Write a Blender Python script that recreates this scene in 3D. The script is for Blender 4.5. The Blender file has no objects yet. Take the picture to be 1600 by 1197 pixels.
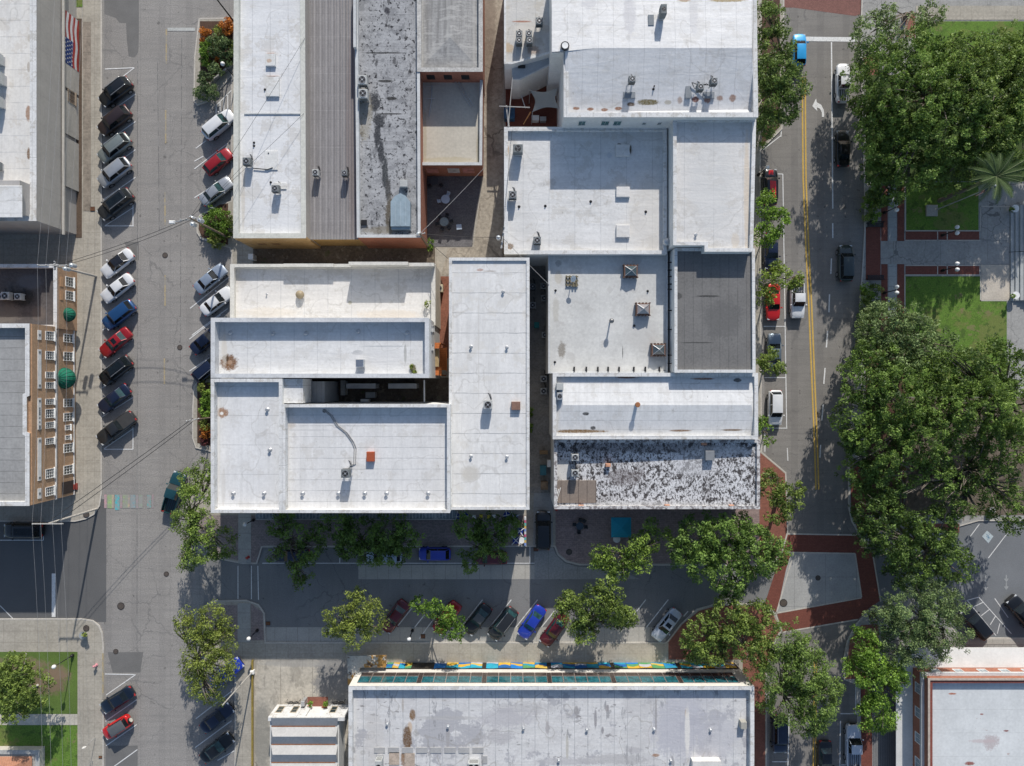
import bpy, math, random
import numpy as np
from mathutils import Vector, Matrix
random.seed(7); RNG = np.random.default_rng(11)
SC = bpy.context.scene; COL = SC.collection
# ------------------------------------------------------------------ camera
S = 0.0844; HC = 90.0; CX = 800.0; CY = 598.5
def W(px, py, z=0.0):
    k = (HC - z) / HC * S
    return Vector(((px - CX) * k, (CY - py) * k, z))
cam = bpy.data.cameras.new("camera"); cam.sensor_width = 36; cam.lens = 36 * HC / (1600 * S)
cam.clip_end = 3000; cam.clip_start = 0.5
camo = bpy.data.objects.new("camera", cam); COL.objects.link(camo); camo.location = (0, 0, HC); SC.camera = camo
# ------------------------------------------------------------------ world + sun
EL = math.radians(28.5); AZ = math.radians(10.5)
w = bpy.data.worlds.new("World"); SC.world = w; w.use_nodes = True
nt = w.node_tree; bg = nt.nodes["Background"]; sky = nt.nodes.new("ShaderNodeTexSky")
sky.sky_type = 'NISHITA'; sky.sun_disc = False; sky.sun_elevation = EL; sky.sun_rotation = AZ
nt.links.new(sky.outputs[0], bg.inputs[0]); bg.inputs[1].default_value = 0.12
sl = bpy.data.lights.new("sun", 'SUN'); sl.energy = 4.2; sl.angle = math.radians(0.5); sl.color = (1.0, 0.95, 0.88)
so = bpy.data.objects.new("sun", sl); COL.objects.link(so)
tosun = Vector((math.sin(AZ) * math.cos(EL), math.cos(AZ) * math.cos(EL), math.sin(EL)))
so.rotation_mode = 'QUATERNION'; so.rotation_quaternion = (-tosun).to_track_quat('-Z', 'Y'); so.location = tosun * 120
SC.view_settings.view_transform = 'Standard'; SC.view_settings.look = 'None'
SC.view_settings.exposure = 0.15; SC.view_settings.gamma = 1
SC.cycles.max_bounces = 6; SC.cycles.diffuse_bounces = 3; SC.cycles.transparent_max_bounces = 8
# ------------------------------------------------------------------ materials
class NT:
    def __init__(s, name):
        s.m = bpy.data.materials.new(name); s.m.use_nodes = True; s.t = s.m.node_tree
        s.b = s.t.nodes["Principled BSDF"]
        s.geo = s.t.nodes.new("ShaderNodeNewGeometry"); s.pos = s.geo.outputs['Position']; s._xyz = None
    def n(s, ty, **kw):
        x = s.t.nodes.new(ty)
        for k, v in kw.items(): setattr(x, k, v)
        return x
    def set(s, inp, v):
        if hasattr(v, 'links') or isinstance(v, bpy.types.NodeSocket): s.t.links.new(v, inp)
        else: inp.default_value = v
    def xyz(s):
        if not s._xyz:
            x = s.n("ShaderNodeSeparateXYZ"); s.set(x.inputs[0], s.pos); s._xyz = x.outputs
        return s._xyz
    def math(s, op, a, b=0.0, c=None):
        x = s.n("ShaderNodeMath", operation=op); s.set(x.inputs[0], a); s.set(x.inputs[1], b)
        if c is not None: s.set(x.inputs[2], c)
        return x.outputs[0]
    def noise(s, scale, detail=3, rough=.55, stretch=None, dist=0.0):
        v = s.pos
        if stretch:
            mp = s.n("ShaderNodeMapping"); s.set(mp.inputs[0], s.pos); mp.inputs['Scale'].default_value = stretch; v = mp.outputs[0]
        x = s.n("ShaderNodeTexNoise"); s.set(x.inputs['Vector'], v); x.inputs['Scale'].default_value = scale
        x.inputs['Detail'].default_value = detail; x.inputs['Roughness'].default_value = rough; x.inputs['Distortion'].default_value = dist
        return x.outputs[0]
    def ramp(s, f, lo, hi, a=0.0, b=1.0):
        x = s.n("ShaderNodeMapRange"); x.clamp = True; s.set(x.inputs[0], f); x.inputs[1].default_value = lo; x.inputs[2].default_value = hi
        x.inputs[3].default_value = a; x.inputs[4].default_value = b
        return x.outputs[0]
    def mix(s, f, a, b, mode='MIX'):
        x = s.n("ShaderNodeMix", data_type='RGBA', blend_type=mode); s.set(x.inputs[0], f)
        s.set(x.inputs[6], c4(a) if isinstance(a, (tuple, list)) else a); s.set(x.inputs[7], c4(b) if isinstance(b, (tuple, list)) else b)
        return x.outputs[2]
    def bump(s, h, strength=.3, dist=.02):
        x = s.n("ShaderNodeBump"); x.inputs['Strength'].default_value = strength; x.inputs['Distance'].default_value = dist
        s.set(x.inputs['Height'], h); s.t.links.new(x.outputs[0], s.b.inputs['Normal'])
def c4(c): return (c[0], c[1], c[2], 1.0)
def sc(c, k): return tuple(min(1, x * k) for x in c[:3])
MC = {}
def surf(name, col, var=.2, vs=.25, fvar=.15, fs=6.0, rough=.85, lines=(), stains=(), speck=None, streak=None, bump=.15, metal=0.0, spec=.3, crack=None, col2=None, pond=0.0, spots=0.0):
    """procedural surface in world metres. lines: (axis, period, width, offset, colour, strength, wobble); stains: (px,py,z,rx,ry,col,strength,edge)"""
    if name in MC: return MC[name]
    t = NT(name); n1 = t.noise(vs, 4, .6); n2 = t.noise(fs, 4, .65)
    c = t.mix(t.ramp(n1, .3, .7), sc(col, 1 - var), col2 if col2 else sc(col, 1 + var))
    c = t.mix(fvar, c, t.mix(t.ramp(n2, .3, .7), sc(col, .35), sc(col, 1.7)))
    if streak:
        axis, s_, amt, scol = streak
        st = (1, .06, 1) if axis == 'x' else (.06, 1, 1)
        ns = t.noise(s_, 4, .7, stretch=st)
        c = t.mix(t.math('MULTIPLY', t.ramp(ns, .45, .75), amt), c, scol)
    if crack:
        cs, cw, ccol, camt = crack
        v = t.n("ShaderNodeTexVoronoi", feature='DISTANCE_TO_EDGE'); nd = t.n("ShaderNodeTexNoise"); t.set(nd.inputs['Vector'], t.pos); nd.inputs['Scale'].default_value = 1.2
        va = t.n("ShaderNodeVectorMath", operation='MULTIPLY_ADD'); t.set(va.inputs[0], nd.outputs[1]); va.inputs[1].default_value = (1.2, 1.2, 0); t.set(va.inputs[2], t.pos)
        t.set(v.inputs['Vector'], va.outputs[0]); v.inputs['Scale'].default_value = cs
        gate = t.ramp(t.noise(.11, 3), .42, .58)
        k = t.math('MULTIPLY', t.math('LESS_THAN', v.outputs['Distance'], cw), t.math('MULTIPLY', gate, camt))
        c = t.mix(k, c, ccol)
    wob = None
    for (ax, per, wd, off, lc, amt, wb) in lines:
        p = t.xyz()[0 if ax == 'x' else 1 if ax == 'y' else 2]
        if wb:
            wn = t.noise(.5, 3); p = t.math('ADD', p, t.math('MULTIPLY', t.math('SUBTRACT', wn, .5), wb))
        fr = t.math('FRACT', t.math('DIVIDE', t.math('ADD', p, 1000.0 + off), per))
        k = t.math('LESS_THAN', fr, wd / per)
        fade = t.ramp(t.noise(.9, 3), .3, .6, .35, 1.0)
        c = t.mix(t.math('MULTIPLY', t.math('MULTIPLY', k, fade), amt), c, lc)
    if speck:
        for (ss, th, scol, amt, strch) in speck:
            nn = t.noise(ss, 5, .7, stretch=strch)
            c = t.mix(t.math('MULTIPLY', t.ramp(nn, th, th + .04), amt), c, scol)
    if pond:
        pn = t.noise(.16, 2, .5); pn2 = t.math('ADD', pn, t.math('MULTIPLY', t.math('SUBTRACT', t.noise(2.2, 3), .5), .035))
        rg = t.ramp(t.math('ABSOLUTE', t.math('SUBTRACT', pn2, .56)), 0, .009, 1, 0); c = t.mix(t.math('MULTIPLY', rg, pond), c, (.27, .25, .22))
        c = t.mix(t.math('MULTIPLY', t.ramp(pn2, .56, .62), pond * .55), c, sc(col, .72))
        dn = t.noise(.7, 6, .75, dist=.6); c = t.mix(t.math('MULTIPLY', t.ramp(dn, .56, .7), pond * .5), c, (.36, .34, .31))
    if spots:
        sn = t.noise(1.15, 2, .5); c = t.mix(t.math('MULTIPLY', t.ramp(sn, .68, .74), spots), c, (.05, .048, .045))
        sn = t.noise(.5, 5, .8, stretch=(1, .35, 1)); c = t.mix(t.math('MULTIPLY', t.ramp(sn, .5, .68), spots * .45), c, sc(col, .6))
    if stains:
        en = t.math('ADD', t.math('MULTIPLY', t.noise(.9, 4, .65), .55), t.math('MULTIPLY', t.noise(3.6, 5, .7), .45)); en2 = t.noise(5.5, 3, .7)
        X, Y = t.xyz()[0], t.xyz()[1]
        for (px, py, z, rx, ry, scol, amt, edge) in stains:
            q = W(px, py, z); rx *= S * 1.0; ry *= S * 1.0
            dx = t.math('DIVIDE', t.math('SUBTRACT', X, q.x), rx); dy = t.math('DIVIDE', t.math('SUBTRACT', Y, q.y), ry)
            d = t.math('SQRT', t.math('ADD', t.math('MULTIPLY', dx, dx), t.math('MULTIPLY', dy, dy)))
            d = t.math('ADD', d, t.math('MULTIPLY', t.math('SUBTRACT', en, .5), min(edge, .25 + min(rx, ry) * 1.6) * 1.9 + .12))
            c = t.mix(t.math('MULTIPLY', t.math('MULTIPLY', t.ramp(d, .72, 1.08, 1, 0), t.ramp(en2, .32, .6, .72, 1)), min(1, amt * 1.15)), c, scol)
    t.set(t.b.inputs['Base Color'], c); t.b.inputs['Roughness'].default_value = rough; t.b.inputs['Metallic'].default_value = metal
    t.b.inputs['Specular IOR Level'].default_value = spec
    if bump and pond: t.bump(t.math('ADD', t.math('MULTIPLY', t.noise(fs * 1.5, 3), .25), t.noise(1.0, 4, .6, stretch=(1, .22, 1) if (streak and streak[0] == 'x') else (.22, 1, 1), dist=.8)), .38, .10)
    elif bump: t.bump(t.noise(fs * 1.5, 3), bump, .03)
    MC[name] = t.m; return t.m
def plain(name, col, rough=.6, metal=0.0, coat=0.0, spec=.5, var=.12):
    if name in MC: return MC[name]
    t = NT(name)
    c = t.mix(t.ramp(t.noise(1.7, 3), .3, .7), sc(col, 1 - var), sc(col, 1 + var))
    t.set(t.b.inputs['Base Color'], c); t.b.inputs['Roughness'].default_value = rough; t.b.inputs['Metallic'].default_value = metal
    t.b.inputs['Coat Weight'].default_value = coat; t.b.inputs['Specular IOR Level'].default_value = spec
    MC[name] = t.m; return t.m
def bricks(name, c1, c2, mortar, bw=.25, bh=.1, vertical=False, var=.5, msize=.012, amt=1.0):
    if name in MC: return MC[name]
    t = NT(name); X, Y, Z = t.xyz()[0], t.xyz()[1], t.xyz()[2]
    cb = t.n("ShaderNodeCombineXYZ")
    if vertical: t.set(cb.inputs[0], t.math('ADD', X, Y)); t.set(cb.inputs[1], Z)
    else: t.set(cb.inputs[0], X); t.set(cb.inputs[1], Y)
    b = t.n("ShaderNodeTexBrick"); t.set(b.inputs[0], cb.outputs[0]); b.inputs['Scale'].default_value = 1
    b.inputs['Color1'].default_value = c4(c1); b.inputs['Color2'].default_value = c4(c2); b.inputs['Mortar'].default_value = c4(mortar)
    b.inputs['Mortar Size'].default_value = msize; b.inputs['Brick Width'].default_value = bw; b.inputs['Row Height'].default_value = bh
    c = t.mix(t.ramp(t.noise(.5, 5, .65), .3, .7, 0, var), b.outputs[0], sc(c1, .45))
    c = t.mix(t.ramp(t.noise(5, 4, .7), .45, .7, 0, .35), c, sc(c2, 1.6))
    t.set(t.b.inputs['Base Color'], c); t.b.inputs['Roughness'].default_value = .85; MC[name] = t.m; return t.m
def leafmat(name, dark, light, dry=None):
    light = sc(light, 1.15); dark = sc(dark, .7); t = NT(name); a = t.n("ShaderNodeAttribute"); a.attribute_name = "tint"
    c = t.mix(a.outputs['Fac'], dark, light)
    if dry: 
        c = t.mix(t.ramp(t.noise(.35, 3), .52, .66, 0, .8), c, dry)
    t.set(t.b.inputs['Base Color'], c); t.b.inputs['Roughness'].default_value = .55; t.b.inputs['Specular IOR Level'].default_value = .35
    tr = t.n("ShaderNodeBsdfTranslucent"); t.set(tr.inputs[0], t.mix(.5, c, sc(light, 1.3)))
    mx = t.n("ShaderNodeMixShader"); mx.inputs[0].default_value = .3
    out = t.t.nodes["Material Output"]; t.t.links.new(t.b.outputs[0], mx.inputs[1]); t.t.links.new(tr.outputs[0], mx.inputs[2]); t.t.links.new(mx.outputs[0], out.inputs[0])
    return t.m
# ------------------------------------------------------------------ mesh builder
class MB:
    def __init__(s): s.v = []; s.f = []; s.m = []
    def face(s, pts, mi=0):
        i = len(s.v); s.v += [tuple(p) for p in pts]; s.f.append(tuple(range(i, i + len(pts)))); s.m.append(mi); return s
    def hexa(s, p, mi=0):   # 8 pts: bottom 4 ccw, top 4 ccw
        i = len(s.v); s.v += [tuple(q) for q in p]
        for f in ((3, 2, 1, 0), (4, 5, 6, 7), (0, 1, 5, 4), (1, 2, 6, 5), (2, 3, 7, 6), (3, 0, 4, 7)):
            s.f.append(tuple(i + k for k in f)); s.m.append(mi)
        return s
    def box(s, x0, y0, z0, x1, y1, z1, mi=0, rot=0.0, bev=0.0):
        cx, cy = (x0 + x1) / 2, (y0 + y1) / 2; c, n = math.cos(rot), math.sin(rot)
        if bev:
            pts = []
            for (zz, b) in ((z0, 0), (z1 - bev, 0), (z1, bev)):
                for (x, y) in ((x0 + b, y0 + b), (x1 - b, y0 + b), (x1 - b, y1 - b), (x0 + b, y1 - b)):
                    dx, dy = x - cx, y - cy; pts.append((cx + dx * c - dy * n, cy + dx * n + dy * c, zz))
            i = len(s.v); s.v += pts
            fs = [(3, 2, 1, 0), (8, 9, 10, 11)]
            for r in (0, 4):
                for k in range(4): fs.append((r + k, r + (k + 1) % 4, r + 4 + (k + 1) % 4, r + 4 + k))
            for f in fs: s.f.append(tuple(i + k for k in f)); s.m.append(mi)
            return s
        P = []
        for z in (z0, z1):
            for (x, y) in ((x0, y0), (x1, y0), (x1, y1), (x0, y1)):
                dx, dy = x - cx, y - cy; P.append((cx + dx * c - dy * n, cy + dx * n + dy * c, z))
        return s.hexa(P, mi)
    def prism(s, poly, z0, z1, mi=0, side=None):
        side = mi if side is None else side; n = len(poly); i = len(s.v)
        s.v += [(p[0], p[1], z0) for p in poly] + [(p[0], p[1], z1) for p in poly]
        s.f.append(tuple(i + n + k for k in range(n))); s.m.append(mi)
        for k in range(n): s.f.append((i + k, i + (k + 1) % n, i + n + (k + 1) % n, i + n + k)); s.m.append(side)
        return s
    def cyl(s, x, y, z0, z1, r0, r1=None, n=12, mi=0, top=True, bottom=False):
        r1 = r0 if r1 is None else r1; i = len(s.v)
        for z, r in ((z0, r0), (z1, r1)):
            s.v += [(x + r * math.cos(2 * math.pi * k / n), y + r * math.sin(2 * math.pi * k / n), z) for k in range(n)]
        for k in range(n): s.f.append((i + k, i + (k + 1) % n, i + n + (k + 1) % n, i + n + k)); s.m.append(mi)
        if top: s.f.append(tuple(i + n + k for k in range(n))); s.m.append(mi)
        if bottom: s.f.append(tuple(i + n - 1 - k for k in range(n))); s.m.append(mi)
        return s
    def tube(s, pts, rad, n=6, mi=0, cap=True):
        pts = [Vector(p) for p in pts]; R = rad if isinstance(rad, (list, tuple)) else [rad] * len(pts); i = len(s.v)
        for k, p in enumerate(pts):
            d = (pts[min(k + 1, len(pts) - 1)] - pts[max(k - 1, 0)]).normalized()
            u = d.cross(Vector((0, 0, 1)) if abs(d.z) < .9 else Vector((1, 0, 0))).normalized(); v = d.cross(u)
            for a in range(n):
                an = 2 * math.pi * a / n; q = p + (u * math.cos(an) + v * math.sin(an)) * R[k]; s.v.append(tuple(q))
        for k in range(len(pts) - 1):
            for a in range(n):
                s.f.append((i + k * n + a, i + k * n + (a + 1) % n, i + (k + 1) * n + (a + 1) % n, i + (k + 1) * n + a)); s.m.append(mi)
        if cap:
            s.f.append(tuple(i + a for a in range(n))); s.f.append(tuple(i + (len(pts) - 1) * n + a for a in range(n))); s.m += [mi, mi]
        return s
    def lathe(s, x, y, prof, n=14, mi=0):
        i = len(s.v)
        for (r, z) in prof: s.v += [(x + r * math.cos(2 * math.pi * k / n), y + r * math.sin(2 * math.pi * k / n), z) for k in range(n)]
        for j in range(len(prof) - 1):
            for k in range(n): s.f.append((i + j * n + k, i + j * n + (k + 1) % n, i + (j + 1) * n + (k + 1) % n, i + (j + 1) * n + k)); s.m.append(mi)
        s.f.append(tuple(i + (len(prof) - 1) * n + k for k in range(n))); s.m.append(mi)
        return s
    def build(s, name, mats, parent=None, smooth=False, world=True):
        me = bpy.data.meshes.new(name); o0 = parent.matrix_basis.translation.copy() if (parent and world) else Vector((0, 0, 0))
        p = parent
        if parent and world:
            p = parent.parent
            while p: o0 += p.matrix_basis.translation; p = p.parent
        me.from_pydata([(a - o0.x, b - o0.y, c - o0.z) for (a, b, c) in s.v], [], s.f)
        for m in (mats if isinstance(mats, (list, tuple)) else [mats]): me.materials.append(m)
        me.polygons.foreach_set('material_index', s.m)
        if smooth: me.polygons.foreach_set('use_smooth', [True] * len(s.f))
        me.update()
        o = bpy.data.objects.new(name, me); COL.objects.link(o)
        if parent: o.parent = parent
        return o
def tag(o, label=None, cat=None, group=None, kind=None):
    if label: o['label'] = label
    if cat: o['category'] = cat
    if group: o['group'] = group
    if kind: o['kind'] = kind
    return o
def empty(name, loc, label, cat, group=None, rz=0):
    o = bpy.data.objects.new(name, None); COL.objects.link(o); o.location = loc; o.rotation_euler = (0, 0, rz); o.empty_display_size = .3
    return tag(o, label, cat, group)
def recenter(o):   # move a one-mesh thing's origin to the base of its mesh
    me = o.data; n = len(me.vertices); a = np.empty(n * 3, 'f'); me.vertices.foreach_get('co', a); a = a.reshape(-1, 3)
    c = np.array([(a[:, 0].min() + a[:, 0].max()) / 2, (a[:, 1].min() + a[:, 1].max()) / 2, a[:, 2].min()]); a -= c
    me.vertices.foreach_set('co', a.ravel()); o.location = c; me.update(); return o
def copy_tree(o, parent=None):
    c = o.copy(); COL.objects.link(c); c.parent = parent
    for ch in list(o.children): copy_tree(ch, c)
    return c
def P2(poly, z=0): return [W(x, y, z) for (x, y) in poly]
def ccw(pts):
    a = sum(pts[i][0] * pts[(i + 1) % len(pts)][1] - pts[(i + 1) % len(pts)][0] * pts[i][1] for i in range(len(pts)))
    return list(pts) if a > 0 else list(pts)[::-1]
def inset(pts, d):   # ccw pts, inward by d
    n = len(pts); out = []
    for i in range(n):
        a, b, c = Vector(pts[i - 1][:2]), Vector(pts[i][:2]), Vector(pts[(i + 1) % n][:2])
        e1 = (b - a).normalized(); e2 = (c - b).normalized(); n1 = Vector((-e1.y, e1.x)); n2 = Vector((-e2.y, e2.x))
        m = (n1 + n2); m = m / max(.25, m.dot(n1)) if m.length > 1e-6 else n1
        out.append((b.x + m.x * d, b.y + m.y * d))
    return out
def sheet(name, poly, z, mat, kind='structure'):
    mb = MB(); mb.face([(p[0], p[1], z) for p in ccw(P2(poly))]); o = mb.build(name, mat)
    if kind: tag(o, kind=kind)
    return o
def ring(mb, outer, inner, z0, z1, mi=0, mi2=None):
    mi2 = mi if mi2 is None else mi2   # solid band between two loops
    n = len(outer)
    for k in range(n):
        a, b, c, d = outer[k], outer[(k + 1) % n], inner[(k + 1) % n], inner[k]
        mb.face([(a[0], a[1], z1), (b[0], b[1], z1), (c[0], c[1], z1), (d[0], d[1], z1)], mi)
        mb.face([(a[0], a[1], z0), (b[0], b[1], z0), (b[0], b[1], z1), (a[0], a[1], z1)], mi)
        mb.face([(c[0], c[1], z0), (d[0], d[1], z0), (d[0], d[1], z1), (c[0], c[1], z1)], mi2)
# ================================================================== MATERIAL SET
asph = surf("asphalt_light", (.285, .271, .254), var=.16, vs=.12, fvar=.42, fs=7, rough=.9, streak=('y', 2.0, .5, (.19, .185, .18)),
            crack=(.22, .012, (.12, .12, .12), .45), lines=[('x', 3.6, .9, .6, (.17, .165, .16), .22, .3), ('x', 3.9, .05, .6, (.14, .14, .14), .5, .12)], bump=.25, spots=.5,
            stains=[(1, 1, 0, 1, 1, (.2, .2, .2), 0, .1)])
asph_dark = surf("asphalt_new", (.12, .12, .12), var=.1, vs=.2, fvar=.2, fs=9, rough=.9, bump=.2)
asph_mid = surf("asphalt_middle", (.21, .21, .208), spots=.5, var=.16, vs=.15, fvar=.26, fs=8, rough=.9, streak=('x', 2.0, .25, (.15, .15, .15)), crack=(.2, .01, (.1, .1, .1), .5), bump=.2)
asph_east = surf("asphalt_east", (.225, .213, .197), spots=.5, var=.14, vs=.15, fvar=.26, fs=8, rough=.9, streak=('y', 2.2, .45, (.14, .133, .125)), lines=[('x', 3.4, .9, .2, (.13, .125, .12), .3, .3)], crack=(.25, .01, (.1, .1, .1), .4), bump=.2)
patchm = surf("asphalt_patch", (.16, .157, .152), var=.12, vs=.5, fvar=.25, fs=9, rough=.9, bump=.25)
conc = surf("concrete_walk", (.385, .355, .30), var=.16, vs=.35, fvar=.25, fs=4, lines=[('x', 1.5, .05, 0, (.2, .18, .15), .6, 0), ('y', 1.5, .05, .2, (.2, .18, .15), .6, 0)], streak=('y', 1.2, .35, (.24, .22, .18)))
conc_grey = surf("concrete_grey", (.33, .325, .31), var=.14, vs=.5, fvar=.2, fs=4, lines=[('x', 3.1, .05, .7, (.14, .14, .13), .8, 0)], crack=(.35, .012, (.1, .1, .1), .7))
conc_pad = surf("concrete_apron", (.4, .385, .35), var=.1, vs=.6, fvar=.2, fs=5, lines=[('x', 1.5, .06, .3, (.2, .19, .17), .8, 0)])
conc_yard = surf("concrete_yard", (.47, .43, .36), var=.2, vs=.3, fvar=.3, fs=2.5, lines=[('x', 4.2, .07, .7, (.2, .18, .15), .8, .05), ('y', 4.4, .05, .3, (.26, .23, .2), .6, .05)], speck=[(.35, .54, (.3, .275, .23), .6, (1, .5, 1)), (1.4, .6, (.25, .23, .2), .6, (1, .3, 1))], crack=(.25, .02, (.15, .14, .12), .8),
                 stains=[(520, 1062, 0, 30, 50, (.22, .215, .21), .85, 1.2), (410, 1150, 0, 16, 60, (.26, .25, .22), .8, .5), (470, 1036, 0, 70, 6, (.33, .32, .3), .6, .8)])
kerbm = surf("kerb_concrete", (.5, .47, .42), var=.15, vs=.8, fvar=.25, fs=6)
dirt = surf("dirt", (.13, .105, .08), var=.35, vs=.5, fvar=.4, fs=4, speck=[(1.2, .58, (.26, .22, .17), .7, None), (.6, .62, (.07, .09, .03), .7, None)])
grassm = surf("lawn_green", (.105, .19, .03), var=.3, vs=.35, fvar=.5, fs=6, rough=.95, speck=[(.2, .54, (.17, .17, .06), .6, None), (.5, .6, (.22, .17, .1), .6, None), (.9, .56, (.05, .09, .02), .65, None), (3.5, .60, (.2, .2, .08), .6, None)], bump=.8)
grassm2 = surf("lawn_bare", (.10, .16, .035), var=.3, vs=.3, fvar=.45, fs=9, rough=.95, bump=.6,
               stains=[(35, 1040, 0, 40, 16, (.22, .17, .11), .8, .9), (75, 1062, 0, 34, 24, (.2, .14, .1), .85, .9), (92, 1050, 0, 18, 14, (.24, .17, .12), .6, .9)])
paver = bricks("paver_grey", (.24, .2, .19), (.32, .26, .25), (.13, .11, .1), .42, .21, var=.35)
brickred = bricks("brick_paving", (.23, .085, .058), (.28, .11, .075), (.15, .075, .06), .4, .2, var=.35)
brickdark = bricks("brick_band", (.17, .052, .036), (.2, .065, .045), (.1, .04, .03), .4, .2, var=.3)
mulch = surf("mulch", (.08, .045, .03), var=.3, vs=1, fvar=.5, fs=6)
white_paint = surf("road_paint_white", (.72, .72, .70), var=.08, vs=.6, fvar=.3, fs=6, speck=[(2.6, .6, (.32, .32, .31), .7, None)])
yellow_paint = surf("road_paint_yellow", (.56, .37, .09), var=.12, vs=.6, fvar=.3, fs=6, speck=[(1.4, .62, (.25, .2, .14), .5, None)])
yellow_faded = surf("road_paint_yellow_faded", (.38, .31, .19), var=.12, vs=.6, fvar=.4, fs=6, speck=[(1.0, .5, (.28, .27, .25), .8, None)])
steel = plain("steel_grey", (.45, .46, .47), .4, .7); dark_metal = plain("dark_metal", (.02, .02, .022), .45, .3)
galv = plain("galvanised", (.5, .51, .52), .45, .6); black = plain("black_plastic", (.015, .015, .016), .5)
whitem = plain("white_enamel", (.78, .78, .76), .4); glassd = plain("window_glass_dark", (.02, .035, .04), .08, 0, .6, .8)
wood = surf("timber_weathered", (.3, .2, .11), .2, .8, .3, 8, lines=[('x', .15, .02, 0, (.08, .05, .03), .8, 0)])
rustm = surf("rusty_steel", (.3, .13, .06), .4, 1.2, .5, 6)
wirem = plain("wire_black", (.03, .03, .03), .5); wirel = plain("wire_bright", (.33, .33, .33), .5, .2)
polem = surf("timber_pole", (.2, .16, .12), .25, 1.5, .3, 8)
bark = surf("bark", (.16, .135, .11), .3, 1.5, .4, 7)
# ================================================================== SETTING
g = MB(); g.face([(-700, -700, -.06), (700, -700, -.06), (700, 700, -.06), (-700, 700, -.06)]); tag(g.build("ground", surf("far_ground", (.2, .2, .17), .3, .02, .3, 2)), kind='structure')
sheet("road", [(-900, -800), (2500, -800), (2500, 2000), (-900, 2000)], 0, asph)
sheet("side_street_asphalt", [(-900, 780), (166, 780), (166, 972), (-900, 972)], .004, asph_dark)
sheet("middle_street_asphalt", [(330, 840), (1230, 840), (1205, 960), (1190, 1010), (330, 1010), (318, 945)], .004, asph_mid)
sheet("east_street_asphalt", [(1180, 12), (1240, 12), (1335, 25), (1370, 25), (1370, 900), (1900, 900), (1900, 1010), (1345, 1010), (1350, 1900), (1190, 1900), (1205, 980), (1200, 830)], .008, asph_east)
sheet("parking_lot_asphalt", [(1368, 812), (1900, 812), (1900, 1000), (1372, 1000)], .012, surf("asphalt_lot", (.17, .18, .19), .1, .3, .2, 8))
sheet("brick_street", [(1180, -200), (1900, -200), (1900, 8), (1420, 8), (1335, 25), (1240, 12), (1180, 12)], .012, bricks("brick_street_surface", (.2, .085, .07), (.25, .11, .09), (.12, .07, .06), .3, .15))
for poly in ([(163, -50), (217, -50), (217, 60), (216, 82), (210, 90), (201, 88), (198, 60), (197, 36), (187, 36), (181, 28), (163, 22)], [(168, 1019), (224, 1019), (219, 1051), (176, 1051)],
             [(194, 378), (217, 378), (217, 406), (205, 406)], [(165, 1165), (215, 1165), (215, 1197), (165, 1197)]):
    sheet("asphalt_repair", poly, .006, patchm)
# blocks with raised kerbs
def block(name, poly, mat, z=.12, kerb=True):
    p = ccw(P2(poly)); q = inset(p, .16); mb = MB(); mb.prism(q, 0, z); tag(mb.build(name, mat), kind='structure')
    if kerb:
        mb = MB(); ring(mb, p, q, 0, z + .012); tag(mb.build("kerb", kerbm), kind='structure')
block("sidewalk", [(-900, -800), (160, -800), (160, 770), (157, 790), (148, 804), (135, 811), (118, 815), (-900, 814)], conc)
block("sidewalk", [(-900, 968), (128, 966), (146, 969), (156, 977), (161, 989), (163, 1010), (163, 1900), (-900, 1900)], conc)
CB = [(366, -800), (366, 28), (311, 29), (304, 90), (303, 158), (308, 166), (324, 160), (345, 140), (362, 120), (362, 314), (345, 320), (312, 336), (307, 350), (308, 364), (314, 374), (359, 388), (362, 396),
      (362, 588), (340, 590), (312, 592), (303, 604), (301, 640), (301, 685), (306, 700), (330, 706), (345, 712), (345, 738), (300, 748), (292, 770), (291, 800), (298, 835), (322, 862), (345, 874), (380, 881), (402, 881), (410, 855),
      (866, 854), (871, 867), (884, 878), (905, 883), (1205, 884), (1222, 864), (1231, 832), (1230, 790), (1228, 738), (1190, 706), (1188, 236), (1222, 202), (1224, 80), (1225, 10), (1225, -12), (1180, -12), (1180, -800)]
block("sidewalk", CB, conc)
block("sidewalk", [(1430, -12), (1346, -12), (1343, 60), (1347, 206), (1350, 300), (1350, 362), (1344, 456), (1340, 527), (1335, 600), (1330, 649), (1325, 717), (1325, 794), (1330, 815), (1343, 838), (1360, 854), (1380, 862), (1440, 862), (1500, 822), (1528, 814), (2300, 814), (2300, -12)], conc_grey)
block("sidewalk", [(1425, 934), (1390, 943), (1360, 951), (1338, 973), (1323, 1000), (1317, 1030), (1318, 1062), (1338, 1069), (1347, 1900), (2300, 1900), (2300, 996), (1500, 996), (1470, 960)], conc_grey)
SB = [(318, 947), (332, 938), (385, 937), (405, 944), (414, 958), (416, 1003), (1040, 1003), (1050, 992), (1062, 975), (1088, 951), (1118, 943), (1190, 943), (1212, 958), (1222, 985), (1207, 1010), (1198, 1050), (1198, 1900), (367, 1900), (367, 1045), (316, 1040), (309, 960)]
block("sidewalk", SB, conc)
block("lot_kerb", [(1500, 996), (2300, 996), (2300, 1008), (1500, 1008)], conc_pad, .16, False)
T = .124
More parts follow.
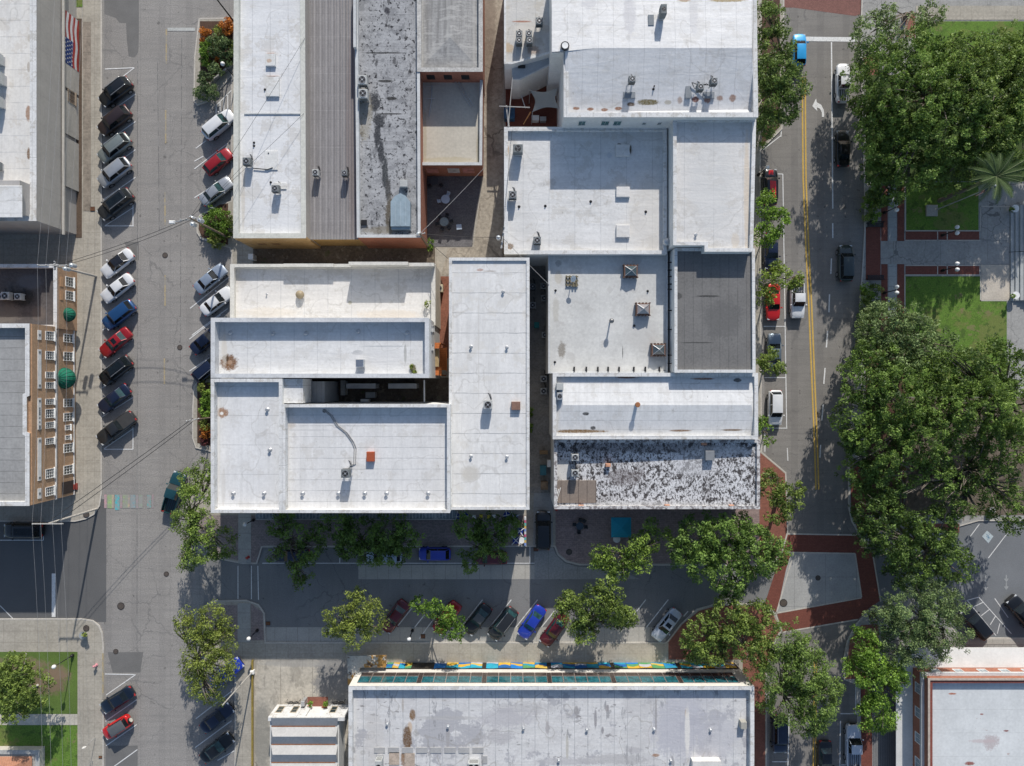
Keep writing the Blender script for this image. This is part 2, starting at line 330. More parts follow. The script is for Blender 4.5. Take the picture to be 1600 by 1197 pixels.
for nm, poly, m in [("lawn", [(-900, 1018), (122, 1018), (122, 1115), (-900, 1115)], grassm2), ("lawn", [(-900, 1132), (122, 1132), (122, 1900), (-900, 1900)], grassm),
        ("paving", [(345, 805), (822, 805), (822, 852), (412, 852), (404, 878), (380, 878), (330, 862), (300, 835), (296, 805)], paver),
        ("paving", [(868, 770), (1188, 770), (1188, 880), (905, 880), (886, 875), (873, 864), (868, 852)], bricks("paver_rose", (.27, .2, .19), (.36, .27, .25), (.12, .1, .1), .5, .25, var=.5)),
        ("paving", [(1186, 706), (1226, 740), (1228, 790), (1229, 830), (1220, 862), (1203, 881), (1186, 881)], brickred),
        ("driveway", [(836, 600), (862, 600), (864, 853), (833, 853)], surf("driveway_concrete", (.33, .33, .32), .12, .5, .2, 5, lines=[('y', 3, .05, .4, (.15, .15, .15), .6, 0)])),
        ("paving", [(320, 945), (372, 945), (372, 1002), (320, 1002)], paver), ("paving", [(393, 943), (411, 956), (413, 1000), (393, 1000)], paver),
        ("paving", [(1044, 1030), (1044, 1003), (1066, 975), (1092, 954), (1120, 946), (1190, 946), (1208, 960), (1218, 985), (1203, 1010), (1195, 1050), (1195, 1900), (1160, 1900), (1160, 1030)], brickred),
        ("concrete_yard", [(398, 1030), (560, 1030), (560, 1900), (398, 1900)], conc_yard),
        ("lawn", [(1414, 285), (1528, 285), (1528, 360), (1414, 360)], grassm), ("lawn", [(1414, 432), (1572, 432), (1572, 620), (1414, 620)], grassm),
        ("lawn", [(1352, 480), (1414, 480), (1414, 805), (1352, 805)], mulch), ("lawn", [(1414, 621), (1640, 621), (1640, 805), (1414, 805)], dirt),
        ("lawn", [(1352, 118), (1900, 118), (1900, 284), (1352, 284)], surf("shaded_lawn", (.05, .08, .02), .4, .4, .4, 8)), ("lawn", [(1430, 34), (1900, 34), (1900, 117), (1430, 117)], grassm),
        ("brick_paving", [(1352, 355), (1375, 355), (1375, 438), (1352, 438)], brickdark), ("brick_paving", [(1376, 290), (1386, 290), (1386, 500), (1376, 500)], brickdark),
        ("brick_paving", [(1401, 290), (1412, 290), (1412, 500), (1401, 500)], brickdark), ("brick_paving", [(1414, 362), (1529, 362), (1529, 375), (1414, 375)], brickdark),
        ("brick_paving", [(1414, 416), (1529, 416), (1529, 429), (1414, 429)], brickdark), ("brick_paving", [(1348, 90), (1372, 90), (1372, 118), (1348, 118)], brickred), ("brick_paving", [(1414, 20), (1429, 20), (1429, 60), (1414, 60)], brickred),
        ("brick_paving", [(1328, 720), (1352, 720), (1352, 835), (1342, 833), (1329, 800)], brickdark), ("brick_paving", [(1440, 818), (1498, 818), (1498, 832), (1440, 832)], brickred),
        ("brick_paving", [(1327, 1000), (1345, 976), (1372, 975), (1372, 1060), (1320, 1060)], brickred), ("brick_paving", [(1344, 1066), (1362, 1066), (1362, 1900), (1349, 1900)], brickdark),
        ("paving", [(1363, 1060), (1405, 1060), (1405, 1900), (1363, 1900)], surf("deck_boards", (.2, .2, .2), .1, 1, .2, 8, lines=[('x', .3, .04, 0, (.05, .05, .05), .8, 0)])),
        ("planting_bed", [(313, 34), (364, 34), (364, 106), (338, 128), (314, 128)], mulch), ("planting_bed", [(344, 320), (357, 318), (357, 383), (316, 371), (311, 358), (313, 340)], mulch),
        ("planting_bed", [(309, 598), (345, 598), (345, 700), (309, 692)], mulch), ("planting_bed", [(1190, -40), (1218, -40), (1218, 198), (1190, 228)], mulch),
        ("alley_dirt", [(396, 384), (680, 384), (680, 432), (396, 432)], dirt), ("courtyard_brick", [(664, 264), (756, 264), (744, 330), (738, 386), (664, 386)], bricks("courtyard_paver", (.13, .128, .135), (.18, .175, .18), (.08, .07, .07), .4, .2)),
        ("alley_concrete", [(742, -100), (786, -100), (786, 430), (690, 430), (700, 388), (740, 386), (757, 264)], surf("alley_slab", (.36, .32, .26), .3, .25, .4, 2.5, crack=(.28, .03, (.12, .1, .08), .8), stains=[(764, 30, 0, 12, 60, (.2, .16, .13), .6, .8), (760, 110, 0, 14, 60, (.17, .13, .1), .6, .9)])),
        ("brick_alley", [(676, 432), (704, 432), (704, 560), (676, 560)], surf("brick_alley_floor", (.24, .1, .065), .3, .6, .4, 5)),
        ("alley_ground", [(822, 402), (862, 402), (862, 770), (822, 770)], surf("alley_floor", (.26, .25, .235), .3, .5, .4, 4, streak=('y', 1, .5, (.4, .36, .3)))),
        ("alley_ground", [(480, 590), (704, 590), (704, 640), (480, 640)], dirt), ("courtyard_deck", [(790, 112), (884, 112), (884, 198), (790, 198)], surf("red_deck", (.15, .05, .035), .2, .6, .25, 6)),
        ("wall_foot_soil", [(119, 30), (129, 30), (129, 372), (119, 372)], surf("soil_strip", (.10, .07, .05), .3, .8, .4, 5))]:
    sheet(nm, poly, T, m); T += .0006 if nm not in ("x",) else 0
sheet("sidewalk_stain_strip", [(131, 35), (143, 35), (143, 330), (131, 330)], T + .003, surf("dark_walk", (.26, .225, .185), .35, .3, .4, 3, lines=[('y', 2.1, .06, .2, (.1, .09, .07), .7, 0)]))
sheet("lawn_strip", [(97, -60), (130, -60), (130, 12), (97, 12)], T + .002, grassm)
sheet("stone_path", [(-900, 1115), (122, 1115), (122, 1132), (-900, 1132)], T + .001, surf("light_walk", (.5, .47, .4), .2, .4, .25, 5, lines=[('x', 1.6, .05, 0, (.25, .22, .2), .7, 0)]))
T += .005
# park walks, pads, bands
for poly in ([(1387, 290), (1400, 290), (1400, 500), (1387, 500)],):
    sheet("path", poly, T, surf("path_grey", (.36, .38, .38), .1, .8, .2, 5, lines=[('y', 1.3, .05, 0, (.15, .15, .15), .8, 0)]))
sheet("path", [(1375, 377), (1576, 377), (1576, 413), (1375, 413)], T + .002, conc_grey)
sheet("path", [(1532, 324), (1576, 324), (1576, 376), (1532, 376)], T + .0025, conc_grey)
sheet("path", [(1532, 414), (1576, 414), (1576, 469), (1532, 469)], T + .003, surf("pad_beige", (.5, .45, .38), .12, .6, .2, 5))
sheet("path", [(1430, 10), (1900, 10), (1900, 32), (1430, 32)], T + .0035, conc)
sheet("path", [(373, 800), (393, 800), (393, 880), (373, 880)], T + .004, surf("band_concrete", (.36, .36, .34), .1, .8, .2, 5, lines=[('y', 2.1, .06, .5, (.15, .15, .15), .8, 0)]))
sheet("path", [(372, 942), (392, 942), (392, 1003), (372, 1003)], T + .0045, MC["band_concrete"])
sheet("path", [(416, 980), (1040, 980), (1040, 1003), (416, 1003)], .017, conc_pad)
sheet("path", [(560, 883), (835, 883), (835, 905), (560, 905)], .0165, conc_pad)
sheet("path", [(835, 855), (864, 855), (868, 866), (882, 880), (905, 886), (960, 888), (1000, 905), (835, 905)], .0175, surf("apron_grey", (.3, .3, .29), .12, .5, .25, 4, lines=[('x', 1.9, .05, .3, (.14, .14, .13), .7, 0)]))
for (a, b) in (((1414, 288), (1414, 360)), ((1414, 361), (1530, 361)), ((1414, 376), (1530, 376)), ((1414, 415), (1530, 415)), ((1414, 430), (1530, 430)), ((1531, 323), (1531, 361)), ((1531, 430), (1531, 470)), ((1531, 323), (1576, 323)), ((1531, 470), (1600, 470)), ((1464, 361), (1464, 376)), ((1479, 361), (1479, 376)), ((1464, 415), (1464, 430)), ((1479, 415), (1479, 430)), ((1413, 430), (1413, 500))):
    A, B = W(*a), W(*b); mb = MB(); mb.box(min(A.x, B.x) - .06, min(A.y, B.y) - .06, .1, max(A.x, B.x) + .06, max(A.y, B.y) + .06, .15); tag(mb.build("path_edging", kerbm), kind='structure')
# intersection brick ring
RO = [(1226, 833), (1337, 836), (1343, 840), (1357, 856), (1364, 866), (1376, 938), (1358, 950), (1340, 968), (1222, 987), (1214, 958), (1195, 943), (1214, 885)]
sheet("crosswalk", RO, .020, brickdark)
sheet("intersection", [(1236, 864), (1335, 866), (1345, 933), (1214, 957), (1228, 890)], .024, surf("concrete_junction", (.36, .36, .35), .12, .5, .2, 5, lines=[('x', 4.1, .05, .1, (.17, .17, .17), .8, 0), ('y', 3.9, .05, .6, (.17, .17, .17), .8, 0)]))
for (a, b) in (((1224, 834), (1338, 836)), ((1229, 863), (1336, 865)), ((1336, 865), (1346, 933)), ((1346, 934), (1213, 958)), ((1240, 864), (1213, 958)), ((1364, 868), (1376, 940)), ((1222, 988), (1340, 968))):
    A, B = W(*a), W(*b); d = (B - A).normalized(); nrm = Vector((-d.y, d.x, 0)) * .09; mb = MB()
    mb.face([(*(A - nrm).xy, .028), (*(B - nrm).xy, .028), (*(B + nrm).xy, .028), (*(A + nrm).xy, .028)]); tag(mb.build("crosswalk_edging", kerbm), kind='structure')
# ---- painted markings
def stripes(name, segs, wpx, mat, z=.03):
    mb = MB()
    for i, (x0, y0, x1, y1) in enumerate(segs):
        A, B = W(x0, y0), W(x1, y1); d = (B - A).normalized(); n_ = Vector((-d.y, d.x, 0)) * wpx * S / 2; zz = z + .0004 * (i % 3)
        mb.face([(*(A - n_).xy, zz), (*(B - n_).xy, zz), (*(B + n_).xy, zz), (*(A + n_).xy, zz)])
    return tag(mb.build(name, mat), kind='structure')
st = [(164, 108, 210, 106), (210, 106, 192, 120), (208, 128, 208, 129)]
for y in (163, 206, 250, 293): st.append((162, y + 19, 212, y - 16))
st += [(164, 353, 209, 324), (164, 353, 209, 353), (208, 318, 208, 353)]
for y in (500, 545, 590, 635): st.append((160, y + 16, 208, y - 14))
st += [(163, 701, 208, 670), (163, 702, 208, 702), (208, 668, 208, 702), (164, 1053, 212, 1054), (212, 1054, 166, 1086), (165, 1127, 214, 1093), (166, 1165, 214, 1132), (168, 1205, 215, 1171)]
for (x0, y0, x1, y1) in ((306, 232, 322, 220), (304, 264, 356, 224), (304, 309, 320, 299), (304, 252, 318, 244), (297, 482, 358, 433), (300, 524, 356, 482), (296, 530, 345, 492), (296, 580, 330, 557), (306, 1123, 362, 1080), (305, 1168, 362, 1126), (340, 1188, 368, 1172)):
    st.append((x0, y0, x1, y1))
st += [(344, 158, 344, 186), (350, 152, 350, 182), (356, 147, 356, 178), (362, 142, 362, 175), (338, 190, 362, 175), (338, 165, 362, 141), (338, 165, 338, 190)]
stripes("parking_lines", st, 1.5, white_paint)
stripes("stop_line", [(262, 46, 305, 46)], 5, surf("faded_white", (.45, .46, .44), .1, 1, .3, 6), .032)
stripes("stop_line", [(84, 896, 84, 964)], 6, white_paint, .03); stripes("stop_line", [(1258, 61, 1340, 62)], 7, white_paint, .032)
stripes("lane_markings", [(0, 844, 68, 844), (68, 820, 68, 844), (0, 946, 20, 966)], 1.2, white_paint, .029)
stripes("centre_line", [(260, 46, 260, 100), (259, 172, 259, 224), (258, 300, 258, 352), (258, 430, 258, 478), (257, 560, 257, 600)], 2.2, yellow_faded, .028)
yl = [(1256, 120), (1256, 180), (1257, 280), (1261, 380), (1266, 480), (1270, 580), (1275, 700), (1277, 765)]
for off in (-2.2, 2.2): stripes("centre_line", [(yl[i][0] + off, yl[i][1], yl[i + 1][0] + off, yl[i + 1][1]) for i in range(len(yl) - 1)], 2.4, yellow_paint, .033)
for off in (-1.8, 1.8): stripes("centre_line", [(1274 + off, 1030, 1271 + off, 1300)], 2.2, yellow_paint, .033)
stripes("lane_markings", [(1299, 66, 1301, 326), (1301, 349, 1301, 372), (1299, 404, 1298, 428), (1296, 460, 1295, 488), (1293, 517, 1291, 543), (1289, 575, 1287, 600), (1286, 632, 1284, 657), (1282, 695, 1281, 715)], 2, white_paint, .031)
stripes("lane_markings", [(1223, 272, 1229, 668), (1215, 272, 1223, 272), (1193, 510, 1226, 510), (1194, 590, 1227, 590), (1196, 669, 1230, 669), (1195, 668, 1195, 706), (1192, 234, 1220, 212), (1221, 200, 1220, 214), (1230, 700, 1231, 720)], 1.4, white_paint, .031)
stripes("lane_markings", [(410, 880, 835, 880), (1010, 880, 1060, 880), (393, 884, 393, 936), (403, 884, 404, 937), (531, 855, 531, 880), (828, 854, 828, 880), (372, 884, 372, 936)], 1.3, white_paint, .031)
sl2 = []
for x in (594, 620, 648, 720, 765, 806, 846, 975, 1010): sl2.append((x, 980, x + 34, 937))
sl2 += [(655, 998, 690, 950), (1068, 963, 1075, 955)]
stripes("parking_lines", sl2, 1.5, white_paint, .031)
stripes("parking_lines", [(1233, 1110, 1231, 1197), (1206, 1190, 1232, 1190), (1313, 1126, 1312, 1197), (1313, 1115, 1342, 1115), (1337, 1070, 1337, 1115), (1314, 1195, 1342, 1195)], 1.5, white_paint, .031)
stripes("parking_lines", [(1516, 838, 1530, 819), (1544, 872, 1576, 830), (1511, 938, 1529, 933), (1511, 938, 1556, 993), (1529, 933, 1580, 990), (1521, 948, 1536, 941), (1533, 962, 1546, 952), (1547, 976, 1555, 963), (1558, 990, 1562, 974), (1554, 935, 1575, 965)], 1.2, white_paint, .031)
# turn arrow, straight arrows
def flat_poly(name, pts, mat, z): return sheet(name, pts, z, mat)
flat_poly("turn_arrow", [(1284, 183), (1288, 183), (1287, 172), (1283, 164), (1276, 160), (1275, 154), (1269, 166), (1277, 174), (1276, 168), (1281, 170), (1284, 176)], white_paint, .033)
for (x, y) in ((1540, 905), (1572, 904)):
    for dy in (0, 12): flat_poly("straight_arrow", [(x - 1, y - 6 + dy), (x + 1, y - 6 + dy), (x + 1, y + dy), (x + 4, y + dy), (x, y + 6 + dy), (x - 4, y + dy), (x - 1, y + dy)], surf("faint_paint", (.3, .31, .31), .1, 1, .3, 6), .033)
flat_poly("accessible_bay_square", [(1534, 838), (1542, 829), (1552, 838), (1544, 849)], surf("faint_blue_white", (.42, .48, .5), .1, 1, .2, 6), .034)
stripes("accessible_symbol", [(1541, 835, 1545, 838), (1545, 838, 1543, 843), (1541, 838, 1547, 841), (1545, 834, 1546, 835)], 1.0, surf("symbol_blue", (.1, .2, .3), .1, 1, .2, 6), .037)
# painted crossing
mb = MB(); cols = [(.5, .3, .32), (.28, .42, .17), (.5, .4, .25), (.08, .42, .46), (.4, .28, .3), (.28, .34, .2), (.42, .33, .25), (.2, .33, .36), (.33, .27, .28), (.27, .32, .24), (.16, .34, .33), (.36, .24, .27)]
xs = [(163, 167), (168, 175), (175, 178), (180, 187), (188, 191), (192, 200), (200, 203), (204, 212), (213, 216), (217, 223), (230, 236), (238, 240)]
cm = []
for i, ((a, b), c) in enumerate(zip(xs, cols)):
    mb.face([(*W(a, 797 - (3 if i != 3 else 0)).xy, .031), (*W(b, 797 - (3 if i != 3 else 0)).xy, .031), (*W(b, 773).xy, .031), (*W(a, 773).xy, .031)], i)
    cm.append(surf("crossing_paint_%s" % "abcdefghijkl"[i], c, .12, 1, .3, 5, speck=[(2.2, .44, (.29, .285, .28), .5 + .04 * i, None)]))
tag(mb.build("painted_crossing", cm), kind='structure')
stripes("road_crack_line", [(215, 90, 214, 1000), (284, 60, 281, 700), (246, 90, 249, 360)], .8, surf("crack_seal", (.13, .13, .13), .2, 1, .2, 6, speck=[(.8, .5, (.26, .26, .25), .9, None)]), .0085)
stripes("yellow_kerb_paint", [(162, 1020, 162, 1092)], 2.2, yellow_faded, T + .02)
stripes("yellow_kerb_paint", [(1337, 1000, 1320, 1010)], .5, yellow_faded, T + .02)
# manholes, drains
def manhole(px, py, r, label, z=.012, cat="manhole cover"):
    q = W(px, py); mb = MB(); mb.cyl(q.x, q.y, z - .01, z + .022, r, n=20); o = mb.build("manhole_cover", surf("cast_iron", (.09, .075, .065), .3, 3, .4, 12, rough=.6)); mb = MB(); ring(mb, [(q.x + r * 1.16 * math.cos(a * .314), q.y + r * 1.16 * math.sin(a * .314)) for a in range(20)], [(q.x + r * .98 * math.cos(a * .314), q.y + r * .98 * math.sin(a * .314)) for a in range(20)], z - .008, z + .016)
    mb.build("rim", dark_metal, o, world=False); tag(recenter2(o), label, cat)
def recenter2(o):
    me = o.data; n = len(me.vertices); a = np.empty(n * 3, 'f'); me.vertices.foreach_get('co', a); a = a.reshape(-1, 3)
    c = Vector(((a[:, 0].min() + a[:, 0].max()) / 2, (a[:, 1].min() + a[:, 1].max()) / 2, a[:, 2].min()))
    for m_ in [o.data] + [ch.data for ch in o.children]: m_.transform(Matrix.Translation(-c))
    o.location = c; return o
manhole(189, 947, .42, "dark round manhole cover in the pale street beside the new asphalt"); manhole(181, 1018, .3, "small manhole cover on the edge of the asphalt patch by the yellow kerb")
manhole(260, 897, .3, "dark manhole cover in the street by the shaded junction mouth"); manhole(258, 399, .32, "manhole cover in the street left of the leaning utility pole", .01); manhole(281, 543, .3, "manhole cover with dark drips in the street near the hidden blue car")
manhole(1278, 903, .3, "small dark manhole cover in the middle of the concrete junction square", .03); manhole(1224, 942, .45, "large manhole cover in the sunny corner of the concrete junction square", .03)
manhole(136, 804, .35, "brown round cover in the pavement corner under the long pale pole", T + .01); manhole(136, 981, .35, "brown round cover in the pavement beside the flower urn", T + .01); manhole(889, 862, .35, "dark round cover in the rose paving by the curved kerb", T + .01); manhole(1277, 648, .25, "small faint manhole cover on the yellow line road", .01)
def drain(px, py, wx, wy, label, z=T + .01, m=None):
    a, b = W(px - wx / 2, py + wy / 2), W(px + wx / 2, py - wy / 2); mb = MB(); mb.box(a.x, a.y, z, b.x, b.y, z + .03)
    for k in range(4): x = a.x + (b.x - a.x) * (k + .5) / 4; mb.box(x - .03, a.y + .05, z + .03, x + .03, b.y - .05, z + .045, 1)
    o = mb.build("drain_grate", [dark_metal, m or rustm]); tag(recenter(o), label, "drain grate")
drain(146, 327, 7, 7, "square rusty cover in the pavement by the dark four by four"); drain(419, 974, 7, 6, "black square drain by the shaded corner kerb of the middle street", .02)
drain(661, 994, 7, 7, "black square drain beside the lamp between two angled red cars", .02); drain(837, 858, 7, 6, "black square drain behind the dark car in the driveway"); drain(158, 1182, 5, 4, "small brown drain in the pale kerb near the red four by four"); drain(1363, 960, 13, 8, "dark rectangular drain on the curved concrete corner")
# kerb yellow rail line near yard
# ================================================================== BUILDINGS
def roofwhite(name, base=(.66, .66, .655), seam='x', per=1.9, stains=(), speck=(), amt=.35, streak=None, wob=.05, off=0.0, var=.07, dirt_=(.45, .42, .37), dirtamt=.35, pond=.26):
    ln = [(seam, per, .085, off, (.33, .34, .35), min(1, amt * 1.5), wob + .04)]
    if seam == 'x': ln.append(('y', 9.3, .05, off * 2 + 1, (.45, .45, .45), amt * .6, wob))
    else: ln.append(('x', 9.3, .05, off * 2 + 1, (.45, .45, .45), amt * .6, wob))
    base = sc(base, 1.0); return surf(name, base, var=var, vs=.35, fvar=.14, fs=3, rough=.6, lines=ln, stains=stains, speck=[(.45, .55, dirt_, dirtamt, None), (2.8, .655, (.3, .28, .25), .5, (1, .5, 1))] + list(speck), streak=streak or ('y' if seam == 'x' else 'x', 1.7, .42, (.47, .47, .46)), bump=.22, pond=pond)
whitewall = surf("stucco_white", (.68, .68, .66), .08, .5, .12, 3, streak=None); copw = surf("coping_white", (.64, .64, .63), .12, .6, .2, 4, speck=[(1.1, .55, (.42, .40, .36), .6, None), (.5, .6, (.35, .31, .26), .5, None)], lines=[("x", 3.05, .05, .3, (.3, .3, .3), .8, 0), ("y", 3.05, .05, .7, (.3, .3, .3), .8, 0)])
copg = surf("coping_grey", (.52, .53, .53), .12, .8, .15, 4); tan = surf("stucco_tan", (.45, .30, .14), .15, .6, .25, 3, speck=[(.8, .56, (.55, .42, .28), .5, None)])
brickw = bricks("brick_wall_red", (.33, .10, .055), (.40, .14, .08), (.3, .2, .15), .22, .075, True, .5); brickd = bricks("brick_wall_dark", (.2, .05, .035), (.25, .07, .05), (.15, .08, .06), .22, .075, True, .5)
greystucco = surf("stucco_grey", (.40, .38, .35), .08, .5, .1, 3, lines=[('y', 5.6, .05, 1, (.25, .24, .22), .5, 0), ('z', 1.9, .05, 0, (.25, .24, .22), .6, 0)])
hotelbrick = bricks("brick_tan", (.42, .25, .145), (.47, .30, .18), (.42, .3, .2), .22, .075, True, .5)
def building(name, label, cat, poly, zt, zd, mwall, mroof, mcop=None, t=.32, roofs=None, cope_h=.05, base=0.0, group=None, zs=None):
    """poly in px at height zt; zs: optional per-edge parapet heights"""
    wp = ccw(P2(poly, zt)); cx = sum(p[0] for p in wp) / len(wp); cy = sum(p[1] for p in wp) / len(wp)
    root = empty(name, (cx, cy, base), label, cat, group); inn = inset(wp, t); n = len(wp)
    mb = MB(); ring(mb, wp, inn, base, zt, 0, 1); mb.build("wall", [mwall, mcop or copw], root)
    mb = MB(); ring(mb, inset(wp, -.03), inset(wp, t + .03), zt + .004, zt + .004 + cope_h); mb.build("coping", mcop or copw, root)
    mb = MB()
    if roofs is None: q = inset(wp, t - .02); mb.face([(p[0], p[1], zd) for p in q])
    else:
        for f in roofs: mb.face([tuple(W(*p)) for p in f])
    r = mb.build("roof", mroof, root)
    return root, r, wp
def onroof_box(root, name, px, py, zd, wx, wy, h, mat, rot=0, bev=.03):
    q = W(px, py, zd); k = S * (HC - zd) / HC; mb = MB(); mb.box(q.x - wx * k / 2, q.y - wy * k / 2, zd - .02, q.x + wx * k / 2, q.y + wy * k / 2, zd + h, rot=rot, bev=bev); return mb.build(name, mat, root)
def vent(root, px, py, zd, r=.13, h=.42,  mat=None, cap=True):
    h *= .6; r *= 1.15; q = W(px, py, zd); mb = MB(); mb.cyl(q.x, q.y, zd - .03, zd + h, r * .75, n=9)
    if cap: mb.cyl(q.x, q.y, zd + h, zd + h + .08, r * 1.25, r * .8, n=9, bottom=True)
    mb.cyl(q.x, q.y, zd - .02, zd + .05, r * 1.8, r * 1.0, n=9); return mb.build("vent_pipe", mat or galv, root)
def window(parent, axis, plane, a0, a1, z0, z1, out, nx=2, nz=2, fm=None, gm=None, fw=.09, sill=True, depth=.04):
    """axis 'y': wall plane x=plane facing out(+1/-1) in x, spans y a0..a1; axis 'x': plane y=plane spans x"""
    fm = fm or whitem; gm = gm or glassd
    def bx(m_, u0, u1, v0, v1, d0, d1, mi=0):
        p0, p1 = plane + out * d0, plane + out * d1; lo, hi = min(p0, p1), max(p0, p1)
        if axis == 'y': m_.box(lo, u0, v0, hi, u1, v1, mi)
        else: m_.box(u0, lo, v0, u1, hi, v1, mi)
    fw = fw * .8; mb = MB(); bx(mb, a0, a1, z0, z0 + fw, -.02, depth + .05); bx(mb, a0, a1, z1 - fw, z1, -.02, depth + .02); bx(mb, a0, a0 + fw, z0 + fw, z1 - fw, -.02, depth + .02); bx(mb, a1 - fw, a1, z0 + fw, z1 - fw, -.02, depth + .02)
    for i in range(1, nx): u = a0 + (a1 - a0) * i / nx; bx(mb, u - .013, u + .013, z0 + fw, z1 - fw, .0, depth)
    for i in range(1, nz): v = z0 + (z1 - z0) * i / nz; bx(mb, a0 + fw, a1 - fw, v - .013, v + .013, .0, depth - .004)
    if sill: bx(mb, a0 - .1, a1 + .1, z0 - .12, z0, -.02, depth + .14)
    f = mb.build("window", fm, parent); mb = MB(); bx(mb, a0 + fw, a1 - fw, z0 + fw, z1 - fw, -.02, .012); mb.build("pane", gm, f); return f
def YZ(py, z): return W(0, py, z).y
def XZ(px, z): return W(px, 0, z).x
# ---- west store with the flag
b1, b1r, wp = building("store_building", "long grey walled store with bright white roof and flag painted on its side", "building", [(-330, -90), (57, -90), (57, 345), (-330, 345)], 7.7, 7.1, greystucco,
    roofwhite("roof_store", (.70, .68, .64), 'y', 2.0, stains=[(46, 105, 7, 3, 8, (.35, .3, .25), .6, .5), (45, 178, 7, 4, 12, (.3, .17, .1), .8, .6), (46, 240, 7, 3, 9, (.2, .13, .08), .9, .6), (47, 60, 7, 3, 6, (.4, .36, .3), .5, .5)], dirt_=(.5, .45, .38)), copw, t=.75)
p = onroof_box(b1, "penthouse", 7, 315, 7.2, 88, 50, 2.2, surf("stucco_shade", (.42, .40, .38), .1, .5, .1, 3)); onroof_box(b1, "penthouse_roof", -8, 315, 9.4, 86, 50, .08, roofwhite("roof_ph", (.7, .7, .69), 'y', 1.5))
mb = MB(); xw = -57.14
for (y0, y1) in ((108, 150), (155, 220), (226, 300)):
    mb.box(xw, W(0, y1).y, .05, xw + .12, W(0, y0).y, 3.1)
mb.box(xw, W(0, 375).y, 3.15, xw + .28, W(0, -90).y, 3.35)
mb.build("wall_panel", surf("panel_grey", (.42, .40, .36), .1, .6, .15, 3), b1)
window(b1, 'y', xw + .12, YZ(160, 2), YZ(141, 2), 1.0, 2.4, 1, 3, 5, fm=plain("frame_brown", (.3, .24, .18)), gm=plain("louvre_dark", (.05, .035, .03)))
# flag mural
mb = MB(); y0, y1 = 40.9, 47.6; z0, z1 = .12, 3.12; NS = 7; NX = 14
for j in range(NS):
    for i in range(NX):
        ya, yb = y0 + (y1 - y0) * i / NX, y0 + (y1 - y0) * (i + 1) / NX
        if j >= 3 and i < 7: continue
        f = lambda u, k: z0 + (z1 - z0) * k / NS + .12 * math.sin((u - y0) * 1.6) * (1 if 0 < k < NS else .6)
        mb.face([(xw + .135, ya, f(ya, j)), (xw + .135, yb, f(yb, j)), (xw + .135, yb, f(yb, j + 1)), (xw + .135, ya, f(ya, j + 1))], 0 if j % 2 == 0 else 1)
for i in range(7):
    ya, yb = y0 + (y1 - y0) * i / NX, y0 + (y1 - y0) * (i + 1) / NX
    mb.face([(xw + .135, ya, f(ya, 3)), (xw + .135, yb, f(yb, 3)), (xw + .135, yb, f(yb, 7)), (xw + .135, ya, f(ya, 7))], 2)
for r in range(4):
    for c in range(6):
        yc = y0 + .25 + c * .53 + (.25 if r % 2 else 0); zc = z0 + 3.45 * (z1 - z0) / 7 + r * .42; 
        if yc < y0 + 3.3: mb.face([(xw + .15, yc + (.15 if k % 2 == 0 else .065) * math.sin(k * math.pi / 5), zc + (.15 if k % 2 == 0 else .065) * math.cos(k * math.pi / 5)) for k in range(10)], 1)
mb.build("flag_mural", [surf("mural_red", (.36, .05, .04), .15, 1, .2, 5), surf("mural_white", (.62, .62, .62), .1, 1, .2, 5), surf("mural_blue", (.02, .045, .16), .2, 1, .2, 5)], b1)
# ---- hotel annex
b2, r2, wp = building("hotel_annex", "low tan brick hotel wing with dark flat roof and green domed awning", "building", [(-330, 413), (89, 413), (89, 513), (-330, 513)], 4.1, 3.3, hotelbrick,
    surf("roof_annex", (.095, .085, .083), .25, .3, .3, 3, stains=[(35, 465, 3.4, 20, 14, (.03, .03, .03), .9, .6), (48, 440, 3.3, 20, 12, (.13, .13, .14), .6, .5), (10, 490, 3.3, 24, 16, (.17, .15, .13), .7, .8), (60, 490, 3.3, 12, 12, (.16, .13, .11), .5, .6)]), copw, t=.4)
xa = wp[0][0] if False else max(p[0] for p in wp)
for (ya, yb) in ((433, 448), (455, 469)):
    window(b2, 'y', xa, YZ(yb, 1.7), YZ(ya, 1.7), .9, 2.5, 1, 3, 3); mb = MB(); mb.box(xa - .01, YZ(yb, 3.2), 2.95, xa + .05, YZ(ya, 3.2), 3.55); mb.build("wall_panel", surf("panel_tan", (.5, .3, .17), .1, 1, .1, 5), b2)
# ---- hotel
b3, r3, wp = building("hotel", "tan brick hotel with grey roof, white windows and white name boards", "building", [(-330, 506), (46, 506), (46, 618), (42, 620), (42, 675), (46, 677), (46, 790), (-330, 790)], 8.6, 7.9, hotelbrick,
    surf("roof_hotel", (.30, .30, .295), .14, .3, .2, 3, lines=[('y', 1.35, .06, .2, (.1, .1, .1), .75, .1)], streak=('x', 1.4, .4, (.4, .4, .39))), copw, t=.45)
xh = -57.46
for p_ in b3.children:
    if p_.name.startswith("wall"): pass
mb = MB(); mb.box(xh - .6, YZ(771.5, 0), 0, xh, YZ(514.5, 0), 8.3); hw = mb.build("facade", hotelbrick, b3)
for (z, h, d) in ((4.0, .16, .14), (.45, .14, .1)):
    mb = MB(); mb.box(xh - .01, YZ(772, 0), z, xh + d, YZ(514.3, 0), z + h); mb.build("string_course", copw, b3)
for (ya, yb) in ((518, 532), (549, 562), (581, 591), (597, 607), (623, 632), (639, 653), (659, 669), (684, 694), (732, 747), (760, 774)): window(b3, 'y', xh, YZ(yb, 5), YZ(ya, 5), 4.45, 6.0, 1, 3, 4, fw=.08, depth=.07)
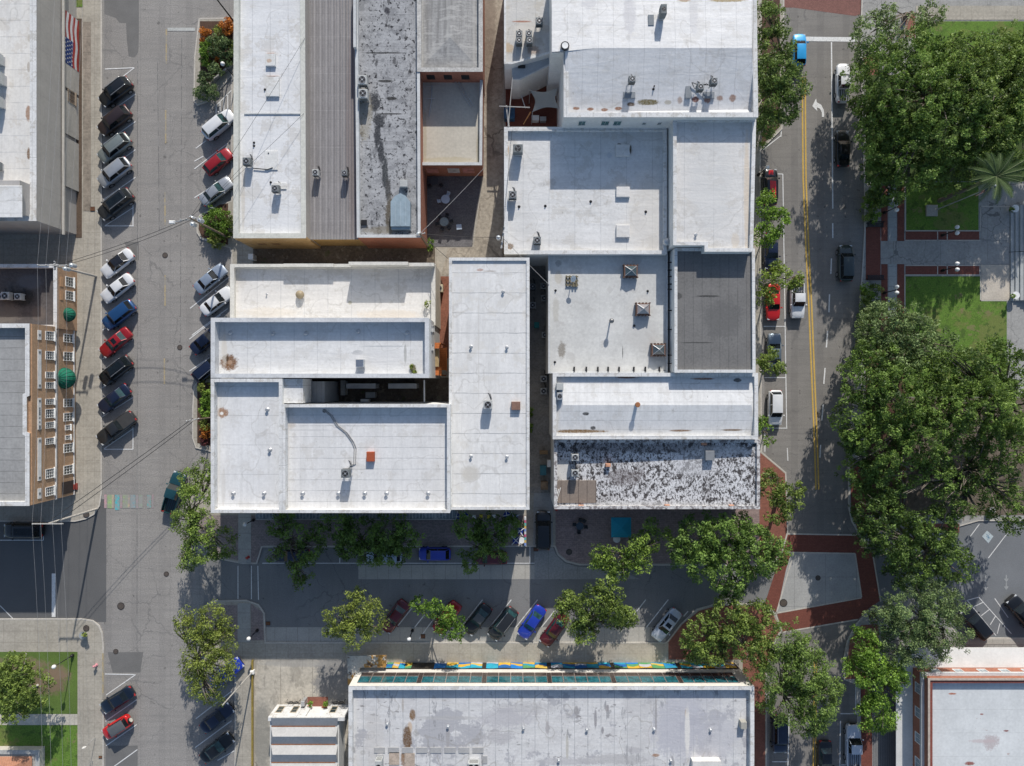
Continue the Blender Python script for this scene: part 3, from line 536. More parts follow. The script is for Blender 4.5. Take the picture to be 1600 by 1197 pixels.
for (ya, yb) in ((522, 535), (550, 564), (623, 636), (645, 658), (664, 672), (680, 687), (693, 707), (727, 741)):
    sm = (yb - ya) < 10; window(b3, 'y', xh, YZ(yb, 1.7), YZ(ya, 1.7), 1.3 if sm else .8, 2.3 if sm else 2.6, 1, 2 if sm else 3, 3, fw=.08, depth=.07)
for i, (ya, yb) in enumerate(((516, 531), (546, 607), (622, 671), (684, 751), (763, 779))):
    mb = MB(); a_, b_ = YZ(yb, 7), YZ(ya, 7); mb.box(xh - .01, a_, 6.75, xh + .06, b_, 7.35); bd = mb.build("sign_board", whitem, b3)
    mb = MB()
    for yy in ((a_ + b_) / 2,) if yb - ya < 20 else (a_ + .35, b_ - .35): mb.box(xh + .06, yy - .13, 6.92, xh + .09, yy + .13, 7.18, rot=0)
    if i == 2:
        yy = b_ - 1.15
        for k, wl in enumerate((.16, .2, .2, .18, 0, .12, 0, .15, 0, .14, .18, .2)):
            if wl: mb.box(xh + .06, yy - wl, 6.95, xh + .085, yy, 7.17)
            yy -= .24
    mb.build("lettering", plain("letter_grey", (.12, .13, .14)), bd)
mb = MB(); mb.box(xh - .01, YZ(770, 1.2), .1, xh + .05, YZ(751, 1.2), 2.9); o = mb.build("entrance", plain("entrance_dark", (.03, .02, .02)), b3); mb = MB(); mb.box(xh + .05, YZ(767, 1.2), .1, xh + .3, YZ(757, 1.2), .3); mb.box(xh + .05, YZ(766, 1.2), .3, xh + .15, YZ(758, 1.2), .7); mb.build("steps", surf("red_steps", (.25, .05, .04), .2, 1, .2, 5), b3)
greenm = surf("awning_green", (.01, .14, .085), .2, 1, .15, 5)
def dome(root, px, py, z, rad, wall_x):
    q = W(px, py, z); mb = MB(); prof = []; n = 14
    i0 = len(mb.v); R_ = 5
    for j in range(R_ + 1):
        ph = j / R_ * math.pi / 2
        for k in range(n + 1):
            th = -math.pi / 2 + math.pi * k / n; mb.v.append((wall_x + rad * 1.15 * math.cos(ph) * math.cos(th), q.y + rad * math.cos(ph) * math.sin(th), z - .5 + rad * .9 * math.sin(ph)))
    for j in range(R_):
        for k in range(n): mb.f.append((j * (n + 1) + k, j * (n + 1) + k + 1, (j + 1) * (n + 1) + k + 1, (j + 1) * (n + 1) + k)); mb.m.append(0)
    o = mb.build("domed_awning", greenm, root)
    for k in range(0, n + 1, 2):
        th = -math.pi / 2 + math.pi * k / n; m2 = MB(); m2.tube([(wall_x + rad * 1.16 * math.cos(j / 5 * math.pi / 2) * math.cos(th), q.y + rad * 1.01 * math.cos(j / 5 * math.pi / 2) * math.sin(th), z - .5 + rad * .91 * math.sin(j / 5 * math.pi / 2)) for j in range(6)], .03, n=5); m2.build("rib", plain("awning_rib", (.004, .06, .04)), o)
    m2 = MB(); m2.tube([(wall_x + rad * 1.16 * math.cos(-math.pi / 2 + math.pi * k / n), q.y + rad * math.sin(-math.pi / 2 + math.pi * k / n), z - .58) for k in range(n + 1)], .09, n=5); m2.build("valance", plain("awning_rib", (.004, .06, .04)), o); return o
dome(b3, 104, 591, 3.1, 1.3, xh); dome(b2, 106, 491, 2.6, .85, xa)
# ---- block A, B, C, D
BA, r, wp = building("shop_building", "white roofed shop with cream coping and a step across its roof", "building", [(366, -70), (476, -70), (478, 372), (365, 372)], 6.6, 6.0, greystucco,
    roofwhite("roof_a", (.70, .705, .71), 'x', 2.2, streak=('y', 1.3, .4, (.56, .57, .58)), stains=[(380, 300, 6, 3, 60, (.5, .46, .4), .5, .4), (420, 2, 6, 60, 12, (.6, .6, .6), .3, .5)]), surf("coping_beige", (.55, .55, .5), .12, .6, .2, 3), t=.55)
ysA = min(p[1] for p in wp); mb = MB(); mb.box(min(p[0] for p in wp) - .01, ysA - .03, .1, max(p[0] for p in wp) + .01, ysA + .2, 6.55); mb.build("facade", tan, BA)
mb = MB(); a_, b_ = W(382, 181, 6), W(474, 177, 6); mb.box(a_.x, b_.y - .15, 5.98, b_.x, b_.y + .02, 6.12); mb.build("roof_step", copg, BA)
for (x, y, wx, wy, h) in ((424, 95, 15, 20, .35), (427, 136, 20, 32, .3), (424, 251, 20, 30, .12), (439, 291, 18, 10, .12)): onroof_box(BA, "roof_hatch", x, y, 6.0, wx, wy, h, roofwhite("hatch_white", (.68, .68, .66), 'x', 30, stains=[(424, 84, 6, 9, 2, (.3, .13, .07), .9, .3), (427, 119, 6, 12, 2.5, (.22, .1, .06), .9, .4), (422, 97, 6, 4, 3, (.45, .3, .2), .7, .4)]))
for (x, y) in ((397, 223), (397, 228), (414, 140), (423, 285), (420, 240)): vent(BA, x, y, 6.0, .09, .3, dark_metal, False)
for (x, y) in ((410, 383), (432, 381)):
    q = W(x, y, 3); mb = MB(); mb.box(q.x - .5, ysA - .06, 2.6, q.x + .5, ysA - .02, 3.5); mb.build("wall_sign", plain("faint_brown", (.3, .18, .08)), BA)
def corrug(mb, x0, y0, x1, y1, zl, zr, pitch=.36, amp=.07):
    n = int((x1 - x0) / (pitch / 2))
    for i in range(n):
        xa_, xb_ = x0 + (x1 - x0) * i / n, x0 + (x1 - x0) * (i + 1) / n; za, zb = (amp if i % 2 else 0), (0 if i % 2 else amp)
        mb.face([(xa_, y0, zl + za), (xb_, y0, zl + zb), (xb_, y1, zr + zb), (xa_, y1, zr + za)])
BB = empty("metal_roof_building", W(518, 150, 0), "long building under brown grey corrugated metal roof between white and blotched roofs", "building")
mb = MB(); a_, b_ = W(477, 372, 4.9), W(560, -70, 4.9); ya = a_.y; mb.box(a_.x + .2, ya, 0, b_.x + .35, b_.y, 4.6); mb.build("wall", surf("stucco_ochre", (.42, .28, .12), .15, .6, .25, 3), BB)
mb = MB(); corrug(mb, a_.x + .1, ya - .15, b_.x + .3, b_.y, 4.75, 4.75); mb.build("roof", surf("metal_roof_brown", (.27, .26, .262), .12, .3, .2, 5, rough=.6, lines=[('y', 4.6, .08, 1, (.36, .35, .35), .7, .1), ('y', 3.3, .05, 0, (.18, .17, .17), .6, 0), ('x', .72, .2, 0, (.14, .135, .14), .6, 0)], stains=[(500, 380, 4.8, 30, 16, (.3, .29, .28), .5, .8), (552, 200, 4.8, 12, 170, (.17, .14, .14), .5, .4)]), BB)  # long dark strip among the stains paints in the taller neighbour's cast shadow
cstains = [(592, 190, 6, 9, 12, (.03, .033, .04), 1, 1.0), (586, 160, 6, 8, 16, (.03, .033, .04), 1, 1.2), (590, 212, 6, 5, 22, (.03, .033, .04), 1, .9), (596, 240, 6, 5, 20, (.03, .033, .04), 1, .8), (602, 270, 6, 5, 28, (.035, .04, .045), 1, .8), (607, 300, 6, 5, 20, (.05, .05, .05), .9, .9), (609, 335, 6, 6, 34, (.10, .085, .065), .9, 1.0), (570, 180, 6, 12, 40, (.3, .27, .2), .5, .9),
           (612, 155, 6, 8, 3, (.02, .02, .02), 1, .9), (602, 128, 6, 12, 2, (.03, .03, .03), .9, 1), (600, 84, 6, 34, 1.2, (.03, .03, .03), .9, .9), (610, 179, 6, 20, 1.2, (.03, .03, .03), .9, .7), (600, 360, 6, 30, 6, (.2, .18, .14), .6, .8), (605, 18, 6, 5, 5, (.04, .04, .05), 1, .7)]
BC, r, wp = building("blotched_roof_building", "brick building with grey roof spotted black with worn tar", "building", [(554, -70), (655, -70), (657, 371), (558, 371)], 6.9, 6.2, brickw,
    surf("roof_c", (.32, .325, .335), .25, .3, .35, 3.5, stains=cstains, speck=[(.5, .54, (.2, .205, .215), .7, None), (.9, .60, (.06, .06, .065), .8, (1, .5, 1)), (2.2, .575, (.02, .02, .025), .97, None), (5, .60, (.04, .04, .045), .9, None)], streak=('y', 1.5, .4, (.55, .56, .57)), lines=[('y', 3.9, .06, 0, (.15, .15, .16), .7, .3)]), copg, t=.3)
mb = MB(); q = W(570, 30, 6.9); mb.box(W(554, 0, 6.9).x, W(0, 78, 6.9).y, 6.96, W(558, 0, 6.9).x, W(0, -60, 6.9).y, 7.6); mb.build("parapet_raised", copg, BC)
DROOF = surf("roof_d", (.36, .355, .345), .15, .4, .25, 4, streak=('x', 1.6, .85, (.17, .165, .16)), speck=[(1.2, .55, (.5, .49, .47), .5, (.3, 1, 1))], lines=[('y', .42, .07, 0, (.2, .2, .2), .5, .5), ('x', 3.2, .3, 0, (.5, .49, .46), .4, .3)])
hx = [(658, -80), (750, -80), (750, 110), (703, 60), (658, 110)]
BD, r, wp = building("hip_roof_building", "brick building with grey hipped roof behind pale parapets", "building", [(652, -70), (754, -70), (754, 112), (652, 112)], 7.0, 6.2, brickw, DROOF, surf("coping_worn", (.45, .44, .42), .25, 1, .3, 4), t=.45,
    roofs=[[(657, -70, 6.3), (657, 107, 6.3), (703, 58, 6.8), (703, -70, 6.8)], [(749, -70, 6.3), (703, -70, 6.8), (703, 58, 6.8), (749, 107, 6.3)], [(657, 107, 6.3), (749, 107, 6.3), (703, 58, 6.8)]])
ys = min(p[1] for p in wp)
for x in (673, 700, 727): q = W(x, 118, 5.6); mb = MB(); mb.box(q.x - .5, ys - .03, 4.9, q.x + .5, ys + .05, 6.1); mb.build("window", plain("opening_black", (.01, .01, .012)), BD)
BD2, r, wp = building("low_brick_building", "low brick building with sandy flat roof sunk between pale parapets", "building", [(655, 119), (754, 119), (753, 258), (655, 258)], 4.7, 4.0, brickw,
    surf("roof_d2", (.49, .455, .385), .1, .3, .15, 3, rough=.8, lines=[('x', 1.0, .04, .4, (.42, .38, .32), .6, .1), ('y', 6.6, .05, .5, (.42, .38, .32), .6, .1)], stains=[(664, 220, 4, 3, 50, (.35, .3, .2), .5, .7), (748, 235, 4, 4, 30, (.33, .28, .18), .6, .7), (700, 250, 4, 40, 5, (.4, .34, .22), .5, .7)]), copg, t=.3)
ys = min(p[1] for p in wp)
for x, c in ((676, (.45, .2, .17)), (709, (.45, .43, .42)), (732, (.45, .2, .17))): q = W(x, 266, 2.4); mb = MB(); mb.box(q.x - .75, ys - .04, 1.6, q.x + .75, ys + .03, 3.4); mb.build("window_infill", plain("infill_%s" % ("grey" if x == 709 else "rose"), c, var=.3), BD2)
mb = MB(); A, B = W(713, 127, 4.1), W(738, 167, 4.1)
d = (B - A).normalized(); nn = Vector((-d.y, d.x, 0)) * .2
for s_ in (-1, 1): mb.tube([A + nn * s_ + Vector((0, 0, .08)), B + nn * s_ + Vector((0, 0, .08))], .035)
for k in range(14): p_ = A + (B - A) * (k + .5) / 14 + Vector((0, 0, .08)); mb.tube([p_ - nn, p_ + nn], .025)
tag(recenter(mb.build("ladder", galv)), "long metal ladder lying on the sandy sunken roof", "ladder")
mb = MB(); mb.tube([W(675, 133, 4.15), W(674, 158, 4.15), W(670, 182, 4.15)], .06); mb.tube([W(666, 135, 4.2), W(688, 134, 4.2)], .04); mb.tube([W(667, 154, 4.2), W(679, 154, 4.2)], .04); tag(recenter(mb.build("pipe_run", galv)), "thin metal pipe run on the sandy sunken roof", "pipe")
# ---- E : big white gabled
estain = [(912 + i * 22 - 12, 171 + (i % 3), 11, 5, 2.2, (.28, .14, .08), .9, .7) for i in range(4)] + [(1012, 162, 11, 15, 4, (.16, .13, .05), .95, .5), (985, 165, 11, 6, 3, (.12, .08, .05), .95, .6), (1042, 162, 11, 5, 3, (.4, .37, .3), .7, .6), (1061, 159, 11, 4, 5, (.35, .25, .2), .7, .7), (1085, 158, 11, 5, 4, (.25, .1, .07), .9, .6), (1104, 158, 11, 5, 5, (.25, .12, .08), .9, .6), (1123, 156, 11, 5, 4, (.3, .18, .13), .8, .7), (1143, 156, 11, 5, 5, (.3, .18, .13), .8, .7),
          (983, 22, 12, 9, 34, (.5, .5, .52), .7, .9), (1083, 20, 12, 6, 34, (.52, .52, .53), .6, 1.0), (1135, 1, 12, 28, 3, (.3, .22, .1), .9, .7), (1068, 1, 12, 10, 3, (.35, .25, .15), .8, .7), (920, 5, 12, 10, 10, (.5, .5, .52), .6, 1.2)]
EROOF = roofwhite("roof_e", (.70, .70, .70), 'x', 1.75, stains=estain, amt=.25, dirtamt=.2)
def onz(x, y): pass
BE, r, wp = building("gabled_white_building", "large white gabled building with rust stains along its low edge", "building", [(862, -70), (1181, -70), (1184, 183), (881, 183), (881, 82), (862, 82)], 12.0, 11.3, whitewall, EROOF, copw, t=.5,
    roofs=[[(862, -70, 11.7), (1176, -70, 11.7), (1175, 75, 12.6), (933, 75, 12.6)], [(862, -70, 11.7), (933, 75, 12.6), (883, 80, 12.5), (862, 81, 12.45)], [(883, 80, 12.45), (933, 75, 12.6), (1175, 75, 12.6), (1179, 171, 11.2), (884, 176, 11.2)], [(884, 176, 11.2), (1179, 171, 11.2), (1179, 181, 11.75), (884, 181, 11.75)]])
ys = min(p[1] for p in wp)
for (x, wd) in ((909, .8), (945, .9), (964, .9), (1006, .45), (1030, .45)):
    q = W(x, 192, 10); window(BE, 'x', ys, q.x - wd * .55, q.x + wd * .55, 9.6 if wd > .6 else 9.8, 10.9 if wd > .6 else 10.4, -1, 2, 1, fm=copw, gm=plain("glass_teal", (.03, .12, .12), .15, 0, .5), sill=False)
for (x, y) in ((953, 28), (1022, 135), (1021, 139), (953, 122), (1051, 113), (1133, 121), (1132, 34), (993, 68), (895, 66)): vent(BE, x, y, 11.7, .08, .35, dark_metal, False)
for (x, y, wx, wy) in ((1017, 32, 9, 17), (983, 149, 19, 10), (1075, 144, 9, 20), (1107, 149, 18, 10)): 
    zz = {32: 12.35, 149: 11.55, 144: 11.62}[y]; onroof_box(BE, "walk_pad", x, y, zz, wx, wy, .12, surf("pad_grey", (.22, .24, .26), .1, 1, .1, 5))
# west lean-to group
BE1, r, wp = building("side_annex", "small flat white annex with rusty edged pad and fan units", "building", [(788, -70), (864, -70), (864, 82), (800, 100), (788, 100)], 7.2, 6.9, whitewall,
    roofwhite("roof_e1", (.54, .53, .51), 'x', 2.3, dirtamt=.6, stains=[(822, 50, 7, 20, 20, (.6, .56, .5), .5, .5), (796, 75, 7, 7, 8, (.45, .33, .2), .7, 1.0), (815, 33, 7, 14, 1.5, (.35, .14, .08), .8, .6), (833, 78, 7, 10, 6, (.3, .2, .14), .6, .9)]), copw, t=.2)
BE2 = empty("stair_shed", W(826, 112, 0), "grey wedge roofed stair shed beside the shaded courtyard", "building")
mb = MB(); mb.prism(ccw(P2([(800, 100), (861, 84), (861, 100), (812, 124), (800, 124)], 6.0)), 0, 6.0, 0, 1); mb.build("roof", [surf("grey_metal_flat", (.42, .44, .46), .1, .5, .1, 4), whitewall], BE2)
mb = MB(); q = W(815, 105, 6.0); mb.box(q.x - .45, q.y - .15, 6.0, q.x + .45, q.y + .15, 6.25); mb.build("vent_box", dark_metal, BE2)
mb = MB(); mb.tube([W(812, 124, 6.1), W(861, 100, 6.1)], .12); mb.tube([W(812, 124, 6.1), W(800, 124, 6.1)], .1); mb.build("edge_beam", copg, BE2)
mb = MB(); mb.prism(ccw(P2([(863, 84), (881, 82), (881, 100), (863, 100)], 9.0)), 0, 9.0); o = tag(recenter(mb.build("chimney_stack_base", copg)), "grey block tower beside the round capped flue", "tower block")
# ---- F, F2, G, G2
FST = [(793, 235, 8, 2, 8, (.4, .25, .12), .8, .7), (985, 234, 8, 1.6, 7, (.08, .06, .03), .95, .4), (967, 226, 8, 3, 1.5, (.1, .07, .05), .9, .5), (952, 243, 8, 4, 4, (.5, .52, .55), .7, .7), (796, 385, 8, 6, 5, (.2, .13, .07), .8, .9), (1010, 340, 8, 30, 60, (.62, .58, .52), .4, .6)]
BF, rf, wp = building("wide_white_roof_building", "wide building with pale flat roof half in shadow of its neighbour", "building", [(788, 199), (1042, 199), (1042, 397), (788, 397)], 8.6, 8.1, whitewall, roofwhite("roof_f", (.67, .665, .65), 'x', 3.1, stains=FST, amt=.3), copw, t=.4)
for (x, y, wx, wy) in ((973, 236, 22, 18), (973, 301, 21, 16), (973, 362, 21, 19)): onroof_box(BF, "roof_hatch", x, y, 8.1, wx, wy, .35, roofwhite("hatch_b", (.69, .67, .64), 'x', 30, stains=[(985, 234, 8.4, 1.6, 6, (.05, .04, .02), .95, .3)]))
for (x, y) in ((811, 323), (852, 322), (923, 315), (1009, 331)): vent(BF, x, y, 8.1, .1, .3, dark_metal, False)
q = W(1040, 380, 8.1); mb = MB(); mb.lathe(q.x, q.y, [(.2, 8.05), (.2, 8.5), (.42, 8.6), (.5, 8.85), (.38, 9.1), (.1, 9.2)]); mb.build("turbine_vent", galv, BF, smooth=True)
BF2, r, wp = building("tall_pale_building", "tall pale roofed building with notched low edge above the dark flat roof", "building", [(1052, 185), (1181, 185), (1176, 393), (1101, 393), (1101, 383), (1052, 383)], 11.0, 10.7, whitewall,
    roofwhite("roof_f2", (.66, .645, .62), 'x', 3.4, amt=.3, stains=[(1168, 300, 11, 4, 90, (.6, .5, .38), .6, .6), (1150, 375, 11, 6, 12, (.58, .5, .4), .5, .8), (1110, 290, 11, 30, 70, (.56, .56, .55), .5, .9)]), copw, t=.35)
vent(BF2, 1087, 367, 10.7, .12, .4)
GST = [(877, 548, 7, 6, 12, (.25, .23, .2), .85, .9), (872, 436, 7, 6, 10, (.42, .38, .3), .5, .9), (1000, 523, 7, 26, 22, (.5, .49, .47), .5, .2), (868, 484, 7, 5, 20, (.4, .38, .33), .5, 1), (872, 412, 7, 5, 5, (.25, .25, .25), .6, 1), (972, 551, 7, .7, 10, (.1, .1, .1), .9, .2)]
BG, rg, wp = building("skylight_roof_building", "building with pale weathered roof and three pyramid skylights", "building", [(857, 397), (1043, 397), (1043, 583), (857, 583)], 7.6, 7.45, whitewall,
    surf("roof_g", (.56, .56, .54), .12, .3, .15, 3, rough=.7, stains=GST, streak=('y', 1.3, .35, (.45, .45, .44)), lines=[('x', 3.0, .04, .4, (.42, .42, .42), .5, .05)], speck=[(.5, .58, (.44, .43, .41), .5, None)]), copg, t=.2)
for (x, y) in ((868, 454), (1012, 455), (991, 509), (867, 566)): vent(BG, x, y, 7.45, .09, .3, dark_metal, False)
for i, x in enumerate((897, 916, 934, 950, 967, 990, 1008, 1030)): q = W(x, 577, 7.45); mb = MB(); mb.box(q.x - .08, q.y - .3, 7.4, q.x + .08, q.y + .3, 7.75, 0); mb.build("scupper", dark_metal, BG)
BG2, r, wp = building("dark_roof_building", "building with dark grey seamed flat roof beside the street", "building", [(1054, 388), (1179, 388), (1180, 582), (1054, 582)], 9.75, 9.5, whitewall,
    surf("roof_g2", (.165, .162, .158), .15, .35, .25, 4, lines=[('x', 1.05, .05, .3, (.06, .06, .06), .7, .05)], stains=[(1108, 462, 10, 18, 1.5, (.05, .05, .05), .9, .7), (1062, 462, 10, 5, 5, (.07, .07, .07), .8, .6), (1090, 535, 10, 25, 1, (.06, .06, .06), .8, .7), (1130, 500, 10, 30, 30, (.1, .1, .1), .5, .8)], streak=('y', 1.5, .3, (.19, .185, .18))), copw, t=.3)
for y in (410, 422, 432, 444, 452, 485, 515, 555, 568): q = W(1050, y, 8.3); mb = MB(); mb.box(-1 + min(p[0] for p in wp) + .55, q.y - .07, 8.1, min(p[0] for p in wp), q.y + .07, 8.35); mb.build("scupper", dark_metal, BG2)
# ---- H, H2
HST = [(900, 587, 7.5, 14, 1.6, (.12, .08, .06), .8, .9), (978, 590, 7.5, 17, 1.6, (.2, .1, .07), .9, .8), (1095, 592, 7.5, 18, 1.6, (.25, .13, .08), .9, .8), (1148, 594, 7.5, 6, 3, (.06, .06, .06), .9, .9), (905, 673, 7.4, 38, 2.6, (.2, .12, .05), .95, .6), (1060, 672, 7.4, 16, 1.6, (.25, .16, .1), .9, .7), (1140, 671, 7.4, 17, 1.6, (.2, .14, .09), .9, .7), (914, 646, 7.7, 5, 2.5, (.03, .03, .03), .95, .7), (925, 668, 7.5, 4, 3, (.05, .05, .05), .95, .8)]
BH, r, wp = building("low_gable_building", "white building with shallow gabled roof and thick white parapets", "building", [(864, 583), (1184, 583), (1184, 686), (864, 686)], 8.9, 8.4, whitewall, roofwhite("roof_h", (.70, .70, .69), 'y', 1.1, stains=HST, amt=.3, dirtamt=.25), copw, t=.38,
    roofs=[[(868, 586, 8.4), (1182, 586, 8.4), (1174, 633, 8.95), (880, 633, 8.95)], [(880, 633, 8.95), (1174, 633, 8.95), (1182, 682, 8.3), (868, 682, 8.3)], [(1174, 633, 8.95), (1182, 586, 8.4), (1182, 682, 8.3)], [(880, 633, 8.95), (868, 586, 8.4), (868, 682, 8.3)]])
q = W(994, 632, 8.9); mb = MB(); mb.cyl(q.x, q.y, 8.8, 9.9, .2, n=12); mb.cyl(q.x, q.y, 9.9, 10.05, .32, .28, n=12, mi=1, bottom=True); mb.build("flue", [galv, rustm], BH)
BH2, r, wp = building("mottled_roof_building", "corner building whose white roof is mottled black with wear", "building", [(866, 687), (1187, 687), (1187, 795), (866, 795)], 8.0, 7.5, whitewall,
    surf("roof_h2", (.60, .60, .61), .12, .5, .2, 4, rough=.8, speck=[(.3, .55, (.34, .33, .33), .6, None), (1.9, .525, (.035, .03, .03), .95, (1, .8, 1)), (4.6, .52, (.05, .045, .045), .9, (1.2, .7, 1)), (9, .58, (.08, .07, .07), .6, None)],
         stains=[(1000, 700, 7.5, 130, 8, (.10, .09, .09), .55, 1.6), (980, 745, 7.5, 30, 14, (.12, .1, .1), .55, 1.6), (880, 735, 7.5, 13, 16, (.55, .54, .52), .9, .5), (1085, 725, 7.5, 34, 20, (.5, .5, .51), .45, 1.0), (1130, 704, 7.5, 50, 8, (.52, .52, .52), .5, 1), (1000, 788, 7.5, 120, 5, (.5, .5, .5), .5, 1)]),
    surf("coping_mottled", (.55, .54, .53), .1, 1, .2, 4, speck=[(2.2, .5, (.12, .1, .1), .8, None)]), t=.32,
    roofs=[[(868, 688, 7.1), (1184, 688, 7.75), (1184, 792, 7.75), (868, 792, 7.3)]])
onroof_box(BH2, "roof_patch", 901, 768, 7.3, 61, 35, .14, surf("patch_brown", (.22, .18, .15), .1, 1, .2, 5, lines=[('x', 1.05, .07, 0, (.05, .04, .04), .9, 0)]), bev=.01)
mb = MB(); mb.tube([W(873, 764, 7.55), W(869, 778, 7.55), W(871, 783, 7.55)], .05); mb.tube([W(876, 762, 7.55), W(870, 782, 7.6)], .04); tag(recenter(mb.build("bent_strip", whitem)), "bent white metal strip lying on the brown roof patch", "metal strip")
for (x, y, c) in ((1100, 693, (.5, .25, .15)), (950, 727, (.5, .4, .3)), (1042, 791, (.5, .3, .2)), (908, 792, (.45, .3, .2)), (1142, 791, (.45, .25, .2))): q = W(x, y, 7.7); mb = MB(); mb.box(q.x - .3, q.y - .2, 7.3, q.x + .3, q.y + .2, 8.05 if y > 780 else 7.9, bev=.05); mb.build("roof_drain", plain("drain_tan", c, var=.3), BH2)
# ---- M long
MST = [(748, 545, 10, 1, 90, (.5, .48, .45), .4, 1), (735, 740, 10, 14, 12, (.52, .5, .46), .8, .5), (770, 690, 10, 40, 1, (.5, .5, .48), .4, .7), (768, 500, 10, 20, 1, (.5, .5, .5), .4, .6), (750, 422, 10, 5, 2, (.4, .25, .2), .7, .7), (765, 424, 10, 10, .8, (.3, .25, .22), .7, .5)]
BM, rm, wp = building("long_white_building", "long narrow building with ribbed white roof down the middle of the block", "building", [(702, 403), (827, 403), (827, 796), (702, 796)], 10.3, 10.15, greystucco, roofwhite("roof_m", (.70, .695, .68), 'y', 2.35, stains=MST, amt=.75, wob=.15, dirtamt=.5, dirt_=(.6, .58, .54)), copw, t=.3)
for (x, y) in ((736, 542), (792, 543), (736, 713), (792, 714), (786, 456)): vent(BM, x, y, 10.15, .13, .4)
onroof_box(BM, "roof_hatch", 806, 634, 10.15, 14, 13, .5, surf("hatch_brown", (.22, .13, .1), .15, 1, .2, 5))
# ---- N group
BN1, r, wp = building("low_cream_building", "low building with cream white roof behind a stepped parapet", "building", [(360, 413), (680, 413), (680, 508), (360, 508)], 6.6, 6.0, surf("stucco_cream", (.6, .55, .46), .1, .6, .15, 3), roofwhite("roof_n1", (.69, .67, .64), 'x', 2.9, amt=.3, stains=[(610, 492, 6, 50, 8, (.62, .53, .42), .4, .8), (420, 488, 6, 45, 8, (.62, .55, .45), .4, .8), (547, 473, 6, 3, 3, (.4, .38, .3), .8, .6)]), surf("coping_cream", (.6, .58, .53), .12, .6, .2, 4), t=.45)
for (x0, x1, z) in ((368, 445, .2), (445, 523, .45), (523, 550, .25), (550, 641, 1.7), (641, 680, 1.0)):
    a_, b_ = W(x0, 418, 6.6), W(x1, 413, 6.6); mb = MB(); mb.box(a_.x, a_.y, 6.655, b_.x - .02, b_.y, 6.655 + z); mb.build("parapet_step", MC["coping_cream"], BN1)
q = W(470, 461, 6.0); mb = MB(); mb.lathe(q.x, q.y, [(.3, 5.95), (.3, 6.25), (.52, 6.3), (.5, 6.5), (.36, 6.68), (.1, 6.76)]); mb.build("dome_vent", plain("vent_brown", (.3, .24, .15), .5), BN1, smooth=True); vent(BN1, 417, 460, 6.0, .08, .3)
N2S = [(357, 566, 11, 13, 11, (.16, .07, .02), 1, .9), (352, 560, 11, 5, 5, (.07, .04, .02), .9, .6), (359, 566, 11, 3.5, 3.5, (.45, .3, .2), .6, 1), (559, 551, 11, 8, 3.5, (.4, .41, .42), .7, .8), (600, 541, 11, 34, 1.0, (.4, .42, .44), .6, .25), (633, 552, 11, 2.0, 14, (.3, .3, .28), .6, .5), (645, 577, 11, 5, 7, (.1, .09, .02), .9, 1.2), (590, 560, 11, 35, 14, (.62, .62, .62), .5, .5), (350, 545, 11, 4, 25, (.6, .56, .5), .6, .8)]
BN2, r, wp = building("white_parapet_building", "building with bright white roof, rust blot and blue shaded parapet", "building", [(330, 497), (670, 497), (670, 590), (330, 590)], 12.0, 10.9, whitewall, roofwhite("roof_n2", (.70, .70, .69), 'x', 2.7, stains=N2S, amt=.25, dirtamt=.2), surf("coping_blue_grey", (.55, .56, .57), .12, .6, .2, 4, speck=[(1.0, .56, (.36, .36, .36), .5, None)]), t=.42)
xe = max(p[0] for p in wp)
for (y, z) in ((514, 9.3), (514, 7.6), (543, 8.6)): window(BN2, 'y', xe, YZ(y + 5, z), YZ(y - 5, z), z - .7, z + .7, 1, 1, 2, fm=copg, sill=False)
for (x, y) in ((361, 520), (427, 521), (479, 521), (560, 518), (637, 520)): vent(BN2, x, y, 10.9, .16, .45)
N3S = [(348, 645, 11, 8, 7, (.3, .17, .1), .9, 1.3), (347, 646, 11, 2.5, 2.5, (.75, .75, .72), .9, .3), (340, 700, 11, 4, 90, (.6, .58, .54), .5, .6), (350, 760, 11, 3, 30, (.5, .48, .45), .4, .7)]
BN3, r, wp = building("corner_white_building", "white roofed corner building at the street corner with rust spot", "building", [(330, 592), (441, 592), (441, 801), (330, 801)], 12.0, 11.1, whitewall, roofwhite("roof_n3", (.70, .70, .695), 'y', 3.4, stains=N3S, amt=.35, dirtamt=.2), copw, t=.34)
for (x, y) in ((418, 640), (422, 703), (365, 771), (413, 771)): vent(BN3, x, y, 11.1, .15, .45)
mb = MB(); a_, b_ = W(441.3, 630, 11.4), W(473, 592, 11.4); mb.box(a_.x, a_.y, 8, b_.x, b_.y, 11.4); mb.build("stair_head", copw, BN3)
N4S = [(449, 700, 11, 3, 60, (.55, .53, .5), .6, .8), (455, 665, 11, 6, 5, (.5, .44, .38), .5, 1.0), (668, 672, 11, 24, 4, (.6, .59, .58), .5, .8), (480, 672, 11, 40, 1.2, (.5, .5, .5), .5, .6), (507, 642, 11, 3, 3, (.1, .1, .1), .8, .8)]
BN4, r, wp = building("wide_front_building", "building with wide white membrane roof, small orange hatch and one fan unit", "building", [(441.5, 632), (703, 632), (703, 801), (441.5, 801)], 12.0, 11.0, whitewall, roofwhite("roof_n4", (.70, .695, .685), 'y', 1.25, stains=N4S, amt=.4, wob=.1, dirtamt=.25), copw, t=.3)
for (x, y) in ((473, 771), (529, 771), (570, 771), (604, 771), (669, 771)): vent(BN4, x, y, 11.0, .16, .45)
onroof_box(BN4, "roof_hatch", 580, 713, 11.0, 12, 15, .55, surf("hatch_orange", (.34, .08, .035), .1, 1, .1, 5))
for off in (-1.5, 1.5): mb = MB(); mb.tube([W(x + off, y, 11.06) for (x, y) in ((506, 640), (518, 650), (527, 665), (541, 676), (551, 690), (555, 700), (554, 725), (548, 728))], .05); mb.build("conduit", plain("conduit_grey", (.3, .3, .3)), BN4)
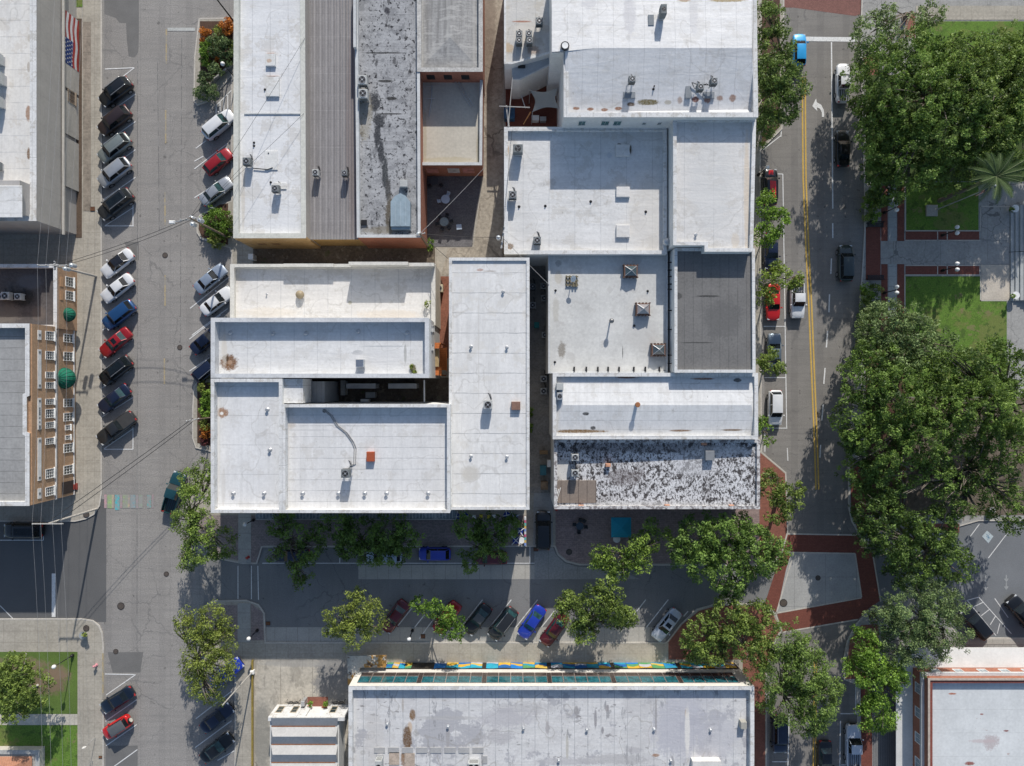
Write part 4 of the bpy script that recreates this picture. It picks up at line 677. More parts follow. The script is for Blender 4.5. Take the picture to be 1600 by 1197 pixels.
# canopy
mb = MB(); a_, b_ = W(400, 811, 3.6), W(712, 800, 3.6); mb.box(a_.x, a_.y, 3.5, b_.x, W(0, 772, 0).y, 3.62)
for k in range(60):
    x = a_.x + (b_.x - a_.x) * k / 60; mb.box(x, a_.y + .1, 3.62, x + .05, a_.y + 1.6, 3.7, 1)
mb.box(a_.x, a_.y - .05, 3.4, b_.x, a_.y, 3.75, 1)
cn = mb.build("street_canopy", [surf("canopy_metal", (.2, .23, .25), .3, 1.5, .4, 4, speck=[(1.6, .55, (.5, .5, .5), .5, None)]), copg], BN4)
# courtyard pieces
mb = MB(); a_, b_ = W(475, 629, 7), W(507, 596, 7); mb.box(a_.x, a_.y, 0, b_.x, b_.y, 7); tag(recenter(mb.build("lean_to", surf("lean_to_metal", (.4, .42, .44), .1, .5, .1, 4, lines=[('x', .6, .05, 0, (.25, .26, .27), .6, 0)]))), "grey metal roofed lean-to in the narrow dark light well", "lean-to")
mb = MB(); mb.tube([W(663, 594, 8), W(663, 628, 8)], .09); tag(recenter(mb.build("beam", copg)), "thin pale beam bridging the narrow light well", "beam")
# ---- S big south building
SST = [(700, 1120, 6, 60, 3, (.42, .41, .4), .5, 1.5), (820, 1105, 6, 45, 10, (.44, .43, .43), .5, 1.6), (585, 1150, 6, 16, 40, (.5, .48, .46), .5, 1.4), (1000, 1100, 6, 30, 20, (.48, .47, .47), .5, 1.5), (960, 1185, 6, 60, 8, (.38, .37, .37), .6, 1.5), (700, 1150, 6, 3, 20, (.33, .32, .32), .7, 1.2), (630, 1100, 6, 2, 12, (.4, .36, .32), .6, .8), (645, 1115, 6, 5, 9, (.2, .12, .06), .95, .6), (641, 1135, 6, 4, 9, (.55, .42, .3), .8, .6), (637, 1152, 6, 7, 20, (.13, .07, .03), .98, .7), (634, 1180, 6, 7, 14, (.25, .15, .08), .85, .9), (616, 1182, 6, 6, 12, (.3, .2, .12), .8, .7), (790, 1120, 6, 40, 14, (.42, .41, .43), .6, 1.6), (780, 1150, 6, 25, 10, (.4, .39, .4), .7, 1.5),
       (1060, 1135, 6, 42, 50, (.42, .42, .46), .75, .9), (1120, 1150, 6, 30, 40, (.44, .44, .47), .6, 1.2), (1072, 1112, 6, 3, 8, (.4, .3, .22), .8, .8), (1073, 1140, 6, 4, 40, (.68, .66, .62), .8, .5), (900, 1110, 6, 4, 8, (.3, .29, .29), .8, .7), (930, 1122, 6, 2.2, 16, (.25, .24, .25), .8, .5), (941, 1140, 6, 2, 6, (.25, .24, .25), .8, .5),
       (948, 1105, 6, 3, 5, (.3, .28, .28), .7, .6), (855, 1135, 6, 3, 10, (.35, .33, .33), .7, .6), (886, 1165, 6, 2.2, 22, (.42, .4, .35), .7, .5), (880, 1188, 6, 40, 5, (.42, .41, .42), .6, 1.3), (1024, 1115, 6, 1.8, 32, (.28, .27, .27), .7, .7), (990, 1170, 6, 14, 5, (.38, .37, .38), .6, .8), (1024, 1178, 6, 6, 2.5, (.3, .17, .1), .8, .8), (1085, 1095, 6, 40, 14, (.5, .5, .53), .5, 1.2)]
BS, rs, wp = building("mural_front_building", "big white roofed building with a teal glass front above a colourful wave mural", "building", [(545, 1072), (1178, 1072), (1178, 1500), (545, 1500)], 7.0, 6.3, surf("stucco_offwhite", (.68, .65, .58), .08, .5, .12, 3),
    roofwhite("roof_s", (.60, .595, .59), 'x', 1.62, stains=SST, amt=.6, pond=.45, dirtamt=.5, speck=[(.2, .545, (.37, .37, .39), .85, None), (.9, .60, (.28, .28, .29), .85, (1, .3, 1)), (1.4, .625, (.24, .23, .23), .85, (.4, 1, 1))], dirt_=(.5, .49, .49), wob=.04), copw, t=.42)
yn = max(p[1] for p in wp); x0 = min(p[0] for p in wp); x1 = max(p[0] for p in wp)
teal = plain("glass_bright_teal", (.015, .12, .145), .12, 0, .6, .8, var=.45); dkg = plain("glass_brown_dark", (.055, .04, .035), .15, 0, .5)
xb = [558, 657, 757, 858, 957, 1060, 1152]
for i in range(6):
    a_, b_ = XZ(xb[i], 4.5) + .25, XZ(xb[i + 1], 4.5) - .25
    if i == 0: a_ += .1
    for k in range(5):
        u0, u1 = a_ + (b_ - a_) * k / 5, a_ + (b_ - a_) * (k + 1) / 5; mb = MB()
        mb.box(u0 + .01, yn - .02, 3.2, u0 + .05, yn + .05, 6.2); mb.box(u1 - .05, yn - .02, 3.2, u1 - .01, yn + .05, 6.2); mb.box(u0 + .08, yn - .02, 3.2, u1 - .08, yn + .06, 3.28); mb.box(u0 + .08, yn - .02, 6.12, u1 - .08, yn + .06, 6.2); mb.box(u0 + .08, yn - .02, 4.2, u1 - .08, yn + .05, 4.28)
        f = mb.build("window", plain("frame_brownish", (.24, .2, .18)), BS); mb = MB(); mb.box(u0 + .05, yn - .01, 4.28, u1 - .05, yn + .02, 6.12); mb.build("pane", teal, f); mb = MB(); mb.box(u0 + .05, yn - .01, 3.28, u1 - .05, yn + .02, 4.2); mb.build("spandrel", dkg, f)
    if i < 5: mb = MB(); u = XZ(xb[i + 1], 4.5); mb.box(u - .26, yn - .01, 3.2, u + .26, yn + .03, 6.2); mb.build("pier", dkg, BS)
muc = [(.62, .38, .04), (.03, .36, .5), (.02, .13, .38), (.45, .46, .5), (.1, .3, .12), (.03, .28, .42), (.62, .42, .08), (.02, .2, .55)]
mmats = [surf("mural_colour_%s" % "abcdefgh"[i], c, .1, 2, .1, 6) for i, c in enumerate(muc)] + [plain("mural_dark", (.03, .025, .02))]
rr = random.Random(5); mx0, mx1 = XZ(604, 1), XZ(1150, 1)
mb = MB(); mb.box(mx0 - .1, yn - .02, 0.0, mx1 + .1, yn + .03, 2.15); mb.build("mural_back", mmats[8], BS)
for i in range(6):
    a_ = max(mx0, XZ(xb[i], 1) + .25); b_ = min(mx1, XZ(xb[i + 1], 1) - .25)
    for k in range(5):
        if (i, k) in ((0, 4), (1, 0)): continue
        u0, u1 = a_ + (b_ - a_) * k / 5, a_ + (b_ - a_) * (k + 1) / 5 - .04; mb = MB(); n = 8; ca, cb_, cc = rr.sample(range(8), 3); h1 = rr.uniform(.8, 1.3); ph = rr.uniform(0, 6)
        for s_ in range(n):
            p0, p1 = u0 + (u1 - u0) * s_ / n, u0 + (u1 - u0) * (s_ + 1) / n; w0 = h1 + .28 * math.sin(p0 * 2.6 + ph); w1 = h1 + .28 * math.sin(p1 * 2.6 + ph); t0 = 1.85 + .12 * math.sin(p0 * 1.7); t1 = 1.85 + .12 * math.sin(p1 * 1.7); v0, v1 = w0 * .45, w1 * .45; yy = yn + .04
            mb.face([(p0, yy, .12), (p1, yy, .12), (p1, yy, v1), (p0, yy, v0)], ca); mb.face([(p0, yy, v0), (p1, yy, v1), (p1, yy, w1), (p0, yy, w0)], cc); mb.face([(p0, yy, w0), (p1, yy, w1), (p1, yy, t1), (p0, yy, t0)], cb_)
        mb.build("mural_panel", mmats, BS)
for (x, y, wx, wy) in [(593 + i * 22, 1172, 17, 9) for i in range(8)] + [(758, 1187, 7, 12), (616, 1185, 16, 20), (640, 1187, 16, 20)]: onroof_box(BS, "roof_patch", x, y, 6.3, wx, wy, .07, surf("patch_grey", (.36, .36, .36), .1, 1, .1, 5) if y < 1180 or wx < 10 else surf("patch_rust", (.4, .33, .27), .3, 1.5, .3, 5), bev=.01)
for (x, y) in ((605, 1131), (700, 1135), (818, 1138), (917, 1140), (1022, 1139), (1110, 1140), (873, 1188), (1048, 1188)): vent(BS, x, y, 6.3, .13, .4)
onroof_box(BS, "roof_hatch", 1101, 1191, 6.3, 44, 16, .9, surf("hatch_box", (.6, .58, .55), .1, 1, .1, 4)); onroof_box(BS, "vent_box", 1159, 1129, 6.3, 9, 11, .8, surf("vent_box_grey", (.35, .34, .3), .1, 1, .1, 4))
mb = MB(); mb.prism(ccw(P2([(543, 1025), (603, 1025), (603, 1043), (562, 1043), (562, 1070), (543, 1070)], 3.0)), 2.7, 3.0); cnp = mb.build("corner_canopy", surf("canopy_rust", (.5, .48, .42), .2, .8, .3, 3, speck=[(.5, .48, (.42, .22, .05), .95, None), (.9, .6, (.1, .05, .02), .9, None)]), BS)
# ---- S2 small sawtooth
BS2 = empty("ridged_roof_building", W(480, 1160, 0), "small white building with row of low ridged metal roofs", "building")
zt = 3.5; a_, b_ = W(421, 1121, zt), W(529, 1500, zt)
mb = MB(); mb.box(a_.x, b_.y, 0, b_.x, a_.y - .2, 3.3); mb.build("wall", whitewall, BS2)
mb = MB(); px = 1121
mb.face([W(423, 1122, 3.9), W(528, 1122, 3.9), W(527, 1134, 3.4), W(425, 1134, 3.4)][::-1])
for i in range(12):
    y0 = 1135 + i * 28.3; L = 421 + (0 if i else 0)
    mb.face([W(423, y0, 3.35), W(528, y0, 3.35), W(525, y0 + 16, 4.0), W(426, y0 + 16, 4.0)][::-1]); mb.face([W(426, y0 + 16, 4.0), W(525, y0 + 16, 4.0), W(528, y0 + 28.3, 3.35), W(423, y0 + 28.3, 3.35)][::-1])
    mb.face([W(423, y0, 3.35), W(426, y0 + 16, 4.0), W(423, y0 + 28.3, 3.35)]); mb.face([W(528, y0, 3.35), W(525, y0 + 16, 4.0), W(528, y0 + 28.3, 3.35)])
mb.build("roof", surf("ridged_metal", (.43, .425, .415), .1, .5, .12, 4, lines=[('x', .45, .05, 0, (.42, .42, .42), .6, 0)]), BS2)
for i in range(3):
    y0 = 1135 + i * 28.3; mb = MB(); mb.box(W(424, 0, 3.4).x, W(0, y0 + .5, 3.4).y, 3.3, W(524, 0, 3.4).x, W(0, y0 - .7, 3.4).y, 3.42); mb.build("valley_gutter", rustm, BS2)
yn2 = a_.y - .2
mb = MB(); mb.box(a_.x - .1, yn2 - .15, 3.38, W(539, 0, 3.5).x, yn2 + .3, 3.7); mb.build("parapet", copw, BS2)
for (u0, u1) in ((421, 478), (508, 539)):
    mb = MB(); A = XZ(u0, 3) ; B = XZ(u1, 3); mb.box(A, yn2, 0, B, yn2 + .25, 3.38); mb.build("facade", copw, BS2)
    for c_ in ((436, 459) if u0 < 450 else (520,)): window(BS2, 'x', yn2 + .25, XZ(c_ - 5, 2), XZ(c_ + 5, 2), .7, 2.4, 1, 1, 2, fm=plain("frame_tan", (.45, .38, .28)), sill=False)
sheet("brick_path", [(481, 1088), (513, 1088), (513, 1117), (481, 1117)], .17, brickred)
# ---- R brick building at corner
BR, r, wp = building("red_brick_building", "red brick corner building with pale roof and awnings along both streets", "building", [(1450, 1060), (2000, 1060), (2000, 1500), (1450, 1500)], 6.3, 5.6, brickw,
    surf("roof_r", (.60, .62, .62), .1, .3, .12, 3, rough=.7, lines=[('y', 2.9, .06, .3, (.45, .46, .46), .7, .1)], streak=('x', 1.5, .3, (.5, .52, .52)), speck=[(.8, .68, (.3, .1, .06), .7, None)], stains=[(1488, 1084, 5.6, 6, 1.5, (.4, .14, .08), .9, .6), (1534, 1116, 5.6, 3, 1.2, (.25, .06, .04), .9, .6), (1572, 1142, 5.6, 4, 1.5, (.2, .05, .04), .9, .6), (1548, 1160, 5.6, 12, 12, (.42, .36, .36), .7, 1.4), (1515, 1193, 5.6, 8, 3, (.25, .08, .06), .9, .8), (1535, 1158, 5.6, 20, 3, (.5, .42, .42), .6, 1)]), surf("coping_stone", (.45, .38, .32), .15, 1, .2, 4), t=.2)
xw_ = min(p[0] for p in wp); yn_ = max(p[1] for p in wp)
mb = MB(); mb.box(xw_ - .35, W(0, 1500).y, 5.2, xw_, yn_ + .35, 5.55); mb.box(xw_, yn_, 5.2, W(1900, 0).x, yn_ + .35, 5.55); mb.build("cornice", copg, BR)
mb = MB(); ip = inset(wp, .24); ring(mb, ip, inset(wp, .62), 5.4, 6.2); mb.build("brick_band", brickd, BR)
for y in (1075, 1113, 1153, 1192): window(BR, 'y', xw_, YZ(y + 8, 4.2), YZ(y - 8, 4.2), 3.7, 4.9, -1, 2, 1, sill=False, gm=plain("glass_pale", (.25, .3, .33), .2, 0, .4))
for x in (1462, 1498, 1536, 1570, 1606): window(BR, 'x', yn_, XZ(x - 7, 4.2), XZ(x + 7, 4.2), 3.7, 4.9, 1, 2, 1, sill=False, gm=plain("glass_pale", (.25, .3, .33), .2, 0, .4))
aw = surf("awning_white", (.66, .66, .64), .08, .6, .1, 4)
mb = MB(); z = 3.2; q = [W(1403, 1014, z), W(1700, 1014, z)]; yA, yB = q[0].y, yn_ + .02; X0 = W(1403, 0, z).x; X1 = W(2000, 0, z).x; Y1 = W(0, 1500, z).y
mb.hexa([(X0, yB, 3.0), (X1, yB, 3.0), (X1, yA, 2.7), (X0, yA, 2.7), (X0, yB, 3.15), (X1, yB, 3.15), (X1, yA, 2.8), (X0, yA, 2.8)]); mb.build("awning", aw, BR)
mb = MB(); mb.hexa([(X0, Y1, 2.7), (xw_ - .02, Y1, 3.0), (xw_ - .02, yB - .01, 3.0), (X0, yB - .01, 2.7), (X0, Y1, 2.8), (xw_ - .02, Y1, 3.15), (xw_ - .02, yB - .01, 3.15), (X0, yB - .01, 2.8)]); mb.build("awning", aw, BR)
# ---- small SW brick building
BW, r, wp = building("stone_edged_building", "small orange tiled roof corner with stone edging by the lawn", "building", [(-200, 1172), (62, 1172), (62, 1500), (-200, 1500)], 1.1, .9, MC['kerb_concrete'], surf("roof_w", (.45, .42, .38), .15, 1, .2, 4), surf("stone_grey", (.4, .4, .38), .2, 1.2, .3, 5), t=.5,
    roofs=[[(-200, 1178, 1.0), (56, 1178, 1.0), (56, 1500, 1.0), (-200, 1500, 1.0)]])
mb = MB(); mb.face([W(-60, 1240, 3.0), W(50, 1182, 1.2), W(50, 1500, 1.2), W(-60, 1500, 3.0)][::-1]); mb.face([W(-200, 1182, 1.2), W(50, 1182, 1.2), W(-60, 1240, 3.0)]); mb.build("roof_tiles", surf("terracotta", (.42, .21, .13), .15, 1, .2, 4, lines=[('x', .3, .05, 0, (.35, .12, .06), .6, 0)]), BW)
# ---- courthouse steps on the east edge
BCt = empty("courthouse_steps", W(1620, 395, 0), "wide pale stone steps of the courthouse at the end of the park walk", "steps")
mb = MB()
for k in range(6): mb.box(W(1577 + k * 6, 0).x, W(0, 470).y, .12, W(1577 + (k + 1) * 6, 0).x + .0, W(0, 322).y, .28 + k * .16)
mb.box(W(1613, 0).x, W(0, 470).y, .12, W(1800, 0).x, W(0, 322).y, 1.25); mb.build("step_flight", surf("step_stone", (.38, .4, .4), .1, .8, .15, 5, lines=[('x', .5, .04, 0, (.25, .26, .26), .5, 0)]), BCt)
mb = MB(); mb.tube([W(1577, 394, 1.1), W(1613, 392, 2.2)], .04); mb.tube([W(1577, 394, .2), W(1577, 394, 1.1)], .03); mb.build("handrail", dark_metal, BCt)
# ---- street fronts that face away from the camera
def front(root, axis, plane, out, a0, a1, zt, shop=True, step=3.2):
    mb = MB(); n = max(1, int((a1 - a0) / step)); d = (a1 - a0) / n
    def bx(u0, u1, v0, v1, e0, e1, mi):
        lo, hi = sorted((plane + out * e0, plane + out * e1))
        if axis == 'y': mb.box(lo, u0, v0, hi, u1, v1, mi)
        else: mb.box(u0, lo, v0, u1, hi, v1, mi)
    for k in range(n):
        u = a0 + d * (k + .5)
        if shop: bx(u - d * .42, u + d * .42, .4, 2.9, -.02, .03, 1); bx(u - d * .44, u + d * .44, .15, .4, -.02, .08, 0); bx(u - .04, u + .04, .4, 2.9, .03, .07, 2); bx(u - d * .44, u + d * .44, 2.9, 3.2, -.02, .12, 0)
        z = 4.6
        while z + 1.8 < zt - 1.0: bx(u - .55, u + .55, z, z + 1.7, -.02, .03, 1); bx(u - .7, u + .7, z - .15, z, -.02, .12, 0); bx(u - .62, u + .62, z + 1.7, z + 1.85, -.02, .08, 0); bx(u - .03, u + .03, z, z + 1.7, .03, .06, 2); bx(u - .55, u + .55, z + .82, z + .88, .03, .055, 2); z += 3.3
    bx(a0, a1, zt - .75, zt - .6, -.02, .12, 0)
    mb.build("shopfront", [copw, glassd, trimw], root)
trimw = plain("frame_white", (.6, .6, .58), .5)
def fronts(root, poly, zt, sides):
    P_ = P2(poly, zt); xs_ = [p.x for p in P_]; ys_ = [p.y for p in P_]
    for sd in sides:
        if sd == 's': front(root, 'x', min(ys_), -1, min(xs_) + .4, max(xs_) - .4, zt)
        if sd == 'e': front(root, 'y', max(xs_), 1, max(min(ys_), -45) + .4, min(max(ys_), 48) - .4, zt)
        if sd == 'w': front(root, 'y', min(xs_), -1, max(min(ys_), -45) + .4, min(max(ys_), 48) - .4, zt)
fronts(BN3, [(330, 592), (441, 801)], 12.0, 'sw'); fronts(BN4, [(441.5, 632), (703, 801)], 12.0, 's'); fronts(BM, [(702, 403), (827, 796)], 10.3, 's'); fronts(BH2, [(866, 687), (1187, 795)], 8.0, 's')
fronts(BN2, [(330, 497), (670, 590)], 12.0, 'w'); fronts(BN1, [(360, 413), (680, 508)], 6.6, 'w'); fronts(BA, [(365, -70), (476, 372)], 6.6, 'w')
fronts(BE, [(881, 0), (1184, 183)], 12.0, 'e'); fronts(BG2, [(1054, 388), (1180, 582)], 9.75, 'e'); fronts(BH, [(864, 583), (1184, 686)], 8.9, 'e')
# ================================================================== ROOF UNITS
casing = surf("unit_casing", (.42, .43, .42), .12, 1.5, .2, 8); casing_d = surf("unit_casing_dark", (.16, .175, .18), .15, 1.5, .2, 8); casing_t = surf("unit_casing_tan", (.5, .45, .32), .1, 1.5, .2, 8)
def make_condenser(mat, a=.42, h=.8, leg=.35):
    root = empty("fan_unit", (0, 0, 0), "x", "fan unit")
    mb = MB(); mb.box(-a, -a, leg, a, a, leg + h, bev=.04)
    for s_ in (-1, 1):
        for k in range(4): mb.box(-a * .85, s_ * a - .01, leg + .1 + k * .16, a * .85, s_ * a + .012, leg + .18 + k * .16, 1)
    mb.build("casing", [mat, black], root, world=False)
    mb = MB(); mb.cyl(0, 0, leg + h - .01, leg + h + .006, a * .80, n=20); mb.build("fan_well", black, root, world=False)
    mb = MB()
    for k in range(4):
        c, s_ = math.cos(k * math.pi / 2 + .4), math.sin(k * math.pi / 2 + .4); c2, s2 = math.cos(k * math.pi / 2 + 1.1), math.sin(k * math.pi / 2 + 1.1)
        mb.face([(c * .08, s_ * .08, leg + h + .012), (c * a * .72, s_ * a * .72, leg + h + .012), (c2 * a * .72, s2 * a * .72, leg + h + .03)])
    mb.cyl(0, 0, leg + h, leg + h + .06, .1, n=10, mi=1); mb.build("fan", [plain("fan_blade", (.12, .12, .125), .5), galv], root, world=False)
    mb = MB(); ring(mb, [(a * .84 * math.cos(t_ * .3142), a * .84 * math.sin(t_ * .3142)) for t_ in range(20)], [(a * .76 * math.cos(t_ * .3142), a * .76 * math.sin(t_ * .3142)) for t_ in range(20)], leg + h, leg + h + .04); mb.build("guard_ring", galv, root, world=False)
    mb = MB(); mb.tube([(a * .6, a, leg + .3), (a * .6, a + .12, leg + .2), (a * .6, a + .15, .06), (a * .2, a + .75, .05), (-a * .1, a + .8, -.02)], .035, n=6); mb.tube([(a * .8, a, leg + .25), (a * .8, a + .1, leg + .15), (a * .8, a + .12, .05), (a * .5, a + .7, .04), (a * .5, a + .75, -.02)], .025, n=6); mb.build("refrigerant_pipe", black, root, world=False)
    if leg > .05:
        mb = MB()
        for (x, y) in ((-.8, -.8), (.8, -.8), (.8, .8), (-.8, .8)): mb.box(x * a - .04, y * a - .04, 0, x * a + .04, y * a + .04, leg)
        mb.box(-a, -a * .8 - .05, leg - .06, a, -a * .8 + .05, leg); mb.box(-a, a * .8 - .05, leg - .06, a, a * .8 + .05, leg); mb.build("stand", galv, root, world=False)
    return root
protos = {}
def unit(px, py, z, kind, label, grp="air conditioning fan units", a=.42, h=.8, leg=.35, rz=0.0):
    key = (kind, a, h, leg)
    if key not in protos: o = protos[key] = make_condenser({'g': casing, 'd': casing_d, 't': casing_t}[kind], a, h, leg)
    else: o = copy_tree(protos[key])
    o.location = W(px, py, z); o.rotation_euler.z = rz; o['label'] = label; o['category'] = "fan unit"; o['group'] = grp
    return o
for a_ in [(391, 257, 6, 'd', "dark fan unit on the stepped white roof, piped to a flat duct", .45, .8, .5), (435, 299, 6, 'd', "dark fan unit on the white roof's lower part, by the small square hatch", .42, .8, .5),
    (497, 274, 4.82, 'g', "pale fan unit on the corrugated metal roof, the one nearer the white roof", .38, .8, .45), (542, 275, 4.82, 'd', "dark fan unit on the corrugated metal roof, the one nearer the blotched roof", .36, .8, .5),
    (570, 133, 6.2, 'g', "big fan unit on the blotched roof, the upper of the pair above the tar streak", .55, .9, .6), (571, 154, 6.2, 'g', "big fan unit on the blotched roof, the lower of the pair above the tar streak", .55, .9, .6),
    (842, 42, 6.9, 'd', "single fan unit standing alone inside the rusty line on the small annex roof", .42, .8, .6), (811, 61, 6.9, 'd', "fan unit of the annex foursome, outer one farther from the stair shed", .38, .9, .4), (826, 61, 6.9, 'd', "fan unit of the annex foursome, inner one farther from the stair shed", .38, .9, .4), (811, 71, 6.9, 'd', "fan unit of the annex foursome, outer one nearer the stair shed", .38, .9, .4), (827, 71, 6.9, 'd', "fan unit of the annex foursome, inner one nearer the stair shed", .38, .9, .4),
    (985, 131, 11.95, 'd', "fan unit with bent pipe on the gabled white roof above a grey pad", .36, .8, .5), (1090, 143, 11.85, 'd', "fan unit on the gabled roof standing between two grey pads, lower of the cabled pair", .36, .8, .5), (1111, 134, 12.0, 'd', "fan unit on the gabled roof ending the looping cables, upper of the pair", .36, .8, .5),
    (801, 309, 8.1, 'd', "dark square fan unit by the alley edge of the wide white roof", .46, .8, .5), (839, 378, 8.1, 'd', "dark square fan unit with a bent hose on the wide white roof", .44, .7, .2),
    (763, 632, 10.15, 'g', "grey fan unit on the long ribbed white roof beside the brown hatch", .5, .85, .5), (545, 737, 11, 'd', "dark fan unit casting a long shadow at the end of the conduit line", .48, .8, .9),
    (897, 713, 7.3, 'g', "round topped fan unit on the mottled roof, the one nearer the thick white parapet", .42, .7, .7), (897, 737, 7.3, 'g', "round topped fan unit on the mottled roof, the one beside the brown patch", .42, .7, .7),
    (7, 465, 3.4, 'g', "fan unit on the dark annex roof, farthest of the row from the street", .42, .7, .3), (17, 464, 3.4, 'g', "largest fan unit in the row on the dark annex roof, in the middle", .5, .75, .3), (36, 465, 3.4, 'g', "fan unit in the row on the dark annex roof, nearest the street", .42, .7, .3)]:
    unit(*a_[:5], a=a_[5], h=a_[6], leg=a_[7])
for i, (x, y, c, lb) in enumerate([(832, 449, 'd', "dark fan unit in the narrow alley against the long white building, first from the hose"), (849, 448, 'g', "fan unit in the narrow alley against the skylight building, first from the hose"), (850, 467, 'g', "fan unit with pale ring in the narrow alley, second along the skylight building"), (832, 478, 'g', "fan unit in the narrow alley by the long white building, just above the teal bin"), (851, 524, 'g', "fan unit in the narrow alley by the skylight building, just below the teal bin"), (849, 592, 'g', "upper fan unit of the double pair in the narrow alley beside the gabled building"), (849, 611, 'g', "lower fan unit of the double pair in the narrow alley beside the gabled building")]):
    unit(x + (x - 800) * 0, y, .13, c, lb, "fan units in the narrow alley", .42, .8, .02)
for i, (y, lb) in enumerate([(1150, "white fan unit beside the ridged roofs, first along the gap"), (1177, "dark topped fan unit beside the ridged roofs, between the two white ones"), (1190, "white fan unit beside the ridged roofs, last along the gap")]): unit(534, y, .13, 'g', lb, "fan units beside the ridged roof building", .42, .8, 2.0)
unit(687, 452, .13, 't', "tan fan unit standing on the brick strip beside the cream roof", a=.5, h=1.0, leg=.02)
# box shaped rooftop units
def boxunit(px, py, z, wx, wy, h, nf, label, mat=casing, leg=.3, name="rooftop_unit", cat="rooftop unit", side=True):
    root = empty(name, W(px, py, z), label, cat); k = S * (HC - z) / HC; X, Y = wx * k / 2, wy * k / 2
    mb = MB(); mb.box(-X, -Y, leg, X, Y, leg + h, bev=.04)
    if side:
        for j in range(5): mb.box(-X * .8, Y - .01, leg + .1 + j * h * .16, X * .8, Y + .015, leg + .14 + j * h * .16, 1)
    mb.build("casing", [mat, black], root, world=False)
    mb = MB(); mb.box(-X * .9, -Y * .9, 0, X * .9, Y * .9, leg - .002); mb.build("stand", galv, root, world=False)
    for j in range(nf):
        lx, ly = (0, (-Y + 2 * Y * (j + .5) / nf)) if Y > X else (-X + 2 * X * (j + .5) / nf, 0); rr_ = min(X, Y) * .75
        mb = MB(); mb.cyl(lx, ly, leg + h, leg + h + .012, rr_, n=18); mb.cyl(lx, ly, leg + h, leg + h + .05, rr_ * .25, n=10, mi=1)
        for q_ in range(3):
            an = q_ * 2.09; mb.face([(lx + .2 * rr_ * math.cos(an), ly + .2 * rr_ * math.sin(an), leg + h + .02), (lx + .9 * rr_ * math.cos(an), ly + .9 * rr_ * math.sin(an), leg + h + .02), (lx + .9 * rr_ * math.cos(an + .8), ly + .9 * rr_ * math.sin(an + .8), leg + h + .035)], 1)
        mb.build("fan", [black, plain("fan_blade", (.12, .12, .125), .5)], root, world=False)
    return root
boxunit(1033, 25, 12.4, 9, 15, 1.1, 1, "tall dark unit standing on the upper slope of the gabled roof", casing_d, .4)
boxunit(809, 239, 8.1, 15, 13, .9, 1, "wide dark and grey unit on the wide white roof beside a rust smear", casing_d, .7)
boxunit(874, 604, 8.45, 11, 11, .7, 0, "square grey duct box in the corner of the shallow gabled roof", casing, .3, "duct_box", "duct box"); boxunit(874, 619, 8.45, 9, 11, .6, 1, "rounded metal duct unit next to the square duct box", galv, .25, "duct_box", "duct box")
boxunit(565, 568, 10.9, 12, 12, .9, 0, "shiny metal exhaust hood on the bright white roof under a curved grey mark", plain("hood_steel", (.5, .52, .55), .25, .8), .2, "exhaust_hood", "exhaust hood", False)
boxunit(595, 1187, 6.3, 10, 18, 1.0, 1, "tall grey unit on the big mural building roof beside the rusty patches", casing, .6); boxunit(741, 1190, 6.3, 17, 12, .9, 2, "grey unit with two fans on the big mural building roof", casing, .4)
boxunit(2, 97, 7.1, 14, 16, 1.0, 0, "grey unit on the flag store roof, farthest from the white penthouse", casing, .4); boxunit(3, 128, 7.1, 18, 18, 1.1, 0, "grey unit on the flag store roof, second from the far end", casing, .5); boxunit(2, 164, 7.1, 16, 16, 1.1, 0, "grey unit on the flag store roof, third from the far end", casing, .5); boxunit(2, 262, 7.1, 10, 12, .7, 0, "small dark unit on the flag store roof by the penthouse", casing_d, .3)
boxunit(632, 289, 6.2, 12, 11, .5, 0, "small grey box on the blotched roof near the blue curved hood", casing, .2, "vent_box", "vent box", False); boxunit(1107, 711, 7.6, 14, 15, .55, 0, "white framed box skylight on the mottled roof", plain("skylight_grey", (.22, .23, .24), .3), .15, "box_skylight", "skylight", False)
boxunit(569, 348, 6.2, 9, 8, .2, 0, "small square frame lying near the low edge of the blotched roof", dark_metal, .02, "roof_frame", "roof frame", False)
# big curved hood on C
hd = empty("duct_hood", W(628, 335, 6.2), "large blue grey curved duct hood on the blotched roof", "duct hood"); mb = MB(); k = S * .93
pr = [(-15, 22), (-15, -16), (-8, -25), (0, -29), (8, -25), (15, -16), (15, 22)]
top = ccw([(x * k, -y * k) for x, y in pr]); mb.prism(top, .2, 1.2); mb.box(-14.5 * k, -26 * k, .2, 14.5 * k, -22.1 * k, .9); mb.build("hood_body", plain("hood_blue", (.30, .38, .43), .5, .3), hd, world=False)
mb = MB()
for x in (-8, 0, 8): mb.box(x * k - .03, -21 * k, 1.2, x * k + .03, 16 * k, 1.26)
mb.build("hood_rib", plain("hood_blue_light", (.4, .48, .53), .5, .3), hd, world=False)
# flue with round cap
fl = empty("capped_flue", W(879, 96, 9.0), "tall round flue with white cap between the tower block and gabled roof", "flue"); mb = MB(); mb.cyl(0, 0, 0, 3.6, .38, n=16); mb.build("pipe", galv, fl, world=False); mb = MB(); mb.cyl(0, 0, 3.6, 3.8, .5, n=18, bottom=True); mb.cyl(0, 0, 3.8, 3.86, .36, n=18, mi=1); mb.build("cap", [dark_metal, whitem], fl, world=False)
